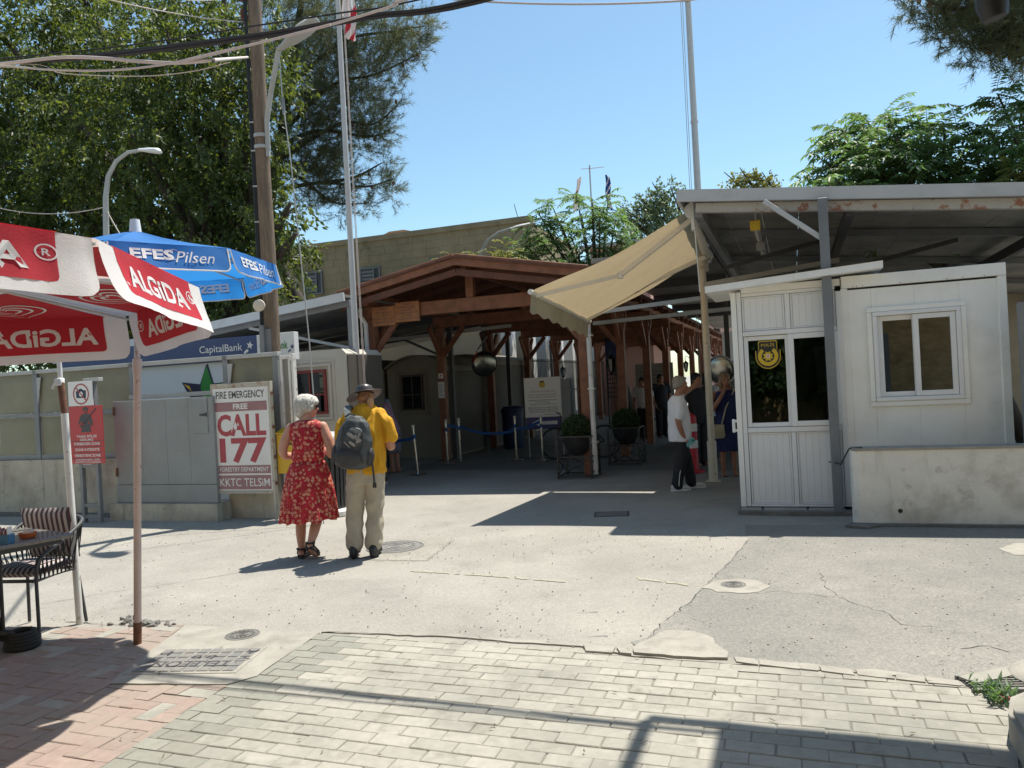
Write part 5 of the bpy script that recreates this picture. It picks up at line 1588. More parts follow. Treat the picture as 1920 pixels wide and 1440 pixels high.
m_ = MB(); m_.tube([(-.2, -.03, 1.), (-.15, -.02, 14)], .009, 5); m_.tube([(-.25, -.03, 1.), (-.2, -.02, 14)], .009, 5); m_.tube([(0, 0, 1), (-.25, -.03, 1.)], .009, 5); m_.build('halyard', M['steel_light'], fl2)
mp_ = onp(1111, 420, 45)
ms = thing('flag_mast', 'thin distant mast with a crossbar and two drooping flags above the green trees', 'flagpole', (mp_.x, mp_.y, 0))
zt = onplane(1110, 309, UV(0, 45), ANG)[1]
m_ = MB(); m_.tube([(0, 0, 0), (0, 0, zt)], .045, 8); k1 = onp(1089, 317, 45) - Vector((mp_.x, mp_.y, 0)); k2 = onp(1133, 313, 45) - Vector((mp_.x, mp_.y, 0)); m_.tube([k1, Vector((0, 0, zt - .2)), k2], .022, 6); m_.build('mast', M['steel_light'], ms)
def smallflag(k, sgn, mats, stripe):
    m1 = MB()
    def f(s, t): return Vector((k.x + sgn * s * .28 - .45 * t * (1 if sgn < 0 else -.1) * .8 + .04 * math.sin(8 * t), k.y + .1 * math.sin(s * 12), k.z - .75 - t * 2.0 - s * .25 + .35))
    nu, nv = 6, 14
    m1.grid(f, nu, nv)
    for i in range(nu):
        for j in range(nv): m1.m[i * nv + j] = stripe(i, j)
    m1.build('flag', mats, ms, smooth=180)
smallflag(k1, -1, [M['fab_white'], M['wood_sign']], lambda i, j: 1 if (2 <= i <= 3 and 5 <= j <= 8) else 0)
M['greek_blue'] = mat('greek_blue', (.02, .06, .25), .7, .05, 5)
smallflag(k2, 1, [M['fab_white'], M['greek_blue']], lambda i, j: 0 if (i + j) % 4 == 0 else 1)
an_ = onp(974, 418, 33)
t = thing('aerial', 'thin slanted aerial rod on the old stone building parapet', 'aerial', tuple(an_))
m_ = MB(); tp = onp(964, 383, 33) - an_; m_.tube([(0, 0, -1.2), (0, 0, 0), tp], .02, 6); m_.build('rod', M['steel_grey'], t)

# ================================================================== PARASOLS
def parasol_panels(root, Ct, corners, apex, vh, outs, matset, textfn, rounded=.22, nseg=24, patch=None, skip=()):
    """corners: rim points (octagon). valance panels hang down by vh, pushed outwards by outs[k]."""
    n = len(corners)
    cloth, border, letter = matset
    cm = MB()
    for k in range(n):
        a, b = corners[k], corners[(k + 1) % n]
        def cf(s, t):
            e = a.lerp(b, s); p = apex.lerp(e, t)
            p = p.copy(); p.z += mnoise.noise(p * 4.5) * .012 * math.sin(math.pi * min(1, t)) ; p.z -= .035 * math.sin(math.pi * t) * (.35 + .65 * math.sin(math.pi * s))
            return p
        cm.grid(lambda s, t: cf(t, .03 + .97 * s), 10, 8)
    cm.T = Matrix.Translation(-Vector(root.location))
    cm.v = [tuple(Vector(v) - Vector(root.location)) for v in cm.v]
    can_ = cm.build('canopy', M[border if patch else cloth], root, smooth=30)
    off = -Vector(root.location)
    for k in range(n):
        a, b = corners[k], corners[(k + 1) % n]
        nrm = ((a + b) / 2 - Ct); nrm.z = 0; nrm.normalize()
        o_, wv, ph = outs[k]
        L_ = (b - a).length
        dn = Vector((0, 0, -1))
        def SF(s, t, off_=0.0):
            p = a.lerp(b, .012 + .976 * s) + off
            wk = mnoise.noise(Vector((p.x * 7, p.y * 7, t * 1.6 + k))) * .016 * (.25 + t) + mnoise.noise(Vector((p.x * 19, p.y * 19, t * 3))) * .005
            p = p + dn * (t * vh) + nrm * (o_ * t * t + wv * math.sin(s * 9 + ph) * t + .02 * t + off_ + wk)
            return p
        def tmax(s):
            r_ = rounded * vh / L_ * 1.0
            e = min(s, 1 - s)
            if e >= r_: return 1.0
            q = (r_ - e) / r_
            return 1 - rounded * (1 - math.sqrt(max(0, 1 - q * q)))
        vm = MB()
        cols = sorted(set([i / nseg for i in range(nseg + 1)] + [.003, .01, .02, .03, .97, .98, .99, .997]))
        def panel(s0, s1, t0, t1, off_, rnd, mbx, ns=nseg):
            cs = sorted(set([s0 + (s1 - s0) * i / ns for i in range(ns + 1)] + [s0 + (s1 - s0) * q for q in (.004, .012, .03, .97, .988, .996)]))
            vs, fs = [], []
            for s in cs:
                u = (s - s0) / (s1 - s0)
                rr = rnd * (t1 - t0) * vh / ((s1 - s0) * L_)
                e = min(u, 1 - u); ta, tb = t0, t1
                if e < rr and rnd > 0:
                    q = (rr - e) / rr; dlt = rnd * (t1 - t0) * (1 - math.sqrt(max(0, 1 - q * q)))
                    tb = t1 - dlt
                    if t0 > 0: ta = t0 + dlt
                for j in range(5): vs.append(SF(s, ta + (tb - ta) * j / 4, off_))
            for i in range(len(cs) - 1):
                for j in range(4): fs.append((i * 5 + j, i * 5 + j + 1, (i + 1) * 5 + j + 1, (i + 1) * 5 + j))
            mbx.add(vs, fs)
        panel(0, 1, 0, 1, 0, rounded, vm)
        vo = vm.build('valance', M[border if patch else cloth], root, smooth=60)
        if patch:
            for sd in (.0025, -.0025):
                pm_ = MB(); panel(*patch, sd, .12, pm_); pm_.build('print', M[cloth], vo, smooth=60)
        else:
            pp = [SF(s, tmax(s)) for s in cols]
            pp = [SF(0, .05)] + pp + [SF(1, .05)]
            pm_ = MB(); pm_.tube(pp, .005, 5); pm_.build('piping', M[border], vo)
        if k not in skip:
            for sd in (.005, -.005):
                lm = MB()
                for (vs, fs, s_c, t_c, sw, th) in textfn(k):
                    lm.add([SF(s_c + v[0] * sw, t_c - v[1] * th, sd) for v in vs], fs)
                lm.build('lettering', M[letter], vo)
    # ribs under the cloth
    for k in range(n):
        rb = MB(Matrix.Translation(off)); c = corners[k]
        rb.tube([apex - Vector((0, 0, .06)), (apex.lerp(c, .5) - Vector((0, 0, .05))), c - Vector((0, 0, .025))], .008, 6); rb.build('rib', M['steel_light'], root)

# --- blue parasol
foot = G(258, 1210)
rim_c = Vector((-2.515, 5.285, 2.593)); fin = rim_c + Vector((.01, 0, .27))
ef_ = thing('parasol', 'blue octagonal EFES Pilsen parasol on a thin pinkish pole behind the red one', 'parasol', tuple(foot))
ax = (rim_c - foot).normalized()
m_ = MB(Matrix.Translation(-foot)); m_.tube([foot + Vector((0, 0, .01)), foot + ax * .16], .027, 12); m_.build('pole_foot', M['rust'], ef_, smooth=50)
m_ = MB(Matrix.Translation(-foot)); m_.tube([foot + ax * .16, foot + ax * 1.9], .0245, 12); m_.build('pole', M['pole_pink'], ef_, smooth=50)
m_ = MB(Matrix.Translation(-foot)); m_.tube([foot + ax * 1.88, foot + ax * 1.96], .03, 12); m_.tube([foot + ax * 1.9, fin], .02, 12); m_.build('upper_pole', M['pole_pink'], ef_, smooth=50)
apex = rim_c + Vector((0, 0, .24))
m_ = MB(Matrix.Translation(-foot)); m_.lathe([(.04, -.02), (.035, .03), (.03, .075), (.0, .08)], 14, tuple(apex)); m_.build('finial', M['letter_white'], ef_, smooth=40)
e1 = Vector((1, 0, 0)) - ax * ax.x; e1.normalize(); e2 = ax.cross(e1)
cors = []
for i in range(8):
    an = math.radians(-74.5 + 45 * i)
    c = rim_c + Vector((math.cos(an), math.sin(an), 0)) * .905
    cors.append(c)
_e = []
def efes(k):
    vs, fs = text_fit('EFES', .36, .42, .035); v2, f2 = text_fit('Pilsen', .34, .46, .0, .35)
    # slab serifs for the capitals
    ser = []
    for x in (-.18, -.082): 
        for y in (-.20, .17): ser.append((x - .008, y, .035, .04))
    out = [(vs, fs, .345, .43, 1, 1), (v2, f2, .70, .49, 1, 1)]
    sv, sf = [], []
    for (x, y, w_, h_) in ser:
        n0 = len(sv); sv += [(x, y, 0), (x + w_, y, 0), (x + w_, y + h_, 0), (x, y + h_, 0)]; sf.append((n0, n0 + 1, n0 + 2, n0 + 3))
    # swash over the P
    sw = [(-.02 + .055 * math.cos(a), .05 + .2 * math.sin(a)) for a in [math.radians(q) for q in range(20, 330, 20)]]
    v3, f3 = [], []
    for i, (x, y) in enumerate(sw):
        w_ = .006 + .006 * math.sin(i / len(sw) * 3.1)
        v3 += [(x * (1 - w_ * 8), y * 1.06, 0), (x * (1 + w_ * 8), y * .94, 0)]
        if i: f3.append((2 * i - 2, 2 * i - 1, 2 * i + 1, 2 * i))
    out.append((v3, f3, .545, .45, 1, 1))
    return out
parasol_panels(ef_, rim_c, cors, apex, .155, [(.03, .006, i * 1.3) for i in range(8)], ('fab_blue', 'fab_letter', 'fab_letter'), efes)

# --- red parasol (its pole stands left of the frame)
k2_ = math.sqrt(2)
Nn, Rr, Ff = P(178, 447, 3.58), P(374, 540, 4.65), P(240, 592, 5.17)
Cc = (Nn + Ff - Rr * k2_) / (2 - k2_)
c8 = [Nn, Rr, Ff]
for _ in range(5): c8.append(Cc * 2 + (c8[-1] - Cc) * k2_ - c8[-2])
al = thing('parasol', 'large red and white ALGiDA parasol cut by the left edge, nearest to the viewer', 'parasol', (Cc.x, Cc.y, 0))
apx = Cc + Vector((0, 0, .14))
m_ = MB(); m_.tube([(0, 0, .05), (0, 0, apx.z + .04)], .024, 12); m_.build('pole', M['pole_pink'], al, smooth=50)
m_ = MB(); m_.lathe([(.28, .02), (.28, .08), (.1, .12), (.04, .16)], 20); m_.build('base', M['concrete_dark'], al)
m_ = MB(); m_.lathe([(.04, 0), (.03, .06), (.0, .07)], 12, (0, 0, apx.z)); m_.build('finial', M['letter_white'], al)
def algida(k):
    vs, fs = text_fit('ALGiDA', .60, .40, .03); v2, f2 = text_fit('R', .030, .11, .02)
    n = 22; ring = [(math.cos(2 * math.pi * i / n), math.sin(2 * math.pi * i / n)) for i in range(n)]
    rv = [(x * .040, y * .13, 0) for x, y in ring] + [(x * .033, y * .108, 0) for x, y in ring]
    rf = [(i, (i + 1) % n, n + (i + 1) % n, n + i) for i in range(n)]
    return [(vs, fs, .47, .44, 1, 1), (v2, f2, .835, .34, 1, 1), (rv, rf, .835, .34, 1, 1)]
outs = [(.075, .012, 0.), (.05, .01, 2.), (.02, .012, 1.), (.03, .012, 3.), (.03, .01, .5), (.03, .01, 1.5), (.02, .012, 2.5), (.04, .014, 4.)]
parasol_panels(al, Cc, c8, apx, .285, outs, ('fab_red', 'fab_white', 'fab_letter'), algida, patch=(.13, .87, .0, .80), rounded=.25)
can_ = [c for c in al.children if c.name.startswith('canopy')][0]
# red fields on the canopy with the heart shaped mark seen from below
for k in range(8):
    a, b = c8[k], c8[(k + 1) % 8]
    off = -Vector(al.location)
    def cf(s, t, d):
        e = a.lerp(b, s); p = apx.lerp(e, t).copy()
        p.z -= .035 * math.sin(math.pi * t) * (.35 + .65 * math.sin(math.pi * s)) + d
        return p + off
    for d in (.004, -.004):
        m_ = MB(); m_.grid(lambda u, v: cf(.5 + (u - .5) * .74, .55 + .45 * v, d), 10, 8); m_.build('print', M['fab_red'], can_)
    if k in (1, 2, 3):
        for ro, wd_ in ((1.0, .09), (.66, .1), (.36, .12)):
            pts = []
            for i in range(41):
                q = -2.9 + 5.8 * i / 40
                x = 16 * math.sin(q) ** 3; y = 13 * math.cos(q) - 5 * math.cos(2 * q) - 2 * math.cos(3 * q) - math.cos(4 * q)
                pts.append((x / 17, y / 17))
            vs, fs = [], []
            for i, (x, y) in enumerate(pts):
                w_ = wd_ * (.25 + .75 * math.sin(math.pi * i / 40))
                for f_ in (ro - w_, ro + w_ * .3):
                    vs.append(cf(.5 + x * f_ * .27, .80 - (y * f_) * .15, .008))
                if i: fs.append((2 * i - 2, 2 * i - 1, 2 * i + 1, 2 * i))
            m_ = MB(); m_.add(vs, fs); m_.build('heart_mark', M['fab_letter'], can_)

# slender leaning post with a rusty joint
q0 = G(150, 1170); q1 = P(108, 640, 5.93)
ps = thing('leaning_post', 'slim leaning white post with a rusty brown joint behind the chair', 'post', tuple(q0))
m_ = MB(Matrix.Translation(-q0)); m_.tube([q0, P(121, 775, 5.91)], .026, 12); m_.build('lower_tube', M['white_paint'], ps, smooth=50)
m_ = MB(Matrix.Translation(-q0)); m_.tube([P(121, 775, 5.91), P(114, 718, 5.92)], .025, 12); m_.build('joint', M['rust'], ps, smooth=50)
m_ = MB(Matrix.Translation(-q0)); m_.tube([P(114, 720, 5.92), q1], .017, 12); b_ = P(113, 716, 5.92); m_.bx(b_.x - .03, b_.x + .02, b_.y - .03, b_.y + .03, b_.z - .03, b_.z + .03, .006); m_.tube([b_ + Vector((-.02, -.02, 0)), b_ + Vector((-.05, -.02, -.05))], .012, 8); m_.build('upper_tube', M['white_paint'], ps, smooth=50)

# ================================================================== CAFE FURNITURE
cl_back_r = G(150, 1172); cl_front_r = G(76, 1206); cl_back_l = G(57, 1168)
ch = thing('cafe_chair', 'dark metal garden chair with brown and cream striped cushions at the cafe table', 'chair', (-3.63, 5.73, 0), math.radians(171))
# chair local: +y front; half width .27, half depth .27
wd_, dp_ = .215, .205
for sx in (-1, 1):
    for sy in (-1, 1):
        m_ = MB(); m_.tube([(sx * (wd_ + .03), sy * (dp_ + .03), .01), (sx * wd_, sy * dp_, .43)], .0125, 10); m_.build('leg', M['steel_dark'], ch, smooth=50)
m_ = MB(); m_.tube([(-wd_, -dp_, .43), (wd_, -dp_, .43), (wd_, dp_, .43), (-wd_, dp_, .43)], .013, 8, closed=True); m_.build('seat_frame', M['steel_dark'], ch)
armp = smoothpts([Vector(p) for p in ((-wd_, dp_, .43), (-wd_ - .01, dp_ - .01, .56), (-wd_ - .02, dp_ - .1, .62), (-wd_ - .04, -.03, .68), (-wd_ - .03, -dp_ - .04, .78), (-.1, -dp_ - .11, .81), (.1, -dp_ - .11, .81), (wd_ + .03, -dp_ - .04, .78), (wd_ + .04, -.03, .68), (wd_ + .02, dp_ - .1, .62), (wd_ + .01, dp_ - .01, .56), (wd_, dp_, .43))], 6)
m_ = MB(); m_.tube(armp, .014, 8); m_.build('arm_rail', M['steel_dark'], ch, smooth=50)
m_ = MB()
base_loop = [Vector((-wd_, dp_ * (1 - 2 * i / 10), .43)) for i in range(11)] + [Vector((-wd_ + 2 * wd_ * i / 10, -dp_, .43)) for i in range(1, 11)] + [Vector((wd_, -dp_ + 2 * dp_ * i / 10, .43)) for i in range(1, 11)]
for i, p in enumerate(base_loop):
    j = int(6 + (len(armp) - 13) * i / (len(base_loop) - 1)); m_.tube([p, armp[j]], .0055, 5)
    j2 = min(len(armp) - 1, j + 3); m_.tube([p, armp[j2]], .004, 5)
tag(m_.build('cord_weave', M['rubber'], ch), kind='stuff')
def stripes(name):
    m = mat(name, (.3, .3, .3), .85, .05, 20, .1, 120)
    t = m.node_tree; N = t.nodes; L = t.links
    b = next(n for n in N if n.type == 'BSDF_PRINCIPLED')
    tc = N.new('ShaderNodeTexCoord'); sp = N.new('ShaderNodeSeparateXYZ'); L.new(tc.outputs['Object'], sp.inputs[0])
    mu = N.new('ShaderNodeMath'); mu.operation = 'MULTIPLY'; mu.inputs[1].default_value = 24; L.new(sp.outputs[0], mu.inputs[0])
    fr_ = N.new('ShaderNodeMath'); fr_.operation = 'FRACT'; L.new(mu.outputs[0], fr_.inputs[0])
    rp = N.new('ShaderNodeValToRGB'); rp.color_ramp.interpolation = 'CONSTANT'
    el = rp.color_ramp.elements; el[0].position = 0; el[0].color = (.10, .045, .05, 1); el[1].position = .48; el[1].color = (.45, .40, .38, 1)
    e3 = el.new(.30); e3.color = (.05, .05, .065, 1)
    L.new(fr_.outputs[0], rp.inputs[0]); L.new(rp.outputs[0], b.inputs['Base Color'])
    return m
M['stripe'] = stripes('stripe')
def cushion(M_, wx, wy, th):
    m1 = MB(M_)
    def top(sg):
        return lambda u, v: Vector(((u - .5) * 2 * wx, (v - .5) * 2 * wy, sg * th * (1 - (2 * u - 1) ** 6) ** .5 * (1 - (2 * v - 1) ** 6) ** .5))
    m1.grid(top(1), 16, 12); m1.grid(lambda u, v: top(-1)(1 - u, v), 16, 12); return m1
cushion(Tr((0, .01, .485)), .205, .20, .042).build('seat_cushion', M['stripe'], ch, smooth=180)
cushion(Tr((0, -dp_ + .0, .70)) @ Euler((math.radians(78), 0, 0)).to_matrix().to_4x4(), .215, .20, .042).build('back_cushion', M['stripe'], ch, smooth=180)

# table at the left edge
ta = thing('cafe_table', 'speckled stone cafe table on a dark ornamented pedestal at the left edge', 'table', (-3.74, 5.19, 0), math.radians(56.5))
m_ = MB(); m_.bx(-.55, .55, -.35, .35, .735, .765, .008); m_.build('tabletop', M['granite'], ta)
m_ = MB(); m_.bx(-.50, .50, -.30, .30, .70, .734, .004); m_.build('apron', M['black_metal'], ta)
m_ = MB()
for (x, y) in ((.1, -.1), (.1, .1), (-.1, -.1), (-.1, .1)):
    m_.tube([(.12 + x * .6, -.03 + y * .6, .08), (.12 + x * .6, -.03 + y * .6, .71)], .014, 8)
m_.lathe([(.07, .1), (.075, .2), (.05, .3), (.06, .5), (.07, .62), (.08, .7)], 12, (.12, -.03, 0))
m_.build('pedestal', M['black_metal'], ta)
for k in range(4):
    an = k * math.pi / 2 + .78
    m_ = MB(Tr((.12, -.03, 0))); d = Vector((math.cos(an), math.sin(an), 0)) * .6
    m_.tube([d * .05 + Vector((0, 0, .14)), d * .2 + Vector((0, 0, .12)), d * .32 + Vector((0, 0, .05)), d * .38 + Vector((0, 0, .03)), d * .36 + Vector((0, 0, .08))], [.03, .03, .028, .03, .02], 8); m_.build('foot', M['black_metal'], ta, smooth=50)
Z5 = 4.95
bk_p = G(52, 1008, .766); bz = .766
bs = thing('bread_basket', 'small orange basket holding white paper napkins on the cafe table', 'basket', (bk_p.x, bk_p.y, bz))
m_ = MB(); m_.lathe([(.035, .0), (.05, .004), (.058, .035), (.053, .035), (.047, .008)], 18, caps=True); m_.build('bowl', M['orange'], bs, smooth=60)
m_ = MB(); r = random.Random(3)
for k in range(7):
    x, y = r.uniform(-.03, .03), r.uniform(-.03, .03); m_.add([(x - .025, y, .01), (x + .025, y + .01, .01), (x + r.uniform(-.01, .02), y, .05 + r.random() * .03), (x - .01, y + .02, .045)], [(0, 1, 2), (0, 2, 3), (1, 3, 2)])
m_.build('napkins', M['paper'], bs)
bk_p = G(5, 1019, .766)
bx_ = thing('sachet_box', 'small blue box of pink and white sugar sachets on the cafe table', 'box', (bk_p.x, bk_p.y, bz))
m_ = MB(); m_.bx(-.06, .06, -.035, .035, 0, .006); m_.bx(-.06, .06, -.035, -.031, .006, .06); m_.bx(-.06, .06, .031, .035, .006, .06); m_.bx(-.06, -.056, -.031, .031, .006, .06); m_.bx(.056, .06, -.031, .031, .006, .06); m_.build('box', mat('box_blue', (.06, .17, .30), .5, .06, 9), bx_)
for k in range(8):
    m_ = MB(); x = -.05 + k * .0135; m_.bx(x, x + .004, -.025 + (k % 3) * .004, .02 + (k % 2) * .008, .007, .085 + (k * 7 % 5) * .006); m_.build('sachet', M['paper'] if k % 2 else M['faded_pink'], bx_)
pt = G(42, 1218)
po = thing('dark_plant_pot', 'dark coiled hose and pot lying in shade under the cafe table', 'pot', tuple(pt))
m_ = MB()
for k in range(5): m_.tube([(.10 * math.cos(q) * (1 - .06 * k), .10 * math.sin(q) * (1 - .06 * k), .03 + .022 * k) for q in [i * math.pi / 10 for i in range(20)]], .018, 8, closed=True)
m_.build('coil', M['rubber'], po, smooth=60)
# ================================================================== THINGS UNDER AND BEFORE THE PAVILION
# litter bin by the couple
bp = G(618, 968)
lb = thing('litter_bin', 'black slatted litter bin with a grey domed lid beside the woman in red', 'bin', (bp.x, bp.y + .1, 0))
m_ = MB(); m_.lathe([(.0, .01), (.30, .01), (.30, .07), (.27, .10), (.0, .10)], 24); m_.build('foot', M['plaster'], lb, smooth=40)
m_ = MB(); m_.lathe([(.21, .10), (.22, .14), (.21, .14)], 24, caps=False); m_.lathe([(.235, .80), (.245, .83), (.235, .86), (.20, .86)], 24, caps=False); m_.lathe([(.19, .11), (.20, .84)], 24, caps=False); m_.build('basket', M['black_metal'], lb, smooth=40)
for k in range(22):
    an = k * 2 * math.pi / 22
    m_ = MB(Tr((0, 0, 0), an)); m_.beam((.218, 0, .12), (.232, 0, .83), .042, .012, up=(1, 0, 0)); m_.build('slat', M['black_metal'], lb)
m_ = MB(); m_.lathe([(.25, 1.0), (.25, 1.03), (.22, 1.09), (.13, 1.13), (.0, 1.14)], 24); m_.build('lid', M['steel_light'], lb, smooth=60)
m_ = MB()
for k in range(3): m_.beam((.22 * math.cos(k * 2.1), .22 * math.sin(k * 2.1), .84), (.22 * math.cos(k * 2.1), .22 * math.sin(k * 2.1), 1.02), .02, .02)
m_.build('lid_struts', M['steel_grey'], lb)
# yellow post box on the fence end
yb = thing('yellow_box', 'yellow metal letter box hung on the end frame of the fence', 'letter box', UV(-6.52, 8.62), ANG)
m_ = MB(); m_.prism([(0, 0), (.30, 0), (.30, .52), (0, .52)], -.2, 0, UP(0, 0, .62)); m_.build('body', M['yellow_box'], yb, fix=True)
m_ = MB(); m_.add([(-.01, -.02, 1.145), (.31, -.02, 1.145), (.31, .22, 1.23), (-.01, .22, 1.23), (-.01, -.02, 1.16), (.31, -.02, 1.16), (.31, .22, 1.245), (-.01, .22, 1.245)], [(0, 3, 2, 1), (4, 5, 6, 7), (0, 1, 5, 4), (1, 2, 6, 5), (2, 3, 7, 6), (3, 0, 4, 7)]); m_.build('lid', M['yellow_box'], yb)
m_ = MB(); m_.bx(-.04, .3, .21, .24, 1.2, 1.29); m_.build('back_board', M['rust'], yb)
m_ = MB(); m_.bx(.05, .25, -.004, .0, 1.0, 1.03); m_.build('slot', M['black'], yb)

# stanchions with a blue belt
def stanchion(px, py, label, lean=0.0):
    p = G(px, py)
    t = thing('stanchion', label, 'stanchion', (p.x, p.y, 0.005), 0, 'stanchions with blue belts')
    m_ = MB(); m_.lathe([(.16, .0), (.165, .012), (.15, .022), (.04, .035), (.025, .06)], 22); m_.build('base', M['chrome'], t, smooth=50)
    m_ = MB(); m_.tube([(0, 0, .03), (lean, 0, .92)], .022, 12); m_.build('post', M['chrome'], t, smooth=50)
    m_ = MB(); m_.tube([(lean, 0, .90), (lean, 0, .96)], .028, 12); m_.build('cap', M['white_paint'], t, smooth=50)
    m_ = MB(); m_.tube([(lean * .7, 0, .70), (lean * .7, 0, .78)], .027, 12); m_.build('belt_cassette', M['belt_blue'], t, smooth=50)
    return p
s1 = stanchion(784, 891, 'chrome stanchion standing alone nearest the couple at the edge of the shade', -.05)
s2 = stanchion(840, 870, 'chrome stanchion close beside the second left timber post')
s3 = stanchion(864, 867, 'chrome stanchion just right of the one by the timber post')
s4 = stanchion(969, 864, 'chrome stanchion left of the white notice board, linked by a sagging blue belt')
s5 = stanchion(1018, 865, 'chrome stanchion standing under the white notice board')
def belt(a, b, za, zb, d, label):
    a = Vector((a.x, a.y, za)); b = Vector((b.x, b.y, zb))
    pts = sag(a, b, d, 14)
    vs, fs = [], []
    for i, p in enumerate(pts):
        vs += [p + Vector((0, 0, .03)), p + Vector((.004, .01, -.03))]
        if i: fs.append((2 * i - 2, 2 * i - 1, 2 * i + 1, 2 * i))
    m_ = MB(); m_.add(vs, fs); tag(m_.build('barrier_belt', M['belt_blue']), label, 'barrier belt')
belt(s2, s3, .86, .8, .03, 'short blue barrier belt between the two stanchions by the timber post')
belt(s3, s4, .8, .66, .12, 'long sagging blue barrier belt across the passage behind the post')
belt(s4, s5, .66, .84, .02, 'blue barrier belt rising to the stanchion under the notice board')
belt(Vector((s1.x - .9, s1.y + .6, 0)), s1, .62, .72, .02, 'blue barrier belt left of the lone stanchion')

# white notice board with a blue arrow board
M['board_white'] = mat('board_white', (.84, .84, .82), .4, .02, 4)
nb = thing('notice_board', 'white police notice board above a blue board with a white left arrow on thin legs', 'sign', UV(-5.53, 15.95), ANG + math.radians(8))
m_ = MB(); m_.bx(0, .80, -.012, .012, .90, 1.76, .003); m_.build('board', M['board_white'], nb)
m_ = MB(); m_.bx(.02, .80, -.01, .01, .64, .898, .003); m_.build('arrow_board', M['sign_blue'], nb)
m_ = MB(UP(0, -.0125, 0)); m_.prism([(.13, .775), (.33, .855), (.33, .81), (.70, .81), (.70, .735), (.33, .735), (.33, .695)], 0, .001); m_.build('arrow', M['letter_white'], nb, fix=True)
m_ = MB()
for x in (.05, .80): m_.tube([(x, .02, .03), (x, .02, 1.74)], .014, 8)
m_.build('legs', M['steel_light'], nb)
m_ = MB()
for x in (.05, .80): m_.bx(x - .25, x + .12, -.16, .2, .01, .035, .004)
m_.build('feet', M['steel_dark'], nb)
lines = [('LÜTFEN DİKKAT / ATTENTION PLEASE', 1.46, .56, 'letter_red'), ('KONTROL NOKTASINDAN GEÇİŞ YAPMAK', 1.385, .66, 0), ('İÇİN KİMLİK GÖSTERİNİZ', 1.335, .58, 0), ('ΠΑΡΑΚΑΛΩ ΟΠΩΣ ΕΧΕΤΕ ΕΤΟΙΜΑ', 1.265, .64, 0), ('ΤΑ ΕΓΓΡΑΦΑ', 1.22, .32, 0), ('ΣΑΣ ΓΙΑ ΕΛΕΓΧΟ', 1.175, .56, 0), ('PLEASE HAVE YOUR DOCUMENTS READY', 1.105, .66, 0), ('WHEN CROSSING THE CHECK POINT', 1.06, .66, 0), ('AND WAIT FOR YOUR TURN', 1.015, .62, 0), ('POLİS MÜDÜRLÜĞÜ', .955, .30, 0)]
for k, (s_, z, w_, mt) in enumerate(lines):
    line(nb, s_, .40 if k < 9 else .58, z, w_, .026, mt or 'letter_dark', -.0135, .01)
m_ = MB(UP(.40, -.0135, 1.60)); m_.add([(x * .5, y * .5, 0) for x, y in shield(1.0)], [tuple(range(len(shield(1.0))))]); m_.build('crest', M['gold'], nb)
m_ = MB(UP(.40, -.0145, 1.60)); m_.bx(-.045, .045, .05, .08, 0, .001); m_.build('crest_top', M['letter_dark'], nb)

# second board, seen from its grey back, farther down
ob2 = thing('notice_board', 'grey shaded notice board deeper in the passage between the right hand posts', 'sign', UV(-4.55, 23.6), ANG)
m_ = MB(); m_.bx(0, 1.15, 0, .03, .85, 2.05, .003); m_.build('board', M['concrete'], ob2)
for k in range(8): line(ob2, 'ΣΗΜΕΙΟ ΔΙΕΛΕΥΣΗΣ ΠΟΛΙΤΩΝ' if k % 2 else 'CROSSING POINT INFORMATION', .57, 1.8 - k * .11, .8, .04, 'letter_dark', -.002, .01)
m_ = MB()
for x in (.03, 1.1): m_.tube([(x, .045, .01), (x, .045, 2.0)], .015, 8)
m_.build('legs', M['steel_grey'], ob2)
bt = thing('white_table', 'low white table with a blue cloth edge before the grey notice board', 'table', UV(-4.5, 22.6), ANG)
m_ = MB(); m_.bx(0, 1.1, 0, .5, .40, .43); m_.build('top', M['navy'], bt)
m_ = MB(); m_.bx(.03, 1.07, .02, .04, .02, .398); m_.bx(.03, .06, .04, .46, .0, .398); m_.bx(1.04, 1.07, .04, .46, .0, .398); m_.build('skirt', M['sign_white'], bt)

# convex mirrors
def mirror(name, label, c, rad, ry, face, post):
    t = thing(name, label, 'mirror', tuple(c))
    rot = Vector(face).normalized().to_track_quat('Z', 'Y').to_matrix().to_4x4()
    m_ = MB(rot); m_.lathe([(rad * math.sin(q), rad * .28 * math.cos(q) - .0) for q in [math.pi / 2 * (1 - i / 8) for i in range(9)]][::1], 28, caps=False); m_.build('dome', mat('mirror', (.30, .30, .27), .22, .02, 1, metal=1.0), t, smooth=180)
    m_ = MB(rot); m_.lathe([(rad * 1.0, -.03), (rad * 1.05, .0), (rad * 1.02, .03), (rad * .97, .012)], 28, caps=False); m_.lathe([(.0, -.04), (rad, -.03)], 28, caps=False); m_.build('rim', M['white_paint'] if post is None else M['steel_dark'], t, smooth=60)
    return t
mc = UV(-6.82, 19.3, 0) ; mc = onp(908, 682, 17.6)
mr = mirror('convex_mirror', 'round convex mirror with a red edge hanging under the pavilion on a dark post', mc, .31, 0, (.35, -1, -.15), 1)
m_ = MB(Tr((-.27, -.12, .1), 0)); m_.beam((0, 0, -.05), (.12, .0, .22), .12, .02); m_.build('red_reflector', M['letter_red'], mr)
m_ = MB(); m_.beam((0, .12, -2.1 + .3), (0, .12, 1.0), .08, .08); m_.build('post', M['steel_dark'], mr)
mz = mc.z
m_ = MB(); m_.beam((0, .12, -mz + .02), (0, .12, -1.7), .08, .08); m_.build('post_foot', M['steel_dark'], mr)
m_ = MB(); m_.beam((-.15, -.02, .35), (.1, -.02, .66), .02, .3, up=(0, 1, 0)); m_.build('hood', M['steel_grey'], mr)
mc2 = onp(1352, 694, 13.2)
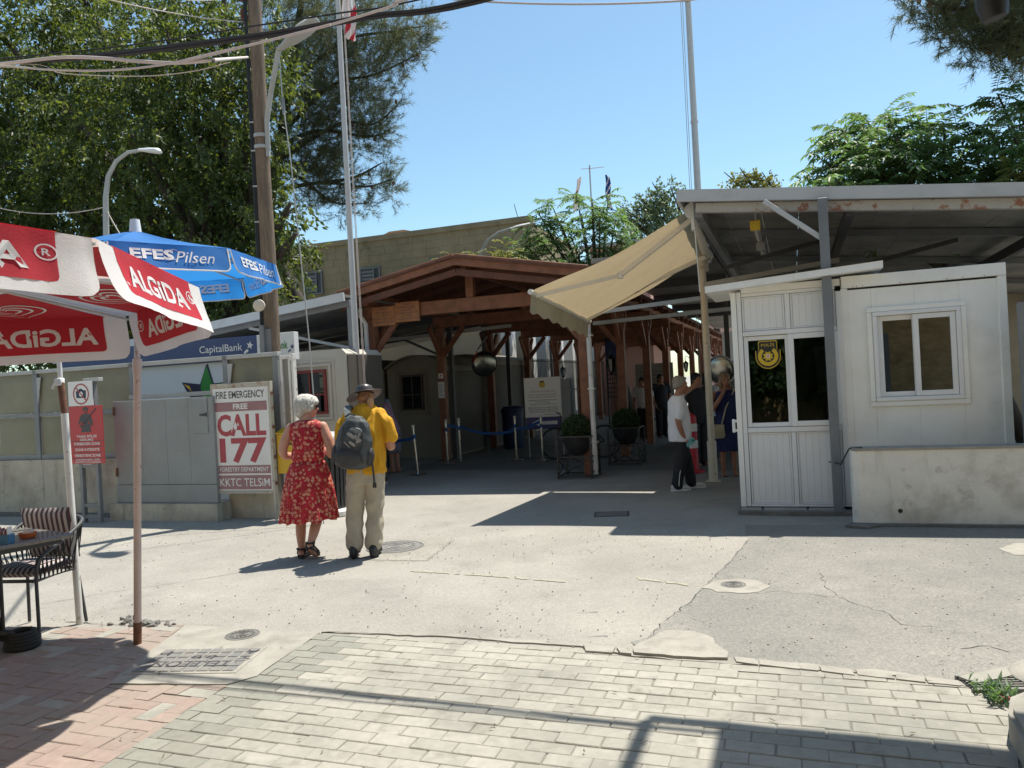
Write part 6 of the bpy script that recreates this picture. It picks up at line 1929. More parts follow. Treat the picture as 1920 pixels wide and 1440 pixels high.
m2 = mirror('convex_mirror', 'round convex mirror with a pale rim above the woman in blue beside the booth', mc2, .24, 0, (-.75, -1, -.25), None)
m_ = MB(); m_.tube([(.05, .06, -.05), (.22, .1, -.05), (.22, .1, -mc2.z + .02)], .025, 8); m_.build('stalk', M['steel_grey'], m2, smooth=40)

# round clipped shrubs in black iron stands
def topiary(p, label, k=1.0):
    t = thing('topiary', label, 'plant', (p.x, p.y, 0), ANG, 'clipped shrubs in iron stands')
    m_ = MB(); w_ = .29
    for sx in (-1, 1):
        for sy in (-1, 1): m_.bx(sx * w_ - .014, sx * w_ + .014, sy * w_ - .014, sy * w_ + .014, .01, .72)
    for z in (.03, .36, .70):
        for sg in (-1, 1):
            m_.bx(-w_, w_, sg * w_ - .010, sg * w_ + .010, z, z + .025); m_.bx(sg * w_ - .010, sg * w_ + .010, -w_, w_, z, z + .025)
    for sg in (-1, 1):
        m_.beam((-w_, sg * w_, .05), (w_, sg * w_, .35), .014, .014); m_.beam((w_, sg * w_, .05), (-w_, sg * w_, .35), .014, .014)
        m_.beam((sg * w_, -w_, .05), (sg * w_, w_, .35), .014, .014); m_.beam((sg * w_, w_, .05), (sg * w_, -w_, .35), .014, .014)
    m_.build('iron_stand', M['black_metal'], t)
    m_ = MB(); m_.lathe([(.06, .375), (.15, .42), (.24, .56), (.28, .70), (.29, .72), (.26, .72)], 24); m_.build('bowl', M['black_metal'], t, smooth=50)
    m_ = MB(); m_.ball((0, 0, .82), .19, 14, 10); m_.build('core', M['bark'], t)
    n = 2600
    d = rng.normal(size=(n, 3)); d /= np.linalg.norm(d, axis=1)[:, None]
    ctr = np.array([0, 0, .82]) + d * (.205 + .055 * rng.random((n, 1)) ** 1.5) * np.array([1.05, 1.05, 1])
    ctr = ctr[ctr[:, 2] > .68]; d = d[:len(ctr)]
    add_leaves('leaves', ctr, None, .032, .016, M['box_leaf'], t)
    return t

def add_leaves(name, ctr, dirs, ln, wd, mt, parent, seed=0, jitter=.35, droop=0.0, flat=False):
    """many small bent leaves (two quads each) at the given points; dirs = where each leaf tip points"""
    g = np.random.default_rng(seed + 5)
    n = len(ctr)
    if dirs is None:
        dirs = g.normal(size=(n, 3))
    else:
        dirs = dirs + g.normal(size=(n, 3)) * jitter
    dirs[:, 2] -= droop
    dirs /= np.linalg.norm(dirs, axis=1)[:, None] + 1e-9
    up = g.normal(size=(n, 3)) * (.25 if flat else 1.0) + (np.array([0, 0, 1.0]) if flat else 0)
    sd = np.cross(dirs, up); sd /= np.linalg.norm(sd, axis=1)[:, None] + 1e-9
    nm = np.cross(sd, dirs)
    L_ = (ln * g.uniform(.65, 1.25, n))[:, None]; W_ = (wd * g.uniform(.75, 1.2, n))[:, None]
    a = ctr; c = ctr + dirs * L_
    m = ctr + dirs * L_ * .42
    v = np.stack([a, m + sd * W_ + nm * W_ * .35, c - nm * L_ * .12, m - sd * W_ + nm * W_ * .35], 1).reshape(-1, 3)
    me = bpy.data.meshes.new(name)
    me.vertices.add(len(v)); me.vertices.foreach_set('co', v.astype(np.float32).ravel())
    idx = np.arange(n) * 4
    tri = np.stack([idx, idx + 1, idx + 2, idx, idx + 2, idx + 3], 1).ravel()
    me.loops.add(len(tri)); me.loops.foreach_set('vertex_index', tri.astype(np.int32))
    me.polygons.add(n * 2); me.polygons.foreach_set('loop_start', (np.arange(n * 2) * 3).astype(np.int32))
    me.polygons.foreach_set('loop_total', np.full(n * 2, 3, np.int32))
    me.materials.append(mt); me.update(); me.validate()
    return link(name, me, parent)
tp = G(1086, 893)
topiary(Vector((tp.x, tp.y - .12, 0)), 'ball shaped green shrub in an iron stand before the right front timber post')
tp2 = UV(-3.05, 14.6)
topiary(tp2, 'shaded ball shaped shrub in an iron stand behind the white down pipe')

# bicycle wheel / tyre leaning behind the board
wq = UV(-4.75, 15.6)
ty = thing('bicycle', 'dark bicycle parked in the shade behind the notice board and shrub', 'bicycle', (wq.x, wq.y, 0), ANG + math.radians(20))
for x in (0, 1.02):
    m_ = MB(); m_.tube([(x + .33 * math.cos(q), 0, .345 + .33 * math.sin(q)) for q in [i * math.pi / 16 for i in range(32)]], .02, 8, closed=True); wh = m_.build('wheel', M['rubber'], ty, smooth=60)
    m_ = MB()
    for k in range(14): m_.tube([(x, 0, .345), (x + .31 * math.cos(k * math.pi / 7), 0, .345 + .31 * math.sin(k * math.pi / 7))], .002, 4)
    m_.build('spokes', M['steel_light'], wh)
m_ = MB()
for a, b in (((0, 0, .345), (.12, 0, .86)), ((.1, 0, .72), (.62, 0, .78)), ((.1, 0, .66), (.5, 0, .3)), ((.5, 0, .3), (.64, 0, .9)), ((.5, 0, .3), (1.02, 0, .345)), ((.63, 0, .78), (1.02, 0, .345))): m_.tube([a, b], .016, 8)
m_.build('frame', M['black_metal'], ty)
m_ = MB(); m_.tube([(.12, 0, .86), (.1, 0, .98)], .013, 8); m_.tube([(.05, -.25, .99), (.1, 0, .98), (.05, .25, .99)], .013, 8); m_.build('handlebar', M['black_metal'], ty)
m_ = MB(); m_.ball((.65, 0, .92), (.13, .07, .03), 12, 6); m_.build('saddle', M['black'], ty)
# blue bin
bb = onp(965, 850, 18.6)
t = thing('blue_bin', 'dark blue cylindrical rubbish bin standing behind the stanchions', 'bin', (bb.x, bb.y, 0))
m_ = MB(); m_.lathe([(.26, .02), (.27, .05), (.28, .95), (.30, .97), (.30, 1.02), (.26, 1.03)], 24); m_.build('body', M['plastic_blue'], t, smooth=40)
m_ = MB(); m_.lathe([(.27, 1.03), (.24, 1.08), (.0, 1.10)], 24); m_.build('lid', M['plastic_blue'], t, smooth=40)
m_ = MB(); m_.lathe([(.283, .5), (.288, .5), (.288, .56), (.283, .56)], 24, caps=False); m_.build('hoop', M['navy'], t)
# traffic bollard with reflective bands behind the man
cn = onp(1297, 830, 13.2)
t = thing('traffic_bollard', 'red traffic bollard with white reflective bands behind the man in white', 'bollard', (cn.x, cn.y, 0))
prof = [(.19, .01), (.19, .05), (.10, .06), (.095, .95), (.06, .98), (.03, 1.0)]
m_ = MB(); m_.lathe(prof, 18); m_.build('body', M['letter_red'], t, smooth=40)
for z in (.42, .70):
    m_ = MB(); m_.lathe([(.1, z), (.1015, z + .005), (.1015, z + .125), (.1, z + .13)], 18, caps=False); m_.build('band', M['sign_white'], t, smooth=40)
# wall lanterns on the posts
def lantern(x, k, side, label):
    t = thing('lantern', label, 'lamp', at(PA + x, PB + k * BAY), ANG, 'black lanterns on the pavilion posts')
    s = side
    m_ = MB(); m_.tube([(s * .09, 0, 2.25), (s * .2, 0, 2.32), (s * .24, 0, 2.22), (s * .22, 0, 2.14)], .012, 6); m_.build('bracket', M['black_metal'], t)
    m_ = MB(Tr((s * .22, 0, 0))); m_.lathe([(.0, 2.15), (.03, 2.13), (.1, 2.06), (.1, 2.05)], 6); m_.lathe([(.02, 1.74), (.05, 1.78), (.06, 1.80), (.05, 1.81)], 6)
    for q in range(6): m_.tube([(.05 * math.cos(q * 1.047), .05 * math.sin(q * 1.047), 1.8), (.09 * math.cos(q * 1.047), .09 * math.sin(q * 1.047), 2.05)], .007, 4)
    m_.build('cage', M['black_metal'], t)
    m_ = MB(Tr((s * .22, 0, 0))); m_.lathe([(.045, 1.81), (.083, 2.05)], 6); m_.build('pane', M['glass_dark'], t)
lantern(0, 4, 1, 'black lantern on the fifth left timber post above the shrub')
lantern(PW, 1, -1, 'black lantern on the inner side of the second right timber post')
lantern(0, 8, 1, 'small far black lantern on a left timber post seen beside the second right post')
lantern(PW, 5, -1, 'small far black lantern on a right timber post near the standing man')
# green vending box and poster in the distance on the right
t = thing('green_cabinet', 'dark green cabinet with pale panels deep behind the white post', 'cabinet', UV(-2.35, 19.0), ANG)
m_ = MB(); m_.bx(0, .8, 0, .6, .02, .95, .01); m_.build('body', mat('dark_green', (.02, .10, .06), .5, .1, 5), t)
for z in (1.0, 1.22, 1.5):
    m_ = MB(); m_.bx(.02, .6, .02, .3, z, z + .10); m_.build('crate', M['sign_white'], t)
t = thing('white_poster', 'white poster with a small blue label far down the passage', 'poster', UV(-2.0, 24.5), ANG)
m_ = MB(); m_.bx(0, .7, 0, .03, 1.2, 2.9, .003); m_.build('board', M['sign_white'], t)
m_ = MB(); m_.bx(.1, .5, -.004, -.001, 1.7, 2.0); m_.build('label', M['sign_blue'], t)
m_ = MB(); m_.bx(.0, .04, .04, .08, 0, 2.8); m_.bx(.66, .7, .04, .08, 0, 2.8); m_.build('legs', M['steel_grey'], t)
# ================================================================== PEOPLE
from mathutils import noise as mnoise
M['skin'] = mat('skin', (.52, .27, .19), .55, .07, 12, spec=.4)
M['skin_tan'] = mat('skin_tan', (.36, .17, .105), .55, .08, 12, spec=.4)
M['skin_mid'] = mat('skin_mid', (.45, .22, .15), .55, .08, 12, spec=.4)
M['hair_white'] = mat('hair_white', (.56, .53, .47), .5, .3, 26, .5, 40, stretch=(3, 3, .5), stain=((.3, .28, .24), .5, .68, 30, .6))
M['hair_grey'] = mat('hair_grey', (.27, .245, .205), .55, .3, 30, .4, 50, stretch=(2, 2, .6))
M['hair_red'] = mat('hair_red', (.35, .17, .08), .6, .25, 60, .35, 90)
M['hair_pony'] = mat('hair_pony', (.46, .25, .115), .6, .3, 50, .35, 80)
M['hair_fair'] = mat('hair_fair', (.24, .165, .10), .6, .3, 50, .35, 80)
M['hair_dark'] = mat('hair_dark', (.02, .017, .015), .6, .3, 50, .35, 80)
M['polo'] = mat('polo', (.66, .33, .012), .85, .07, 9, .12, 220, trans=.08)
M['khaki'] = mat('khaki', (.40, .35, .27), .9, .08, 12, .15, 200)
M['tee_white'] = mat('tee_white', (.72, .71, .74), .9, .03, 9, .08, 200)
M['trouser_black'] = mat('trouser_black', (.016, .016, .019), .85, .12, 9)
M['navy_cloth'] = mat('navy_cloth', (.012, .018, .085), .85, .12, 9)
M['leather_brown'] = mat('leather_brown', (.055, .026, .018), .5, .2, 14, .1, 40)
M['hat_crown'] = mat('hat_crown', (.05, .042, .038), .4, .2, 20, .1, 40)
M['shoe_black'] = mat('shoe_black', (.018, .018, .019), .6, .2, 20)
M['shoe_white'] = mat('shoe_white', (.62, .62, .61), .6, .08, 20)
M['pack_grey'] = mat('pack_grey', (.055, .062, .064), .55, .12, 12, .2, 160, stain=((.04, .042, .045), .5, .7, 6, .6))
M['pack_dark'] = mat('pack_dark', (.035, .035, .038), .65, .15, 14, .2, 160)
M['pack_silver'] = mat('pack_silver', (.26, .24, .235), .4, .15, 16, .1, 90)
M['strap_grey'] = mat('strap_grey', (.11, .125, .13), .7, .1, 20)
M['lilac'] = mat('lilac', (.25, .23, .30), .85, .08, 9)
M['maroon'] = mat('maroon', (.16, .04, .06), .8, .1, 9)
M['grey_blue'] = mat('grey_blue', (.20, .25, .31), .8, .1, 9)
M['cream_bag'] = mat('cream_bag', (.42, .36, .25), .6, .1, 9)
M['dark_cloth'] = mat('dark_cloth', (.02, .022, .028), .85, .12, 9)

def floral():
    m = mat('floral_red', (.36, .010, .026), .85, .3, 9, .1, 120)
    t = m.node_tree; N = t.nodes; L = t.links
    b = next(n for n in N if n.type == 'BSDF_PRINCIPLED')
    base = b.inputs['Base Color'].links[0].from_socket
    tc = N.new('ShaderNodeTexCoord')
    ns = N.new('ShaderNodeTexNoise'); ns.inputs['Scale'].default_value = 22; L.new(tc.outputs['Object'], ns.inputs['Vector'])
    ad = N.new('ShaderNodeMix'); ad.data_type = 'RGBA'; ad.blend_type = 'ADD'; ad.inputs[0].default_value = .035
    L.new(tc.outputs['Object'], ad.inputs[6]); L.new(ns.outputs['Color'], ad.inputs[7])
    def vor(sc, lo, hi):
        v = N.new('ShaderNodeTexVoronoi'); v.inputs['Scale'].default_value = sc; v.inputs['Randomness'].default_value = .75
        L.new(ad.outputs[2], v.inputs['Vector'])
        r = N.new('ShaderNodeMapRange'); r.inputs[1].default_value = lo; r.inputs[2].default_value = hi; r.inputs[3].default_value = 1; r.inputs[4].default_value = 0
        L.new(v.outputs['Distance'], r.inputs[0]); return r.outputs[0], v
    def mix(f, a, c):
        x = N.new('ShaderNodeMix'); x.data_type = 'RGBA'; L.new(f, x.inputs[0]); L.new(a, x.inputs[6])
        if isinstance(c, tuple): x.inputs[7].default_value = (*c, 1)
        else: L.new(c, x.inputs[7])
        return x.outputs[2]
    f1, v1 = vor(24, .34, .46)
    c = mix(f1, base, (.56, .27, .17))
    f2, v2 = vor(24, .10, .30)
    rr = N.new('ShaderNodeMapRange'); L.new(ns.outputs['Fac'], rr.inputs[0]); rr.inputs[1].default_value = .35; rr.inputs[2].default_value = .6
    mm = N.new('ShaderNodeMath'); mm.operation = 'MULTIPLY'; L.new(f2, mm.inputs[0]); L.new(rr.outputs[0], mm.inputs[1])
    c = mix(mm.outputs[0], c, (.62, .10, .08))
    f3, v3 = vor(46, .2, .3)
    sub = N.new('ShaderNodeMath'); sub.operation = 'SUBTRACT'; sub.use_clamp = True; L.new(f3, sub.inputs[0]); L.new(f1, sub.inputs[1])
    half = N.new('ShaderNodeMath'); half.operation = 'MULTIPLY'; half.inputs[1].default_value = .6; L.new(sub.outputs[0], half.inputs[0])
    c = mix(half.outputs[0], c, (.50, .26, .06))
    L.new(c, b.inputs['Base Color'])
    return m
M['floral'] = floral()
def bands():
    m = mat('pink_stripe', (.5, .1, .25), .85, .05, 20)
    t = m.node_tree; N = t.nodes; L = t.links
    b = next(n for n in N if n.type == 'BSDF_PRINCIPLED')
    tc = N.new('ShaderNodeTexCoord'); sp = N.new('ShaderNodeSeparateXYZ'); L.new(tc.outputs['Object'], sp.inputs[0])
    mu = N.new('ShaderNodeMath'); mu.operation = 'MULTIPLY'; mu.inputs[1].default_value = 26; L.new(sp.outputs[2], mu.inputs[0])
    fr_ = N.new('ShaderNodeMath'); fr_.operation = 'FRACT'; L.new(mu.outputs[0], fr_.inputs[0])
    rp = N.new('ShaderNodeValToRGB'); rp.color_ramp.interpolation = 'CONSTANT'
    el = rp.color_ramp.elements; el[0].color = (.38, .09, .2, 1); el[1].position = .5; el[1].color = (.5, .45, .52, 1)
    L.new(fr_.outputs[0], rp.inputs[0]); L.new(rp.outputs[0], b.inputs['Base Color'])
    return m
M['pink_stripe'] = bands()

def solid(name, mb, mt, parent, voxel=.009, it=4, fold=0.0, fs=(9, 9, 5), seed=0.0, sub=False):
    """overlapping volumes -> one continuous skin (voxel remesh), smoothed, with optional cloth folds"""
    me = mb.mesh(name, mt)
    o = bpy.data.objects.new(name, me); COL.objects.link(o)
    r_ = o.modifiers.new('r', 'REMESH'); r_.mode = 'VOXEL'; r_.voxel_size = voxel; r_.use_smooth_shade = True
    s_ = o.modifiers.new('s', 'SMOOTH'); s_.iterations = it; s_.factor = .5
    dg = bpy.context.evaluated_depsgraph_get()
    m2 = bpy.data.meshes.new_from_object(o.evaluated_get(dg), depsgraph=dg)
    bpy.data.objects.remove(o)
    m2.name = name
    if not m2.materials: m2.materials.append(mt)
    else: m2.materials[0] = mt
    if fold:
        n = len(m2.vertices)
        co = np.empty(n * 3, np.float32); m2.vertices.foreach_get('co', co); co = co.reshape(-1, 3)
        nm = np.empty(n * 3, np.float32); m2.vertices.foreach_get('normal', nm); nm = nm.reshape(-1, 3)
        d = np.empty(n)
        for i in range(n):
            p = co[i]
            q = Vector((p[0] * fs[0] + seed, p[1] * fs[1], p[2] * fs[2]))
            a = mnoise.noise(q); b_ = mnoise.noise(q * 2.3 + Vector((3, 1, 7)))
            d[i] = (1 - 2.2 * abs(a)) * .7 + b_ * .45
        co = co + nm * (d * fold)[:, None].astype(np.float32)
        m2.vertices.foreach_set('co', co.ravel()); m2.update()
    m2.shade_smooth()
    return link(name, m2, parent)

def limb(mb, pts, radii, k=5, n=14):
    pts = [Vector(p) for p in pts]
    sp = smoothpts(pts, k)
    rs = []
    for i in range(len(pts) - 1):
        for j in range(k): rs.append(radii[i] + (radii[i + 1] - radii[i]) * j / k)
    rs.append(radii[-1])
    mb.tube(sp, rs, n); mb.ball(sp[0], rs[0], 12, 8); mb.ball(sp[-1], rs[-1], 12, 8)

def hand(mb, wrist, d, nrm, curl=.5, side=1, k=1.0, spread=.0):
    """palm, four unequal bent fingers, thumb leaving the side of the palm"""
    d = Vector(d).normalized(); nrm = Vector(nrm); nrm = (nrm - d * nrm.dot(d)).normalized()
    s = d.cross(nrm) * side
    w = Vector(wrist)
    B = Matrix((s, d, nrm)).transposed()
    mb.ball(w + d * .045 * k, (.040 * k, .050 * k, .017 * k), 14, 10, B)
    mb.ball(w + d * .015 * k, (.028 * k, .035 * k, .019 * k), 12, 8, B)
    for i, (x, L_) in enumerate(((-.030, .066), (-.010, .078), (.011, .073), (.030, .057))):
        p = w + d * .078 * k + s * x * k
        dd = (d + s * x * spread * 8).normalized()
        a0 = 0; pts = [p]
        for seg in (.42, .32, .26):
            a0 += curl * .75
            v = dd * math.cos(a0) + nrm * math.sin(a0)
            pts.append(pts[-1] + v * L_ * seg * k)
        mb.tube(pts, [.0095 * k, .009 * k, .0085 * k, .0075 * k], 8); mb.ball(pts[-1], .0076 * k, 8, 6); mb.ball(pts[0], .0095 * k, 8, 6)
    p = w + d * .02 * k - s * .030 * k
    v1 = (-s * .75 + d * .6 + nrm * .25 * (curl + .2)).normalized(); v2 = (-s * .3 + d * .85 + nrm * .5 * curl).normalized()
    mb.tube([p, p + v1 * .035 * k, p + v1 * .035 * k + v2 * .03 * k, p + v1 * .035 * k + v2 * .052 * k], [.013 * k, .012 * k, .0105 * k, .009 * k], 8)
    mb.ball(p + v1 * .035 * k + v2 * .052 * k, .009 * k, 8, 6)

def headmat(c, yaw=0.0, pitch=0.0, tilt=0.0):
    return Matrix.Translation(Vector(c)) @ Euler((pitch, tilt, yaw)).to_matrix().to_4x4()
def head(mb, H, k=1.0):
    T = mb.T; mb.T = H
    mb.ball((0, -.008 * k, .018 * k), (.074 * k, .094 * k, .090 * k), 18, 12)
    mb.ball((0, .032 * k, -.045 * k), (.056 * k, .056 * k, .060 * k), 14, 10)
    mb.ball((0, .060 * k, -.082 * k), (.028 * k, .026 * k, .022 * k), 10, 8)
    mb.tube([(0, .080 * k, .012 * k), (0, .104 * k, -.022 * k), (0, .092 * k, -.034 * k)], [.010 * k, .015 * k, .011 * k], 8)
    mb.tube([(-.045 * k, .072 * k, .026 * k), (0, .088 * k, .03 * k), (.045 * k, .072 * k, .026 * k)], [.012 * k, .012 * k, .012 * k], 8)
    mb.ball((0, .083 * k, -.056 * k), (.024 * k, .012 * k, .010 * k), 10, 6)
    for s in (-1, 1):
        mb.ball((s * .077 * k, -.004 * k, -.008 * k), (.010 * k, .021 * k, .031 * k), 10, 8)
        mb.ball((s * .045 * k, .060 * k, -.022 * k), (.022 * k, .02 * k, .02 * k), 8, 6)
    mb.T = T
def face_parts(H, parent, k=1.0, glasses=False):
    m_ = MB(H)
    if glasses:
        for s in (-1, 1):
            m_.ball((s * .034 * k, .088 * k, .008 * k), (.030 * k, .010 * k, .022 * k), 12, 8)
            m_.tube([(s * .062 * k, .082 * k, .014 * k), (s * .086 * k, .0, .012 * k)], .003, 6)
        m_.build('sunglasses', M['black'], parent, smooth=60)
    else:
        for s in (-1, 1): m_.ball((s * .032 * k, .080 * k, .006 * k), (.012 * k, .008 * k, .006 * k), 8, 6)
        m_.build('eyes', M['hair_dark'], parent, smooth=60)
    m_ = MB(H); m_.ball((0, .0905 * k, -.056 * k), (.020 * k, .006 * k, .005 * k), 10, 6); m_.build('mouth', M['faded_red'], parent, smooth=60)

def shoe(mb, heel, toe, w=.045, h=.05):
    heel, toe = Vector(heel), Vector(toe)
    d = (toe - heel); L_ = d.length; d.normalize()
    up = Vector((0, 0, 1)); s = d.cross(up).normalized(); u = s.cross(d)
    B = Matrix((s, d, u)).transposed()
    mb.ball(heel + d * L_ * .2 + u * h * .75, (w * .82, L_ * .24, h * .95), 12, 8, B)
    mb.ball(heel + d * L_ * .45 + u * h * .6, (w * .92, L_ * .4, h * .62), 12, 8, B)
    mb.ball(heel + d * L_ * .74 + u * h * .48, (w * 1.05, L_ * .27, h * .5), 12, 8, B)
def sole(mb, heel, toe, w=.047, th=.02):
    heel, toe = Vector(heel), Vector(toe)
    d = (toe - heel); L_ = d.length; d.normalize()
    up = Vector((0, 0, 1)); s = d.cross(up).normalized(); u = s.cross(d)
    Mx = Matrix(((s.x, d.x, u.x, heel.x), (s.y, d.y, u.y, heel.y), (s.z, d.z, u.z, heel.z), (0, 0, 0, 1)))
    pts = [(w * f, L_ * t) for t, f in ((0.0, .5), (.06, .78), (.25, .85), (.45, .78), (.7, 1.05), (.88, .9), (.98, .5))]
    poly = pts + [(-x, y) for x, y in pts[::-1]]
    mb.prism(poly, 0.0, th, Mx)

# ------------------------------------------------ woman in the red floral dress
o = G(583, 1046)
wo = thing('person', 'white haired woman in a red floral dress walking away with her head turned right', 'person', (o.x, o.y, 0), math.radians(-6))
m_ = MB()
limb(m_, [(-.10, .02, .86), (-.10, .05, .48), (-.095, .01, .26), (-.09, -.005, .10)], [.085, .056, .052, .034])
limb(m_, [(.09, .0, .86), (.085, .06, .49), (.075, -.06, .29), (.06, -.145, .175)], [.085, .056, .052, .034])
for a, b, c in (((-.09, -.02, .055), (-.09, .08, .055), (-.088, .19, .03)), ((.06, -.165, .15), (.062, -.09, .085), (.062, -.01, .035))):
    limb(m_, [a, b, c], [.036, .036, .028])
m_.rings([(.02, 0, .80, .15, .11), (.02, 0, .95, .16, .115), (.025, 0, 1.1, .145, .1), (.03, 0, 1.25, .155, .1), (.03, 0, 1.34, .15, .075), (.03, .005, 1.39, .075, .055)], 20)
H = headmat((.035, .03, 1.525), math.radians(-62), math.radians(-4))
limb(m_, [(.03, .0, 1.36), (.033, .012, 1.47)], [.058, .054]); head(m_, H)
limb(m_, [(-.135, .0, 1.325), (-.205, -.015, 1.18), (-.225, -.01, 1.06), (-.18, .13, 1.03), (-.08, .24, 1.07)], [.05, .05, .042, .038, .027])
limb(m_, [(.195, .0, 1.325), (.255, -.015, 1.18), (.275, -.01, 1.06), (.22, .13, 1.03), (.11, .25, 1.07)], [.05, .052, .044, .04, .028])
hand(m_, (-.08, .24, 1.07), (.8, .55, .15), (0, .3, 1), .5, 1, .92); hand(m_, (.11, .25, 1.07), (-.8, .55, .15), (0, .3, 1), .5, -1, .92)
solid('body', m_, M['skin'], wo, .008, 3)
face_parts(H, wo, glasses=True)
m_ = MB(H)
m_.ball((0, -.022, .040), (.097, .112, .094), 18, 12); m_.ball((0, -.07, -.035), (.078, .06, .075), 14, 10)
for s in (-1, 1): m_.ball((s * .066, -.012, -.0), (.034, .07, .055), 12, 8)
m_.ball((0, .052, .078), (.07, .05, .034), 12, 8); m_.ball((.04, .07, .052), (.035, .035, .03), 10, 8)
solid('hair', m_, M['hair_white'], wo, .008, 2, .009, (22, 22, 9))
m_ = MB(H); r = random.Random(8)
for k in range(170):                          # combed locks lying over the cap of hair
    az = r.uniform(0, 6.283); e0 = r.uniform(.1, 1.3)
    pts = []
    for q in range(6):
        e = e0 - q * .24; rr = 1.0 + .03 * math.sin(q * 2 + k)
        z = .035 + .098 * math.sin(e) * rr; hr_ = math.cos(e) * rr if e > 0 else 1.0 - .05 * (-e)
        a2 = az + .10 * q * (1 if math.cos(az) > 0 else -1)
        x, y = .096 * hr_ * math.cos(a2), -.022 + .114 * hr_ * math.sin(a2)
        if y > .055 and z < .05: break
        if z < -.085: break
        pts.append((x, y, z))
    if len(pts) > 2: m_.tube(pts, [.0035 + .004 * math.sin(math.pi * (i + .4) / len(pts)) for i in range(len(pts))], 5)
tag(m_.build('hair_locks', M['hair_white'], wo, smooth=180), kind='stuff')
prof = [(.03, .005, 1.395, .088, .066), (.03, 0, 1.375, .135, .082), (.03, 0, 1.35, .175, .092), (.03, 0, 1.31, .19, .102), (.03, 0, 1.24, .168, .116), (.03, 0, 1.12, .158, .118), (.028, 0, 1.03, .168, .128), (.028, 0, 1.0, .160, .12), (.026, 0, .985, .152, .112), (.026, 0, .97, .165, .124),
        (.024, 0, .95, .182, .138), (.022, 0, .86, .212, .165), (.02, 0, .74, .236, .185), (.018, 0, .6, .256, .205), (.015, 0, .48, .272, .22), (.012, 0, .40, .284, .23), (.012, 0, .385, .28, .226)]
pro2 = []
for a, b in zip(prof, prof[1:]):
    for j in range(3): pro2.append(tuple(a[q] + (b[q] - a[q]) * j / 3 for q in range(5)))
pro2.append(prof[-1])
def pleat(an, i):
    z = pro2[i][2]
    k = max(0, min(1, (.99 - z) / .3))
    w1 = math.sin(an * 17 + 1.2 * math.sin(an * 3) + z * 1.5); w2 = math.sin(an * 7 + 2 + z * 2)
    up = max(0, min(1, (1.34 - z) / .1)) * max(0, min(1, (z - .98) / .1))
    return 1 + k * (.062 * w1 + .04 * w2) + up * (.028 * math.sin(an * 5 + z * 22) + .018 * math.sin(an * 9 - z * 34))
m_ = MB(); m_.rings(pro2, 120, pleat, caps=False)
m_.v = [(x, y, z + (.05 * x if z < .8 else 0) * (.8 - min(z, .8)) * 2.2 + (.012 * math.sin(math.atan2(y, x) * 9) if z < .45 else 0)) for x, y, z in m_.v]
dr_ = m_.build('dress', M['floral'], wo, smooth=180)
dr_.modifiers.new('t', 'SOLIDIFY').thickness = .003
m_ = MB()
for (hx, hy, hz), (tx, ty_, tz) in (((-.09, -.055, .012), (-.088, .205, .012)), ((.058, -.205, .135), (.062, .01, .012))):
    sole(m_, (hx, hy, hz), (tx, ty_, tz), .046, .028)
sd_ = m_.build('sandals', M['shoe_black'], wo, fix=True)
m_ = MB()
m_.tube([(-.09 + .042 * math.cos(q), -.012 + .048 * math.sin(q), .10) for q in [i * math.pi / 8 for i in range(16)]], .009, 6, closed=True)
m_.tube([(-.135, .09, .035), (-.09, .10, .088), (-.045, .09, .035)], .016, 6); m_.tube([(-.13, -.02, .045), (-.128, .0, .10)], .009, 6); m_.tube([(-.05, -.02, .045), (-.052, .0, .10)], .009, 6)
m_.tube([(.06 + .042 * math.cos(q), -.15 + .044 * math.sin(q), .185) for q in [i * math.pi / 8 for i in range(16)]], .009, 6, closed=True)
m_.tube([(.015, -.06, .07), (.062, -.055, .125), (.108, -.06, .07)], .016, 6); m_.tube([(.02, -.17, .145), (.02, -.15, .185)], .009, 6); m_.tube([(.1, -.17, .145), (.1, -.15, .185)], .009, 6)
m_.build('straps', M['shoe_black'], sd_)

# ------------------------------------------------ man in the yellow polo with hat
o = G(690, 1044)
mn = thing('person', 'man in a yellow polo shirt and wide brimmed brown hat with his head bowed', 'person', (o.x, o.y, 0), math.radians(2))
TX = .045
m_ = MB()
limb(m_, [(-.07, .0, .85), (-.095, .02, .47), (-.115, .0, .10)], [.09, .06, .045]); limb(m_, [(.11, .0, .85), (.075, .03, .47), (.045, .0, .10)], [.09, .06, .045])
m_.rings([(TX, 0, .8, .16, .12), (TX, 0, 1.0, .165, .13), (TX, 0, 1.25, .15, .10), (TX, .01, 1.38, .13, .08), (TX, .02, 1.48, .08, .06)], 20)
limb(m_, [(TX, .02, 1.44), (TX, .06, 1.535)], [.064, .060])
Hm = headmat((TX, .09, 1.588), 0, math.radians(-32)); head(m_, Hm)
for s in (-1, 1):
    limb(m_, [(TX + s * .15, .0, 1.37), (TX + s * .205, -.02, 1.25), (TX + s * .24, -.01, 1.10), (TX + s * .20, .14, 1.12), (TX + s * .09, .26, 1.19)], [.045, .046, .047, .045, .03])
    hand(m_, (TX + s * .09, .26, 1.19), (-s * .75, .55, .3), (0, -.4, .9), .8, -s, 1.02)
solid('body', m_, M['skin_mid'], mn, .008, 3)
face_parts(Hm, mn)
m_ = MB(Hm); m_.ball((0, -.02, .03), (.08, .098, .088), 16, 10); m_.ball((0, -.075, -.03), (.062, .03, .05), 12, 8)
hr = solid('hair', m_, M['hair_red'], mn, .009, 2, .004, (30, 30, 14))
m_ = MB(); m_.ball((TX + .065, -.03, 1.545), (.034, .034, .055), 14, 10); m_.ball((TX + .062, -.035, 1.515), (.026, .026, .045), 12, 8); solid('ponytail', m_, M['hair_pony'], mn, .007, 2, .006, (40, 40, 14))
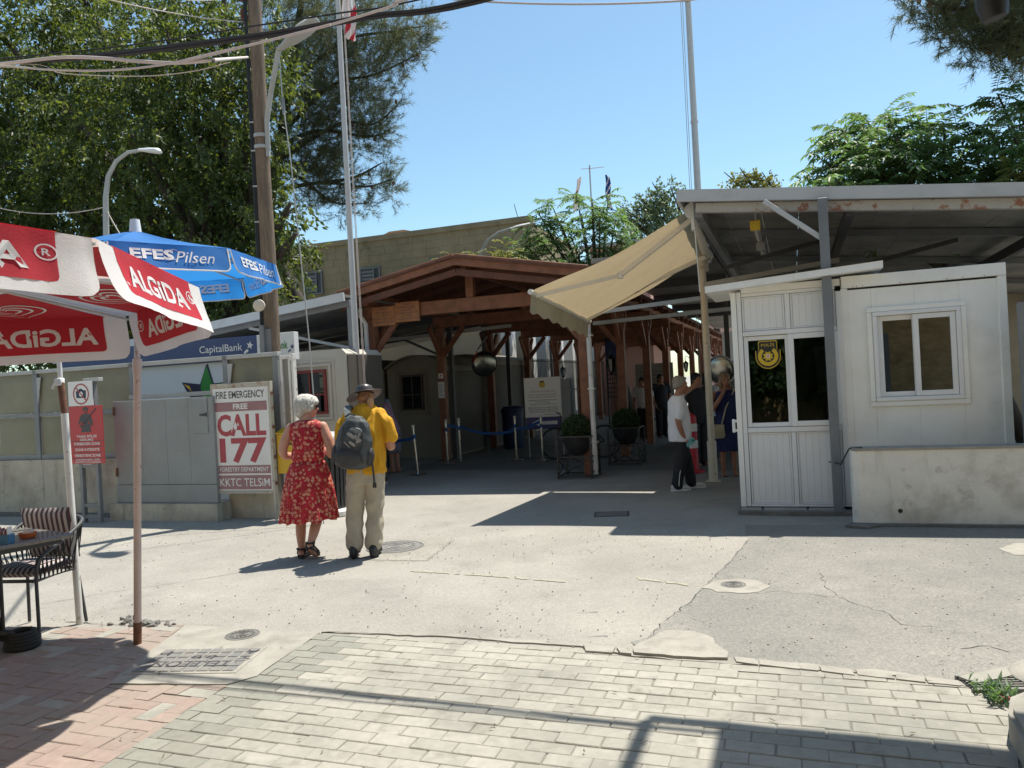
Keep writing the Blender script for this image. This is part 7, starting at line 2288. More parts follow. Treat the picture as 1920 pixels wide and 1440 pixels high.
# hat
Ht = headmat((TX - .005, .075, 1.625), 0, math.radians(-14))
m_ = MB(Ht)
n, rr = 40, 8
vs, fs = [], []
for i in range(rr + 1):
    for k in range(n):
        an = 2 * math.pi * k / n; t = i / rr; r_ = .088 + .088 * t
        z = .012 - .010 * math.sin(t * 3) - .075 * t * t * max(0, -math.cos(an)) ** 2 + .030 * t * t * max(0, math.cos(an)) ** 2 - .02 * t * t * abs(math.sin(an)) + .004 * math.sin(an * 4) * t
        vs.append((r_ * math.cos(an) * 1.0, r_ * math.sin(an) * 1.06, z))
for i in range(rr):
    for k in range(n):
        l = (k + 1) % n; fs.append((i * n + k, i * n + l, (i + 1) * n + l, (i + 1) * n + k))
m_.add(vs, fs); ht = m_.build('hat', M['leather_brown'], mn, smooth=180)
ht.modifiers.new('t', 'SOLIDIFY').thickness = .006
m_ = MB(Ht)
m_.rings([(0, 0, .0, .092, .098), (0, 0, .03, .092, .098), (0, 0, .06, .086, .094), (0, .0, .085, .072, .082), (0, 0, .095, .05, .062), (0, 0, .088, .02, .04)], 26); m_.build('crown', M['hat_crown'], ht, smooth=60)
m_ = MB(Ht); m_.rings([(0, 0, .01, .0955, .1015), (0, 0, .032, .0955, .1015)], 26, caps=False); m_.build('hat_band', M['strap_grey'], ht, smooth=60)
# polo shirt
m_ = MB()
m_.rings([(TX - .01, -.0, .85, .184, .15), (TX - .01, 0, .9, .180, .152), (TX - .005, 0, 1.0, .174, .155), (TX, 0, 1.12, .176, .152), (TX, 0, 1.25, .184, .142), (TX, .0, 1.36, .186, .122), (TX, .005, 1.42, .165, .10), (TX, .012, 1.47, .12, .085), (TX, .015, 1.50, .082, .072)], 26)
for s in (-1, 1):
    limb(m_, [(TX + s * .13, .0, 1.405), (TX + s * .19, -.01, 1.34), (TX + s * .222, -.018, 1.26), (TX + s * .235, -.018, 1.19)], [.074, .072, .068, .069])
solid('polo_shirt', m_, M['polo'], mn, .008, 2, .026, (9, 9, 3.6), 2.0)
m_ = MB(); m_.rings([(TX, .02, 1.475, .085, .075), (TX, .03, 1.525, .076, .072), (TX, .032, 1.535, .074, .070), (TX, .02, 1.49, .092, .082)], 24, caps=False); m_.build('collar', M['polo'], mn, smooth=60)
# trousers
m_ = MB()
m_.rings([(.02, 0, .74, .18, .135), (.022, 0, .84, .184, .14), (.03, 0, .93, .178, .138)], 22)
limb(m_, [(-.062, .0, .80), (-.09, .005, .60), (-.108, .015, .44), (-.118, .0, .26), (-.125, -.005, .135)], [.105, .09, .078, .078, .08])
limb(m_, [(.108, .0, .80), (.098, .01, .60), (.088, .02, .44), (.075, .0, .26), (.066, -.005, .135)], [.105, .09, .078, .078, .08])
solid('trousers', m_, M['khaki'], mn, .008, 2, .019, (7, 7, 6), 5.0)
m_ = MB()
for x, t in ((-.128, -.145), (.064, .08)):
    shoe(m_, (x, -.115, .012), (t, .19, .012), .056, .078)
solid('shoes', m_, M['shoe_black'], mn, .008, 2)
# rucksack hanging from the left shoulder: rests on him, a thing of its own
rk = thing('rucksack', 'grey and black rucksack hung from the left shoulder of the man in yellow', 'rucksack', (o.x, o.y, 0), math.radians(2))
R0 = Tr((TX - .085, -.225, 1.165), 0, math.radians(6), math.radians(9)) @ Matrix.Scale(.88, 4)
m_ = MB(R0)
m_.rings([(0, .0, -.29, .12, .07), (0, 0, -.26, .18, .11), (0, 0, -.15, .205, .125), (0, .01, .0, .20, .12), (0, .02, .15, .165, .105), (0, .03, .24, .115, .085), (0, .035, .285, .06, .05)], 28)
solid('pack', m_, M['pack_grey'], rk, .009, 3, .012, (9, 9, 6), 1.0)
m_ = MB(R0); m_.ball((-.03, -.085, -.155), (.155, .075, .115), 22, 14); solid('lower_pocket', m_, M['pack_dark'], rk, .008, 3, .006, (9, 9, 9), 3.0)
m_ = MB(R0); m_.ball((.015, -.075, .06), (.11, .062, .12), 20, 14); solid('upper_pocket', m_, M['pack_grey'], rk, .008, 2, .008, (12, 12, 9), 4.0)
for s in (-1, 1):
    m_ = MB(R0); m_.ball((s * .185, .0, -.14), (.05, .075, .11), 14, 10); solid('side_pocket', m_, M['pack_dark'], rk, .008, 2, .006)
m_ = MB(R0)
for (a, b, w_) in (((-.06, -.128, .12), (.02, -.140, .075), .035), ((.02, -.138, .1), (.09, -.125, .04), .04), ((-.03, -.142, .03), (.04, -.142, -.01), .03), ((.07, -.125, .13), (.05, -.14, .02), .02), ((-.09, -.12, .02), (-.02, -.14, -.03), .014)):
    m_.beam(a, b, .008, w_, up=(0, 1, 0) if False else (0, 0, 1))
m_.build('reflective_patches', M['pack_silver'], rk)
m_ = MB(R0)
m_.tube([(-.17, -.10, -.06), (-.1, -.15, -.045), (.03, -.165, -.05), (.11, -.13, -.08), (.14, -.11, -.2)], .005, 6); m_.tube([(-.10, -.105, .17), (-.02, -.13, .19), (.08, -.11, .16)], .005, 6); m_.tube([(.10, -.12, .18), (.115, -.13, .0), (.09, -.14, -.09)], .008, 6); m_.tube([(-.11, -.10, .18), (-.12, -.12, .05), (-.10, -.13, -.04)], .008, 6)
m_.build('zips_and_straps', M['black'], rk)
m_ = MB()
def strapbox(p, w_=.055, th=.016):
    for a, b in zip(p, p[1:]): m_.beam(a, b, w_, th, up=(0, -1, .35))
strapbox([(TX - .13, -.21, 1.40), (TX - .15, -.13, 1.475), (TX - .155, -.04, 1.515), (TX - .155, .05, 1.50), (TX - .16, .12, 1.42), (TX - .17, .17, 1.25)], .06, .018)
m_.build('shoulder_strap', M['strap_grey'], rk)
m_ = MB(); m_.tube([(TX + .08, -.24, .98), (TX + .085, -.215, .86), (TX + .088, -.2, .74)], .011, 6); m_.beam((TX + .088, -.2, .76), (TX + .088, -.2, .71), .035, .014); m_.tube([(TX - .14, -.3, 1.42), (TX - .09, -.33, 1.45), (TX - .05, -.3, 1.43)], .01, 6); m_.build('loose_strap', M['black'], rk)

# ------------------------------------------------ man in white T-shirt leaning on the round post
o = G(1287, 918)
mw = thing('person', 'grey haired man in a white T-shirt leaning one arm on a post', 'person', (o.x, o.y, 0), math.radians(-86))
m_ = MB()
# +y forward (picture right), +x towards the viewer
limb(m_, [(.08, -.06, .80), (.09, -.06, .45), (.09, -.15, .10)], [.085, .058, .042]); limb(m_, [(-.08, -.04, .80), (-.09, .06, .45), (-.09, .10, .10)], [.085, .058, .042])
m_.rings([(0, -.05, .76, .14, .105), (0, -.05, .95, .14, .11), (0, -.06, 1.15, .15, .105), (0, -.07, 1.27, .12, .07), (0, -.06, 1.36, .06, .05)], 20)
Hw = headmat((0, -.005, 1.515), math.radians(4), math.radians(-10))
limb(m_, [(0, -.055, 1.33), (0, -.02, 1.44)], [.06, .056]); head(m_, Hw)
limb(m_, [(.17, -.08, 1.26), (.222, -.12, 1.11), (.225, -.13, 1.0), (.20, -.09, .87), (.17, -.04, .76)], [.052, .048, .042, .038, .028])
hand(m_, (.17, -.04, .76), (-.1, .35, -.85), (-.9, .2, .0), .75, 1, 1.0)
limb(m_, [(-.18, -.05, 1.30), (-.34, .08, 1.33), (-.44, .18, 1.38), (-.56, .33, 1.45), (-.66, .42, 1.52)], [.052, .048, .042, .036, .028])
hand(m_, (-.66, .42, 1.52), (-.6, .5, .55), (-.3, .7, -.3), .35, -1, 1.0)
solid('body', m_, M['skin_tan'], mw, .0085, 3)
face_parts(Hw, mw)
m_ = MB(Hw); m_.ball((0, -.034, .044), (.083, .096, .078), 16, 12); m_.ball((0, -.07, -.02), (.07, .042, .065), 12, 8)
for s in (-1, 1): m_.ball((s * .064, -.04, .005), (.024, .055, .05), 10, 8)
m_.ball((0, .035, .092), (.055, .04, .022), 10, 8); m_.ball((0, -.08, -.015), (.055, .03, .06), 10, 8)
solid('hair', m_, M['hair_grey'], mw, .009, 2, .007, (28, 28, 16))
m_ = MB()
m_.rings([(0, -.055, .71, .185, .15), (0, -.055, .76, .188, .155), (0, -.05, .9, .185, .158), (0, -.055, 1.05, .185, .15), (0, -.065, 1.18, .19, .135), (0, -.072, 1.27, .18, .112), (0, -.07, 1.32, .125, .085), (0, -.06, 1.355, .078, .07)], 24)
limb(m_, [(.14, -.075, 1.28), (.20, -.10, 1.19), (.222, -.118, 1.07)], [.076, .073, .068])
limb(m_, [(-.14, -.07, 1.28), (-.24, .0, 1.30), (-.32, .065, 1.325)], [.076, .070, .066])
solid('t_shirt', m_, M['tee_white'], mw, .0095, 3, .014, (6, 6, 4), 8.0)
m_ = MB()
m_.rings([(0, -.05, .68, .165, .135), (0, -.05, .78, .17, .14)], 20)
limb(m_, [(.08, -.06, .74), (.09, -.06, .52), (.09, -.09, .38), (.09, -.14, .20), (.09, -.155, .09)], [.105, .09, .082, .078, .078])
limb(m_, [(-.08, -.04, .74), (-.09, .02, .52), (-.09, .06, .38), (-.09, .09, .20), (-.09, .10, .09)], [.105, .09, .082, .078, .078])
tr_ = solid('trousers', m_, M['trouser_black'], mw, .0095, 3, .008, (8, 8, 6), 6.0)
m_ = MB(); m_.tube([(.168, -.11, .34), (.172, -.14, .22), (.172, -.155, .08)], .006, 5); m_.build('side_stripe', M['letter_white'], tr_)
m_ = MB(); shoe(m_, (.09, -.24, .02), (.09, .03, .02), .045, .055); shoe(m_, (-.09, .03, .02), (-.09, .31, .02), .045, .055); sh_ = solid('shoes', m_, M['shoe_white'], mw, .008, 2)
m_ = MB(); sole(m_, (.09, -.25, .004), (.09, .04, .004), .048, .022); sole(m_, (-.09, .02, .004), (-.09, .32, .004), .048, .022); m_.build('soles', M['letter_white'], sh_, fix=True)
ph_ = thing('phone', 'teal cased mobile phone in the lowered hand of the man in white', 'phone', (o.x, o.y, 0), math.radians(-86))
m_ = MB(Tr((.165, .045, .69), 0, math.radians(-58))); m_.bx(-.006, .006, -.038, .038, -.075, .075, .004); m_.build('case', M['teal'], ph_)
m_ = MB(Tr((.165, .045, .69), 0, math.radians(-58))); m_.bx(.0062, .008, -.015, .01, .03, .06, .001); m_.build('lens_block', M['black'], ph_)

# ------------------------------------------------ simpler onlookers in the shade
def onlooker(label, o, rz, top, legs, hair, skin, Hd=None, arms=None, h=1.0, dress=False, group=None, lean=0.0, bare_legs=False, name='person'):
    t = thing(name, label, 'person', (o[0], o[1], 0), rz, group)
    k = h
    m1 = MB()
    for s in (-1, 1): limb(m1, [(s * .085 * k, 0, .84 * k), (s * .09 * k, .02, .46 * k), (s * .09 * k, 0, .09 * k)], [.08 * k, .055 * k, .036 * k])
    for s in (-1, 1): shoe(m1, (s * .09 * k, -.07, .01), (s * .1 * k, .17, .01), .042, .05)
    def L(z): return lean * max(0, z - .85 * k)
    m1.rings([(0, L(z * k), z * k, rx * k, ry * k) for z, rx, ry in ((.8, .15, .11), (1.0, .145, .11), (1.25, .165, .11), (1.38, .15, .08), (1.43, .07, .055))], 18)
    hc = Hd or headmat((0, L(1.55 * k) + .02, 1.55 * k))
    limb(m1, [(0, L(1.4 * k), 1.38 * k), hc @ Vector((0, -.02, -.07))], [.058 * k, .054 * k]); head(m1, hc, k)
    A = arms or {}
    for s in (-1, 1):
        pts = A.get(s) or [(s * .19, L(1.35), 1.35), (s * .235, L(1.2) - .02, 1.2), (s * .245, L(1.08) - .01, 1.08), (s * .23, L(1.0) + .08, .95), (s * .20, L(.85) + .14, .84)]
        pts = [(p[0] * k, p[1], p[2] * k) for p in pts]
        limb(m1, pts, [.05, .048, .042, .036, .027]); d = Vector(pts[-1]) - Vector(pts[-2]); hand(m1, pts[-1], d, (-s, .3, .2), .5, s, .95)
    solid('body', m1, M[skin], t, .01, 3); face_parts(hc, t, k)
    m1 = MB(hc); m1.ball((0, -.025, .04), (.09, .106, .09), 14, 10); m1.ball((0, -.065, -.04), (.08, .05, .09), 12, 8)
    if dress:
        for s in (-1, 1): m1.ball((s * .07, -.02, -.06), (.03, .05, .1), 10, 8)
    solid('hair', m1, M[hair], t, .01, 2, .008, (20, 20, 9))
    m1 = MB()
    z0 = .40 if dress else .80
    pr = [(.05 + .80, .17, .13), (1.0, .165, .13), (1.15, .175, .13), (1.28, .185, .12), (1.36, .165, .10), (1.405, .09, .07)]
    if dress: pr = [(.42, .235, .19), (.6, .22, .17), (.8, .20, .155)] + pr
    m1.rings([(0, L(z * k), z * k, rx * k, ry * k) for z, rx, ry in pr], 22)
    if not dress:
        for s in (-1, 1):
            pts = A.get(s) or [(s * .19, L(1.35), 1.35), (s * .235, L(1.2) - .02, 1.2), (s * .245, L(1.08), 1.08)]
            limb(m1, [((s * .13) * k, L(1.35), 1.35 * k)] + [(p[0] * k, p[1], p[2] * k) for p in pts[:2]], [.075, .07, .065])
    solid('dress' if dress else 'top', m1, M[top], t, .011, 3, .009, (8, 8, 5))
    if not dress:
        m1 = MB(); m1.rings([(0, 0, .76 * k, .16 * k, .125 * k), (0, L(.9), .9 * k, .165 * k, .13 * k)], 18)
        zl = .46 if bare_legs else .1
        for s in (-1, 1): limb(m1, [(s * .08 * k, 0, .8 * k), (s * .088 * k, .01, max(.5, zl) * k), (s * .09 * k, .0, zl * k)], [.1 * k, .088 * k, .082 * k])
        solid('shorts' if bare_legs else 'trousers', m1, M[legs], t, .011, 3, .007, (8, 8, 6), 3.)
    return t
# woman in navy by the booth wall
o = onp(1368, 893, 12.75); ow = (o.x, o.y)
bw = onlooker('fair haired woman in a navy dress behind the round post, hand at her chin', ow, math.radians(172), 'navy_cloth', None, 'hair_fair', 'skin_tan', headmat((.0, .02, 1.535), math.radians(12), 0), {1: [(.18, 0, 1.34), (.25, .06, 1.2), (.245, .12, 1.09), (.15, .18, 1.22), (.05, .15, 1.37)]}, .98, True)
hb = thing('handbag', 'cream shoulder bag hanging at the hip of the woman in navy', 'bag', (*ow, 0), math.radians(172))
m_ = MB(); m_.rings([(.19, .16, .62, .12, .05), (.19, .16, .66, .14, .06), (.19, .16, .78, .13, .055), (.19, .16, .84, .10, .03)], 18); m_.build('bag', M['cream_bag'], hb, smooth=60)
m_ = MB(); m_.bx(.07, .31, .21, .225, .72, .84, .01); m_.build('flap', M['cream_bag'], hb); m_ = MB(); m_.tube([(.10, .16, .84), (.02, .14, 1.1), (-.14, .05, 1.39)], .012, 6); m_.build('strap', M['cream_bag'], hb)
o = onp(1312, 850, 14.2)
onlooker('dark haired person in dark clothes behind the raised arm of the man in white', (o.x, o.y), math.radians(200), 'dark_cloth', 'dark_cloth', 'hair_dark', 'skin_tan', h=1.0)
o = onp(1334, 860, 14.9)
onlooker('person in a pale shirt mostly hidden by the round post', (o.x, o.y), math.radians(-60), 'tee_white', 'dark_cloth', 'hair_dark', 'skin_tan', h=1.0)
o = UV(-3.75, 20.3)
onlooker('distant person in a white vest between the right hand timber posts', (o.x, o.y), math.radians(150), 'tee_white', 'dark_cloth', 'hair_dark', 'skin_tan', h=.98)
o = UV(-3.35, 20.8)
onlooker('distant person in dark clothes beside the one in the white vest', (o.x, o.y), math.radians(190), 'dark_cloth', 'dark_cloth', 'hair_dark', 'skin_tan', h=1.02)
# people stooping at the cabin window
o = G(742, 886)
pb_ = onlooker('stooping person in a pink striped top, lilac shorts and a white cap', (o.x, o.y), math.radians(62), 'pink_stripe', 'lilac', 'hair_fair', 'skin_mid', headmat((0, .36, 1.40), 0, math.radians(-35)), {s: [(s * .17, .26, 1.30), (s * .2, .3, 1.14), (s * .2, .38, 1.02), (s * .13, .52, 1.06), (s * .08, .6, 1.1)] for s in (-1, 1)}, 1.0, False, None, .48, True)
m_ = MB(headmat((0, .36, 1.40), 0, math.radians(-35))); m_.ball((0, -.01, .05), (.10, .118, .085), 16, 10); m_.ball((0, .11, .05), (.075, .06, .012), 12, 6); m_.build('cap', M['letter_white'], pb_, smooth=60)
o = G(716, 882)
onlooker('person in grey blue with a maroon bag standing behind the man in yellow', (o.x, o.y), math.radians(40), 'grey_blue', 'dark_cloth', 'hair_dark', 'skin_mid', h=1.04)
# ================================================================== TREES
def px_blobs(lst, b, depth=1.0):
    out_ = []
    for it in lst:
        px, py, rp = it[:3]; bb = b + (it[3] if len(it) > 3 else 0)
        c = onp(px, py, bb); r_ = rp * c.y / F
        out_.append((c, Vector((r_, r_ * depth, r_))))
    return out_

def wood_limbs(t, base, blobs, r0, mt='bark', fork=.45, seed=1):
    r = random.Random(seed)
    top = sum((b[0] for b in blobs), Vector()) / len(blobs)
    fk = Vector((base.x, base.y, base.z)).lerp(top, fork); fk.x = base.x * .7 + top.x * .3; fk.y = base.y * .7 + top.y * .3
    m1 = MB(Matrix.Translation(-Vector(t.location)))
    pts = smoothpts([base, base.lerp(fk, .5) + Vector((r.uniform(-.15, .15), 0, 0)), fk], 5)
    m1.tube(pts, [r0 * (1 - .35 * i / (len(pts) - 1)) for i in range(len(pts))], 12)
    m1.build('trunk', M[mt], t, smooth=60)
    for c, rad in blobs:
        m1 = MB(Matrix.Translation(-Vector(t.location)))
        mid = fk.lerp(c, .5) + Vector((r.uniform(-.3, .3), r.uniform(-.3, .3), r.uniform(.0, .4)))
        pts = smoothpts([fk - Vector((0, 0, .1)), mid, c, c + (c - mid) * .5], 5)
        k0 = r0 * .45
        m1.tube(pts, [k0 * (1 - .88 * i / (len(pts) - 1)) + .008 for i in range(len(pts))], 7)
        for q in range(4):
            e = c + Vector((r.uniform(-1, 1) * rad.x, r.uniform(-1, 1) * rad.y, r.uniform(-.8, .9) * rad.z)) * .8
            m1.tube(smoothpts([mid.lerp(c, .4 + .15 * q), c.lerp(e, .5) + Vector((0, 0, .1)), e], 4), [.03, .028, .026, .024, .02, .016, .013, .01, .006][:9], 5)
        m1.build('limb', M[mt], t, smooth=60)

def leafy_tree(name, label, base, blobs, n_twig, per, ln, wd, mt, r0, seed, droop=.5, group=None, twig=.42, fork=.5, core=True):
    t = thing(name, label, 'tree', tuple(base), 0, group)
    g = np.random.default_rng(seed)
    wts = np.array([b[1].x * b[1].z for b in blobs]); wts = wts / wts.sum()
    ctr, dirs = [], []
    for (c, rad), w_ in zip(blobs, wts):
        k = max(4, int(n_twig * w_))
        d = g.normal(size=(k, 3)); d /= np.linalg.norm(d, axis=1)[:, None]
        rr = (g.random((k, 1)) ** .42) * g.uniform(.82, 1.12, (k, 1))
        p0 = np.array(c) + d * rr * np.array(rad)
        out_d = d * .8 + g.normal(size=(k, 3)) * .5; out_d[:, 2] -= .25
        out_d /= np.linalg.norm(out_d, axis=1)[:, None]
        s = g.random((k, per, 1))
        pts = p0[:, None, :] + out_d[:, None, :] * (s * twig) + g.normal(size=(k, per, 3)) * twig * .12
        pts[:, :, 2] -= (s[:, :, 0] ** 2) * twig * .35
        dd = out_d[:, None, :] * .6 + g.normal(size=(k, per, 3)) * .75
        ctr.append(pts.reshape(-1, 3)); dirs.append(dd.reshape(-1, 3))
    ctr = np.concatenate(ctr) - np.array(base); dirs = np.concatenate(dirs)
    add_leaves('crown', ctr, dirs, ln, wd, M[mt], t, seed, .2, droop)
    wood_limbs(t, Vector(base), blobs, r0, fork=fork, seed=seed)
    return t

fic = [(40, 110, 175), (190, 60, 150, 1), (330, 120, 160), (420, 60, 120, 1), (90, 300, 190), (260, 270, 170, -.6), (390, 260, 140), (470, 160, 90),
       (40, 470, 170), (210, 450, 170, .6), (360, 430, 150, -.3), (470, 390, 90), (520, 430, 62, -.5), (500, 510, 68, -.6), (530, 470, 45, -.8), (110, 600, 140), (290, 590, 130), (420, 560, 110, -.5), (-90, 250, 200), (-120, 480, 200), (480, 300, 70)]
b_ = UV(-12.0, 15.6)
leafy_tree('broadleaf_tree', 'huge dense broadleaf tree with glossy drooping leaves filling the upper left', (b_.x, b_.y, 0), px_blobs(fic, 14.6, 1.0), 3900, 26, .145, .033, 'leaf', .42, 3, .8, twig=.5)
fic2 = [(60, 200, 260), (300, 180, 240), (120, 450, 260), (380, 420, 170), (250, 600, 180), (0, 640, 160)]
b_ = UV(-15.5, 20.5)
leafy_tree('broadleaf_tree', 'second dark broadleaf tree behind the huge one at the left', (b_.x, b_.y, 0), px_blobs(fic2, 19.5, .7), 2600, 15, .2, .045, 'leaf', .4, 4, .8, twig=.7)

def pine(name, label, base, blobs, ntuft, ln, seed, arms, b, r0=.25, group=None, mt='leaf_pine'):
    t = thing(name, label, 'tree', tuple(base), 0, group)
    g = np.random.default_rng(seed); off = np.array(base)
    wts = np.array([q[1].x * q[1].z for q in blobs]); wts /= wts.sum()
    per = 40
    V = []
    for (c, rad), w_ in zip(blobs, wts):
        k = max(6, int(ntuft * w_))
        d = g.normal(size=(k, 3)); d /= np.linalg.norm(d, axis=1)[:, None]
        p0 = np.array(c) + d * (g.random((k, 1)) ** .45) * np.array(rad)
        ax = d * .6 + np.array([.35, 0, .45]) + g.normal(size=(k, 3)) * .4
        ax /= np.linalg.norm(ax, axis=1)[:, None]
        s = g.random((k, per, 1)) * 2.0 * ln
        root = p0[:, None, :] + ax[:, None, :] * s
        nd = ax[:, None, :] * .75 + g.normal(size=(k, per, 3)) * .55
        nd /= np.linalg.norm(nd, axis=2)[:, :, None]
        L_ = ln * g.uniform(.7, 1.2, (k, per, 1))
        sd = np.cross(nd, g.normal(size=(k, per, 3))); sd /= np.linalg.norm(sd, axis=2)[:, :, None]
        w2 = .005
        tri = np.stack([root - sd * w2, root + sd * w2, root + nd * L_ + np.array([0, 0, -.012])], 2)
        V.append(tri.reshape(-1, 3))
    v = np.concatenate(V) - off
    n = len(v) // 3
    me = bpy.data.meshes.new('needles')
    me.vertices.add(n * 3); me.vertices.foreach_set('co', v.astype(np.float32).ravel())
    me.loops.add(n * 3); me.loops.foreach_set('vertex_index', np.arange(n * 3, dtype=np.int32))
    me.polygons.add(n); me.polygons.foreach_set('loop_start', (np.arange(n) * 3).astype(np.int32)); me.polygons.foreach_set('loop_total', np.full(n, 3, np.int32))
    me.materials.append(M[mt]); me.update()
    link('crown', me, t)
    m1 = MB(Matrix.Translation(-Vector(base)))
    hb_ = Vector(base)
    pk = [onp(*q, b) for q in arms[0]]
    tr_ = smoothpts([hb_] + pk, 5)
    m1.tube(tr_, [r0 * (1 - .8 * i / (len(tr_) - 1)) for i in range(len(tr_))], 10); m1.build('trunk', M['bark'], t, smooth=60)
    cn_ = MB(Matrix.Translation(-Vector(base))); r = random.Random(seed)
    for a in arms[1:]:
        m1 = MB(Matrix.Translation(-Vector(base)))
        pp = smoothpts([onp(*q, b) + Vector((0, r.uniform(-.4, .4), 0)) for q in a], 5)
        m1.tube(pp, [.06 * (1 - .85 * i / (len(pp) - 1)) + .006 for i in range(len(pp))], 6); m1.build('limb', M['bark'], t, smooth=60)
        for q in pp[3::2]:
            if r.random() < .75:
                q = q + Vector((r.uniform(-.1, .1), r.uniform(-.1, .1), r.uniform(-.12, .06))); cn_.ball(q, (.04, .04, .06), 8, 6)
    tag(cn_.build('cones', M['wood_dark'], t, smooth=60), kind='stuff')
    return t
pb_l = [(545, 40, 95), (630, 50, 85), (700, 45, 60), (760, 70, 42), (790, 45, 26), (785, 95, 24), (560, 150, 95), (640, 150, 75), (700, 140, 55), (745, 100, 40), (560, 250, 80), (630, 235, 62), (690, 220, 42), (735, 195, 22), (720, 240, 26),
        (560, 330, 62), (610, 345, 45), (600, 290, 50), (650, 330, 30), (640, 385, 26), (690, 385, 22), (700, 340, 24), (730, 345, 20), (720, 312, 16), (735, 370, 17), (680, 270, 26), (700, 262, 22), (600, 385, 20)]
b_ = UV(-10.2, 20.2)
pine('pine_tree', 'tall pine with open boughs and cones reaching into the sky behind the left flagpole', (b_.x, b_.y, 0), px_blobs(pb_l, 19.0, 1.1), 3700, .20, 11,
     [[(520, 500), (530, 250), (560, 40), (575, -80)], [(530, 250), (620, 160), (700, 130), (790, 100)], [(540, 180), (640, 80), (740, 60), (795, 40)], [(528, 300), (640, 240), (700, 230), (745, 190)], [(525, 350), (610, 345), (680, 345), (738, 340)], [(525, 320), (560, 330), (620, 375), (690, 385)], [(530, 280), (600, 250), (690, 255), (725, 240)], [(610, 345), (660, 325), (720, 312)]], 19.0)
pr_l = [(1705, 8, 28), (1745, 20, 40), (1790, 40, 50), (1850, 30, 75), (1910, 40, 80), (1820, 85, 36), (1845, 112, 24), (1880, 95, 34), (1900, 118, 18), (1770, 60, 26), (1990, 40, 110), (1870, -50, 130)]
b_ = UV(13.5, 18.0)
pine('pine_tree', 'pine boughs hanging into the top right corner of the sky', (b_.x, b_.y, 0), px_blobs(pr_l, 15.5, .9), 1700, .17, 12,
     [[(2300, 300), (2250, 0), (2200, -200)], [(2200, 0), (1990, 20), (1860, 60), (1830, 110)], [(2200, -40), (1950, -30), (1800, 20), (1700, 5)], [(1990, 20), (1930, 70), (1880, 110)]], 15.5)

def pinnate(name, label, base, tips, L0, mt, seed, r0=.14, npair=11, nf=11, lw=.027, ll=.15, group=None, tone=None):
    """compound leaved tree: shoots ending in rosettes of long pinnate leaves"""
    t = thing(name, label, 'tree', tuple(base), 0, group)
    g = np.random.default_rng(seed)
    C_, D_ = [], []
    rm = MB(Matrix.Translation(-Vector(base)))
    for tip in tips:
        tip = Vector(tip)
        for f in range(int(nf * 1.55)):
            az = g.uniform(0, 6.283); el = g.uniform(-.45, 1.1)
            d = np.array([math.cos(az) * math.cos(el), math.sin(az) * math.cos(el), math.sin(el)])
            L_ = L0 * g.uniform(.7, 1.15)
            p = np.array(tip) + g.normal(size=3) * .1 - np.array([0, 0, g.uniform(0, .75) * L0])
            side = np.cross(d, np.array([0, 0, 1.])); side /= np.linalg.norm(side) + 1e-6
            line_ = []
            for i in range(npair + 1):
                s = i / npair
                q = p + d * L_ * s + np.array([0, 0, -.42 * L_ * s * s]); line_.append(Vector(q))
                if i < 2: continue
                tan = d + np.array([0, 0, -.84 * s]); tan /= np.linalg.norm(tan)
                for sg in (-1, 1):
                    C_.append(q); D_.append(side * sg * .95 + tan * .45 + np.array([0, 0, -.28]))
                if i == npair: C_.append(q); D_.append(tan)
            rm.tube(line_[::3] + [line_[-1]], .006, 3, caps=False)
    C_ = np.array(C_) - np.array(base); D_ = np.array(D_)
    add_leaves('crown', C_, D_, ll * L0 / .75, lw * L0 / .75, M[mt], t, seed, .10, 0, True)
    rm.build('leaf_stalks', M['leaf_yel'], t)
    m1 = MB(Matrix.Translation(-Vector(base)))
    ctr = sum((Vector(q) for q in tips), Vector()) / len(tips)
    fk = Vector((base[0], base[1], 0)).lerp(Vector((ctr.x, ctr.y, ctr.z)), .62); 
    m1.tube([Vector(base), fk], [r0, r0 * .7], 10); m1.build('trunk', M['bark'], t, smooth=60)
    for tip in tips:
        m1 = MB(Matrix.Translation(-Vector(base)))
        m1.tube(smoothpts([fk - Vector((0, 0, .05)), fk.lerp(Vector(tip), .5) + Vector((0, 0, -.15)), Vector(tip)], 4), [r0 * .4 * (1 - .85 * i / 8) + .006 for i in range(9)], 6); m1.build('limb', M['bark'], t, smooth=60)
    return t
def px_tips(lst, b, seed, spread=.8):
    r = random.Random(seed)
    return [tuple(onp(x, y, b + r.uniform(-spread, spread))) for x, y in lst]
b_ = UV(3.9, 16.2)
pinnate('compound_leaf_tree', 'tree with long feathery compound leaves standing above the steel canopy right of the bare flagpole', (b_.x, b_.y, 0),
        px_tips([(1545, 300), (1575, 240), (1600, 275), (1625, 225), (1640, 290), (1665, 215), (1680, 255), (1700, 300), (1720, 215), (1735, 260), (1760, 300), (1770, 240), (1600, 320), (1660, 330), (1720, 335), (1780, 330), (1560, 330), (1690, 340), (1640, 250), (1585, 305), (1745, 320), (1805, 300), (1650, 350), (1590, 350), (1750, 355)], 15.2, 5), .80, 'leaf_tree', 21, nf=13)
b_ = UV(6.3, 16.0)
pinnate('compound_leaf_tree', 'taller compound leaved tree at the right edge with yellowing top leaves', (b_.x, b_.y, 0),
        px_tips([(1870, 175), (1905, 190), (1850, 240), (1890, 235), (1920, 260), (1840, 290), (1880, 300), (1915, 310), (1860, 330), (1945, 200), (1960, 270), (1825, 325), (1900, 340), (1960, 330)], 15.0, 6), .72, 'leaf_tree', 22, nf=12)
b_ = UV(7.4, 14.4)
pinnate('compound_leaf_tree', 'bright yellow green young leaves above the canopy at the far right edge', (b_.x, b_.y, 0),
        px_tips([(1905, 310), (1925, 300), (1915, 330), (1950, 320)], 14.0, 7, .2), .45, 'leaf_yel', 23, nf=9, r0=.07)
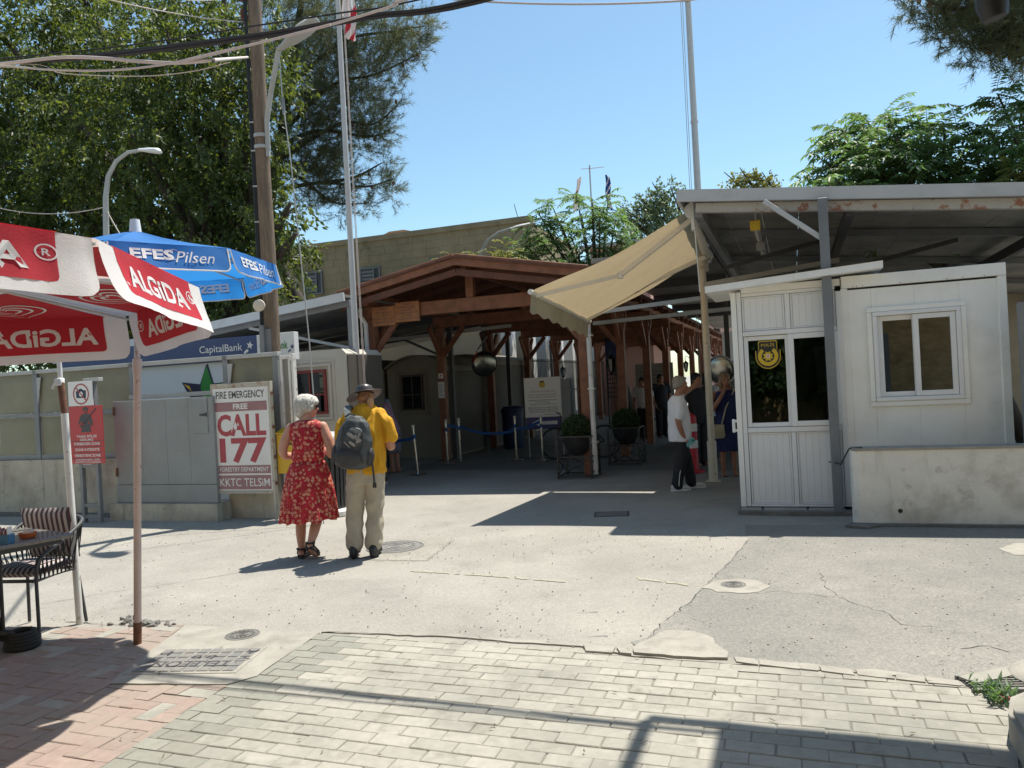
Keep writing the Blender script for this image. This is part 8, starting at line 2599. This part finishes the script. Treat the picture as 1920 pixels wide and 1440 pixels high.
b_ = UV(-5.6, 28.5)
pinnate('compound_leaf_tree', 'compound leaved tree in full leaf right behind the pavilion roof ridge', (b_.x, b_.y, 0),
        px_tips([(1035, 385), (1080, 360), (1110, 372), (1140, 375), (1010, 400), (1050, 415), (1090, 400), (1125, 405), (1155, 410), (1000, 430), (1030, 440), (1070, 440), (1110, 440), (1150, 440), (985, 460), (1020, 475), (1060, 475), (1100, 470), (1140, 470), (1170, 445), (1165, 480), (960, 480), (1000, 490), (1050, 500), (1090, 500), (1130, 500)], 27.0, 8), .95, 'leaf_tree', 24, nf=10, r0=.2)
b_ = UV(-8.6, 27.0)
pinnate('compound_leaf_tree', 'light green bush like tree rising left of the bowed street lamp behind the roof', (b_.x, b_.y, 0),
        px_tips([(925, 470), (950, 460), (900, 485), (935, 490), (965, 495), (890, 500), (980, 480)], 25.0, 9), .7, 'leaf_yel', 25, nf=10, r0=.1)
b_ = UV(-10.5, 28.0)
pinnate('flowering_shrub_tree', 'yellow and reddish leaved bush showing above the left slope of the pavilion roof', (b_.x, b_.y, 0),
        px_tips([(800, 505), (825, 492), (850, 482), (815, 500), (840, 495)], 25.5, 10, .3), .42, 'leaf_yel', 26, nf=9, r0=.06)
for a_, b2, lab, sd in ((-1.2, -3.3, 'bushy street tree against the near stone house wall, left of the viewer', 41), (.75, -3.5, 'bushy street tree against the near stone house wall, right of the viewer', 42)):
    b_ = UV(a_, b2)
    leafy_tree('street_tree', lab, (b_.x, b_.y, 0), [(UV(a_ + dx, b2 + dy, z), Vector((r_, r_, r_))) for dx, dy, z, r_ in ((0, 0, 2.3, .85), (-.4, .1, 1.5, .65), (.4, -.1, 1.6, .7), (.1, 0, 3.1, .6))], 330, 20, .16, .05, 'leaf_tree', .09, sd, .4, twig=.4, fork=.3)
far = [(1190, 405, 26), (1215, 385, 30), (1240, 370, 26), (1225, 410, 30), (1255, 400, 30), (1200, 425, 24), (1268, 378, 14), (1180, 415, 14)]
b_ = UV(-2.9, 42)
leafy_tree('small_leaf_tree', 'distant small leaved tree left of the awning bracket against the sky', (b_.x, b_.y, 0), px_blobs(far, 40, 1.0), 300, 12, .19, .055, 'leaf_far', .2, 31, .2, twig=.7, fork=.7)
far = [(1385, 346, 14), (1405, 341, 16), (1428, 342, 16), (1445, 348, 10)]
b_ = UV(1.5, 38)
leafy_tree('small_leaf_tree', 'yellowish tree top just showing over the steel canopy', (b_.x, b_.y, 0), px_blobs(far, 36, 1.0), 110, 11, .16, .05, 'leaf_yel', .15, 32, .2, twig=.5, fork=.7)
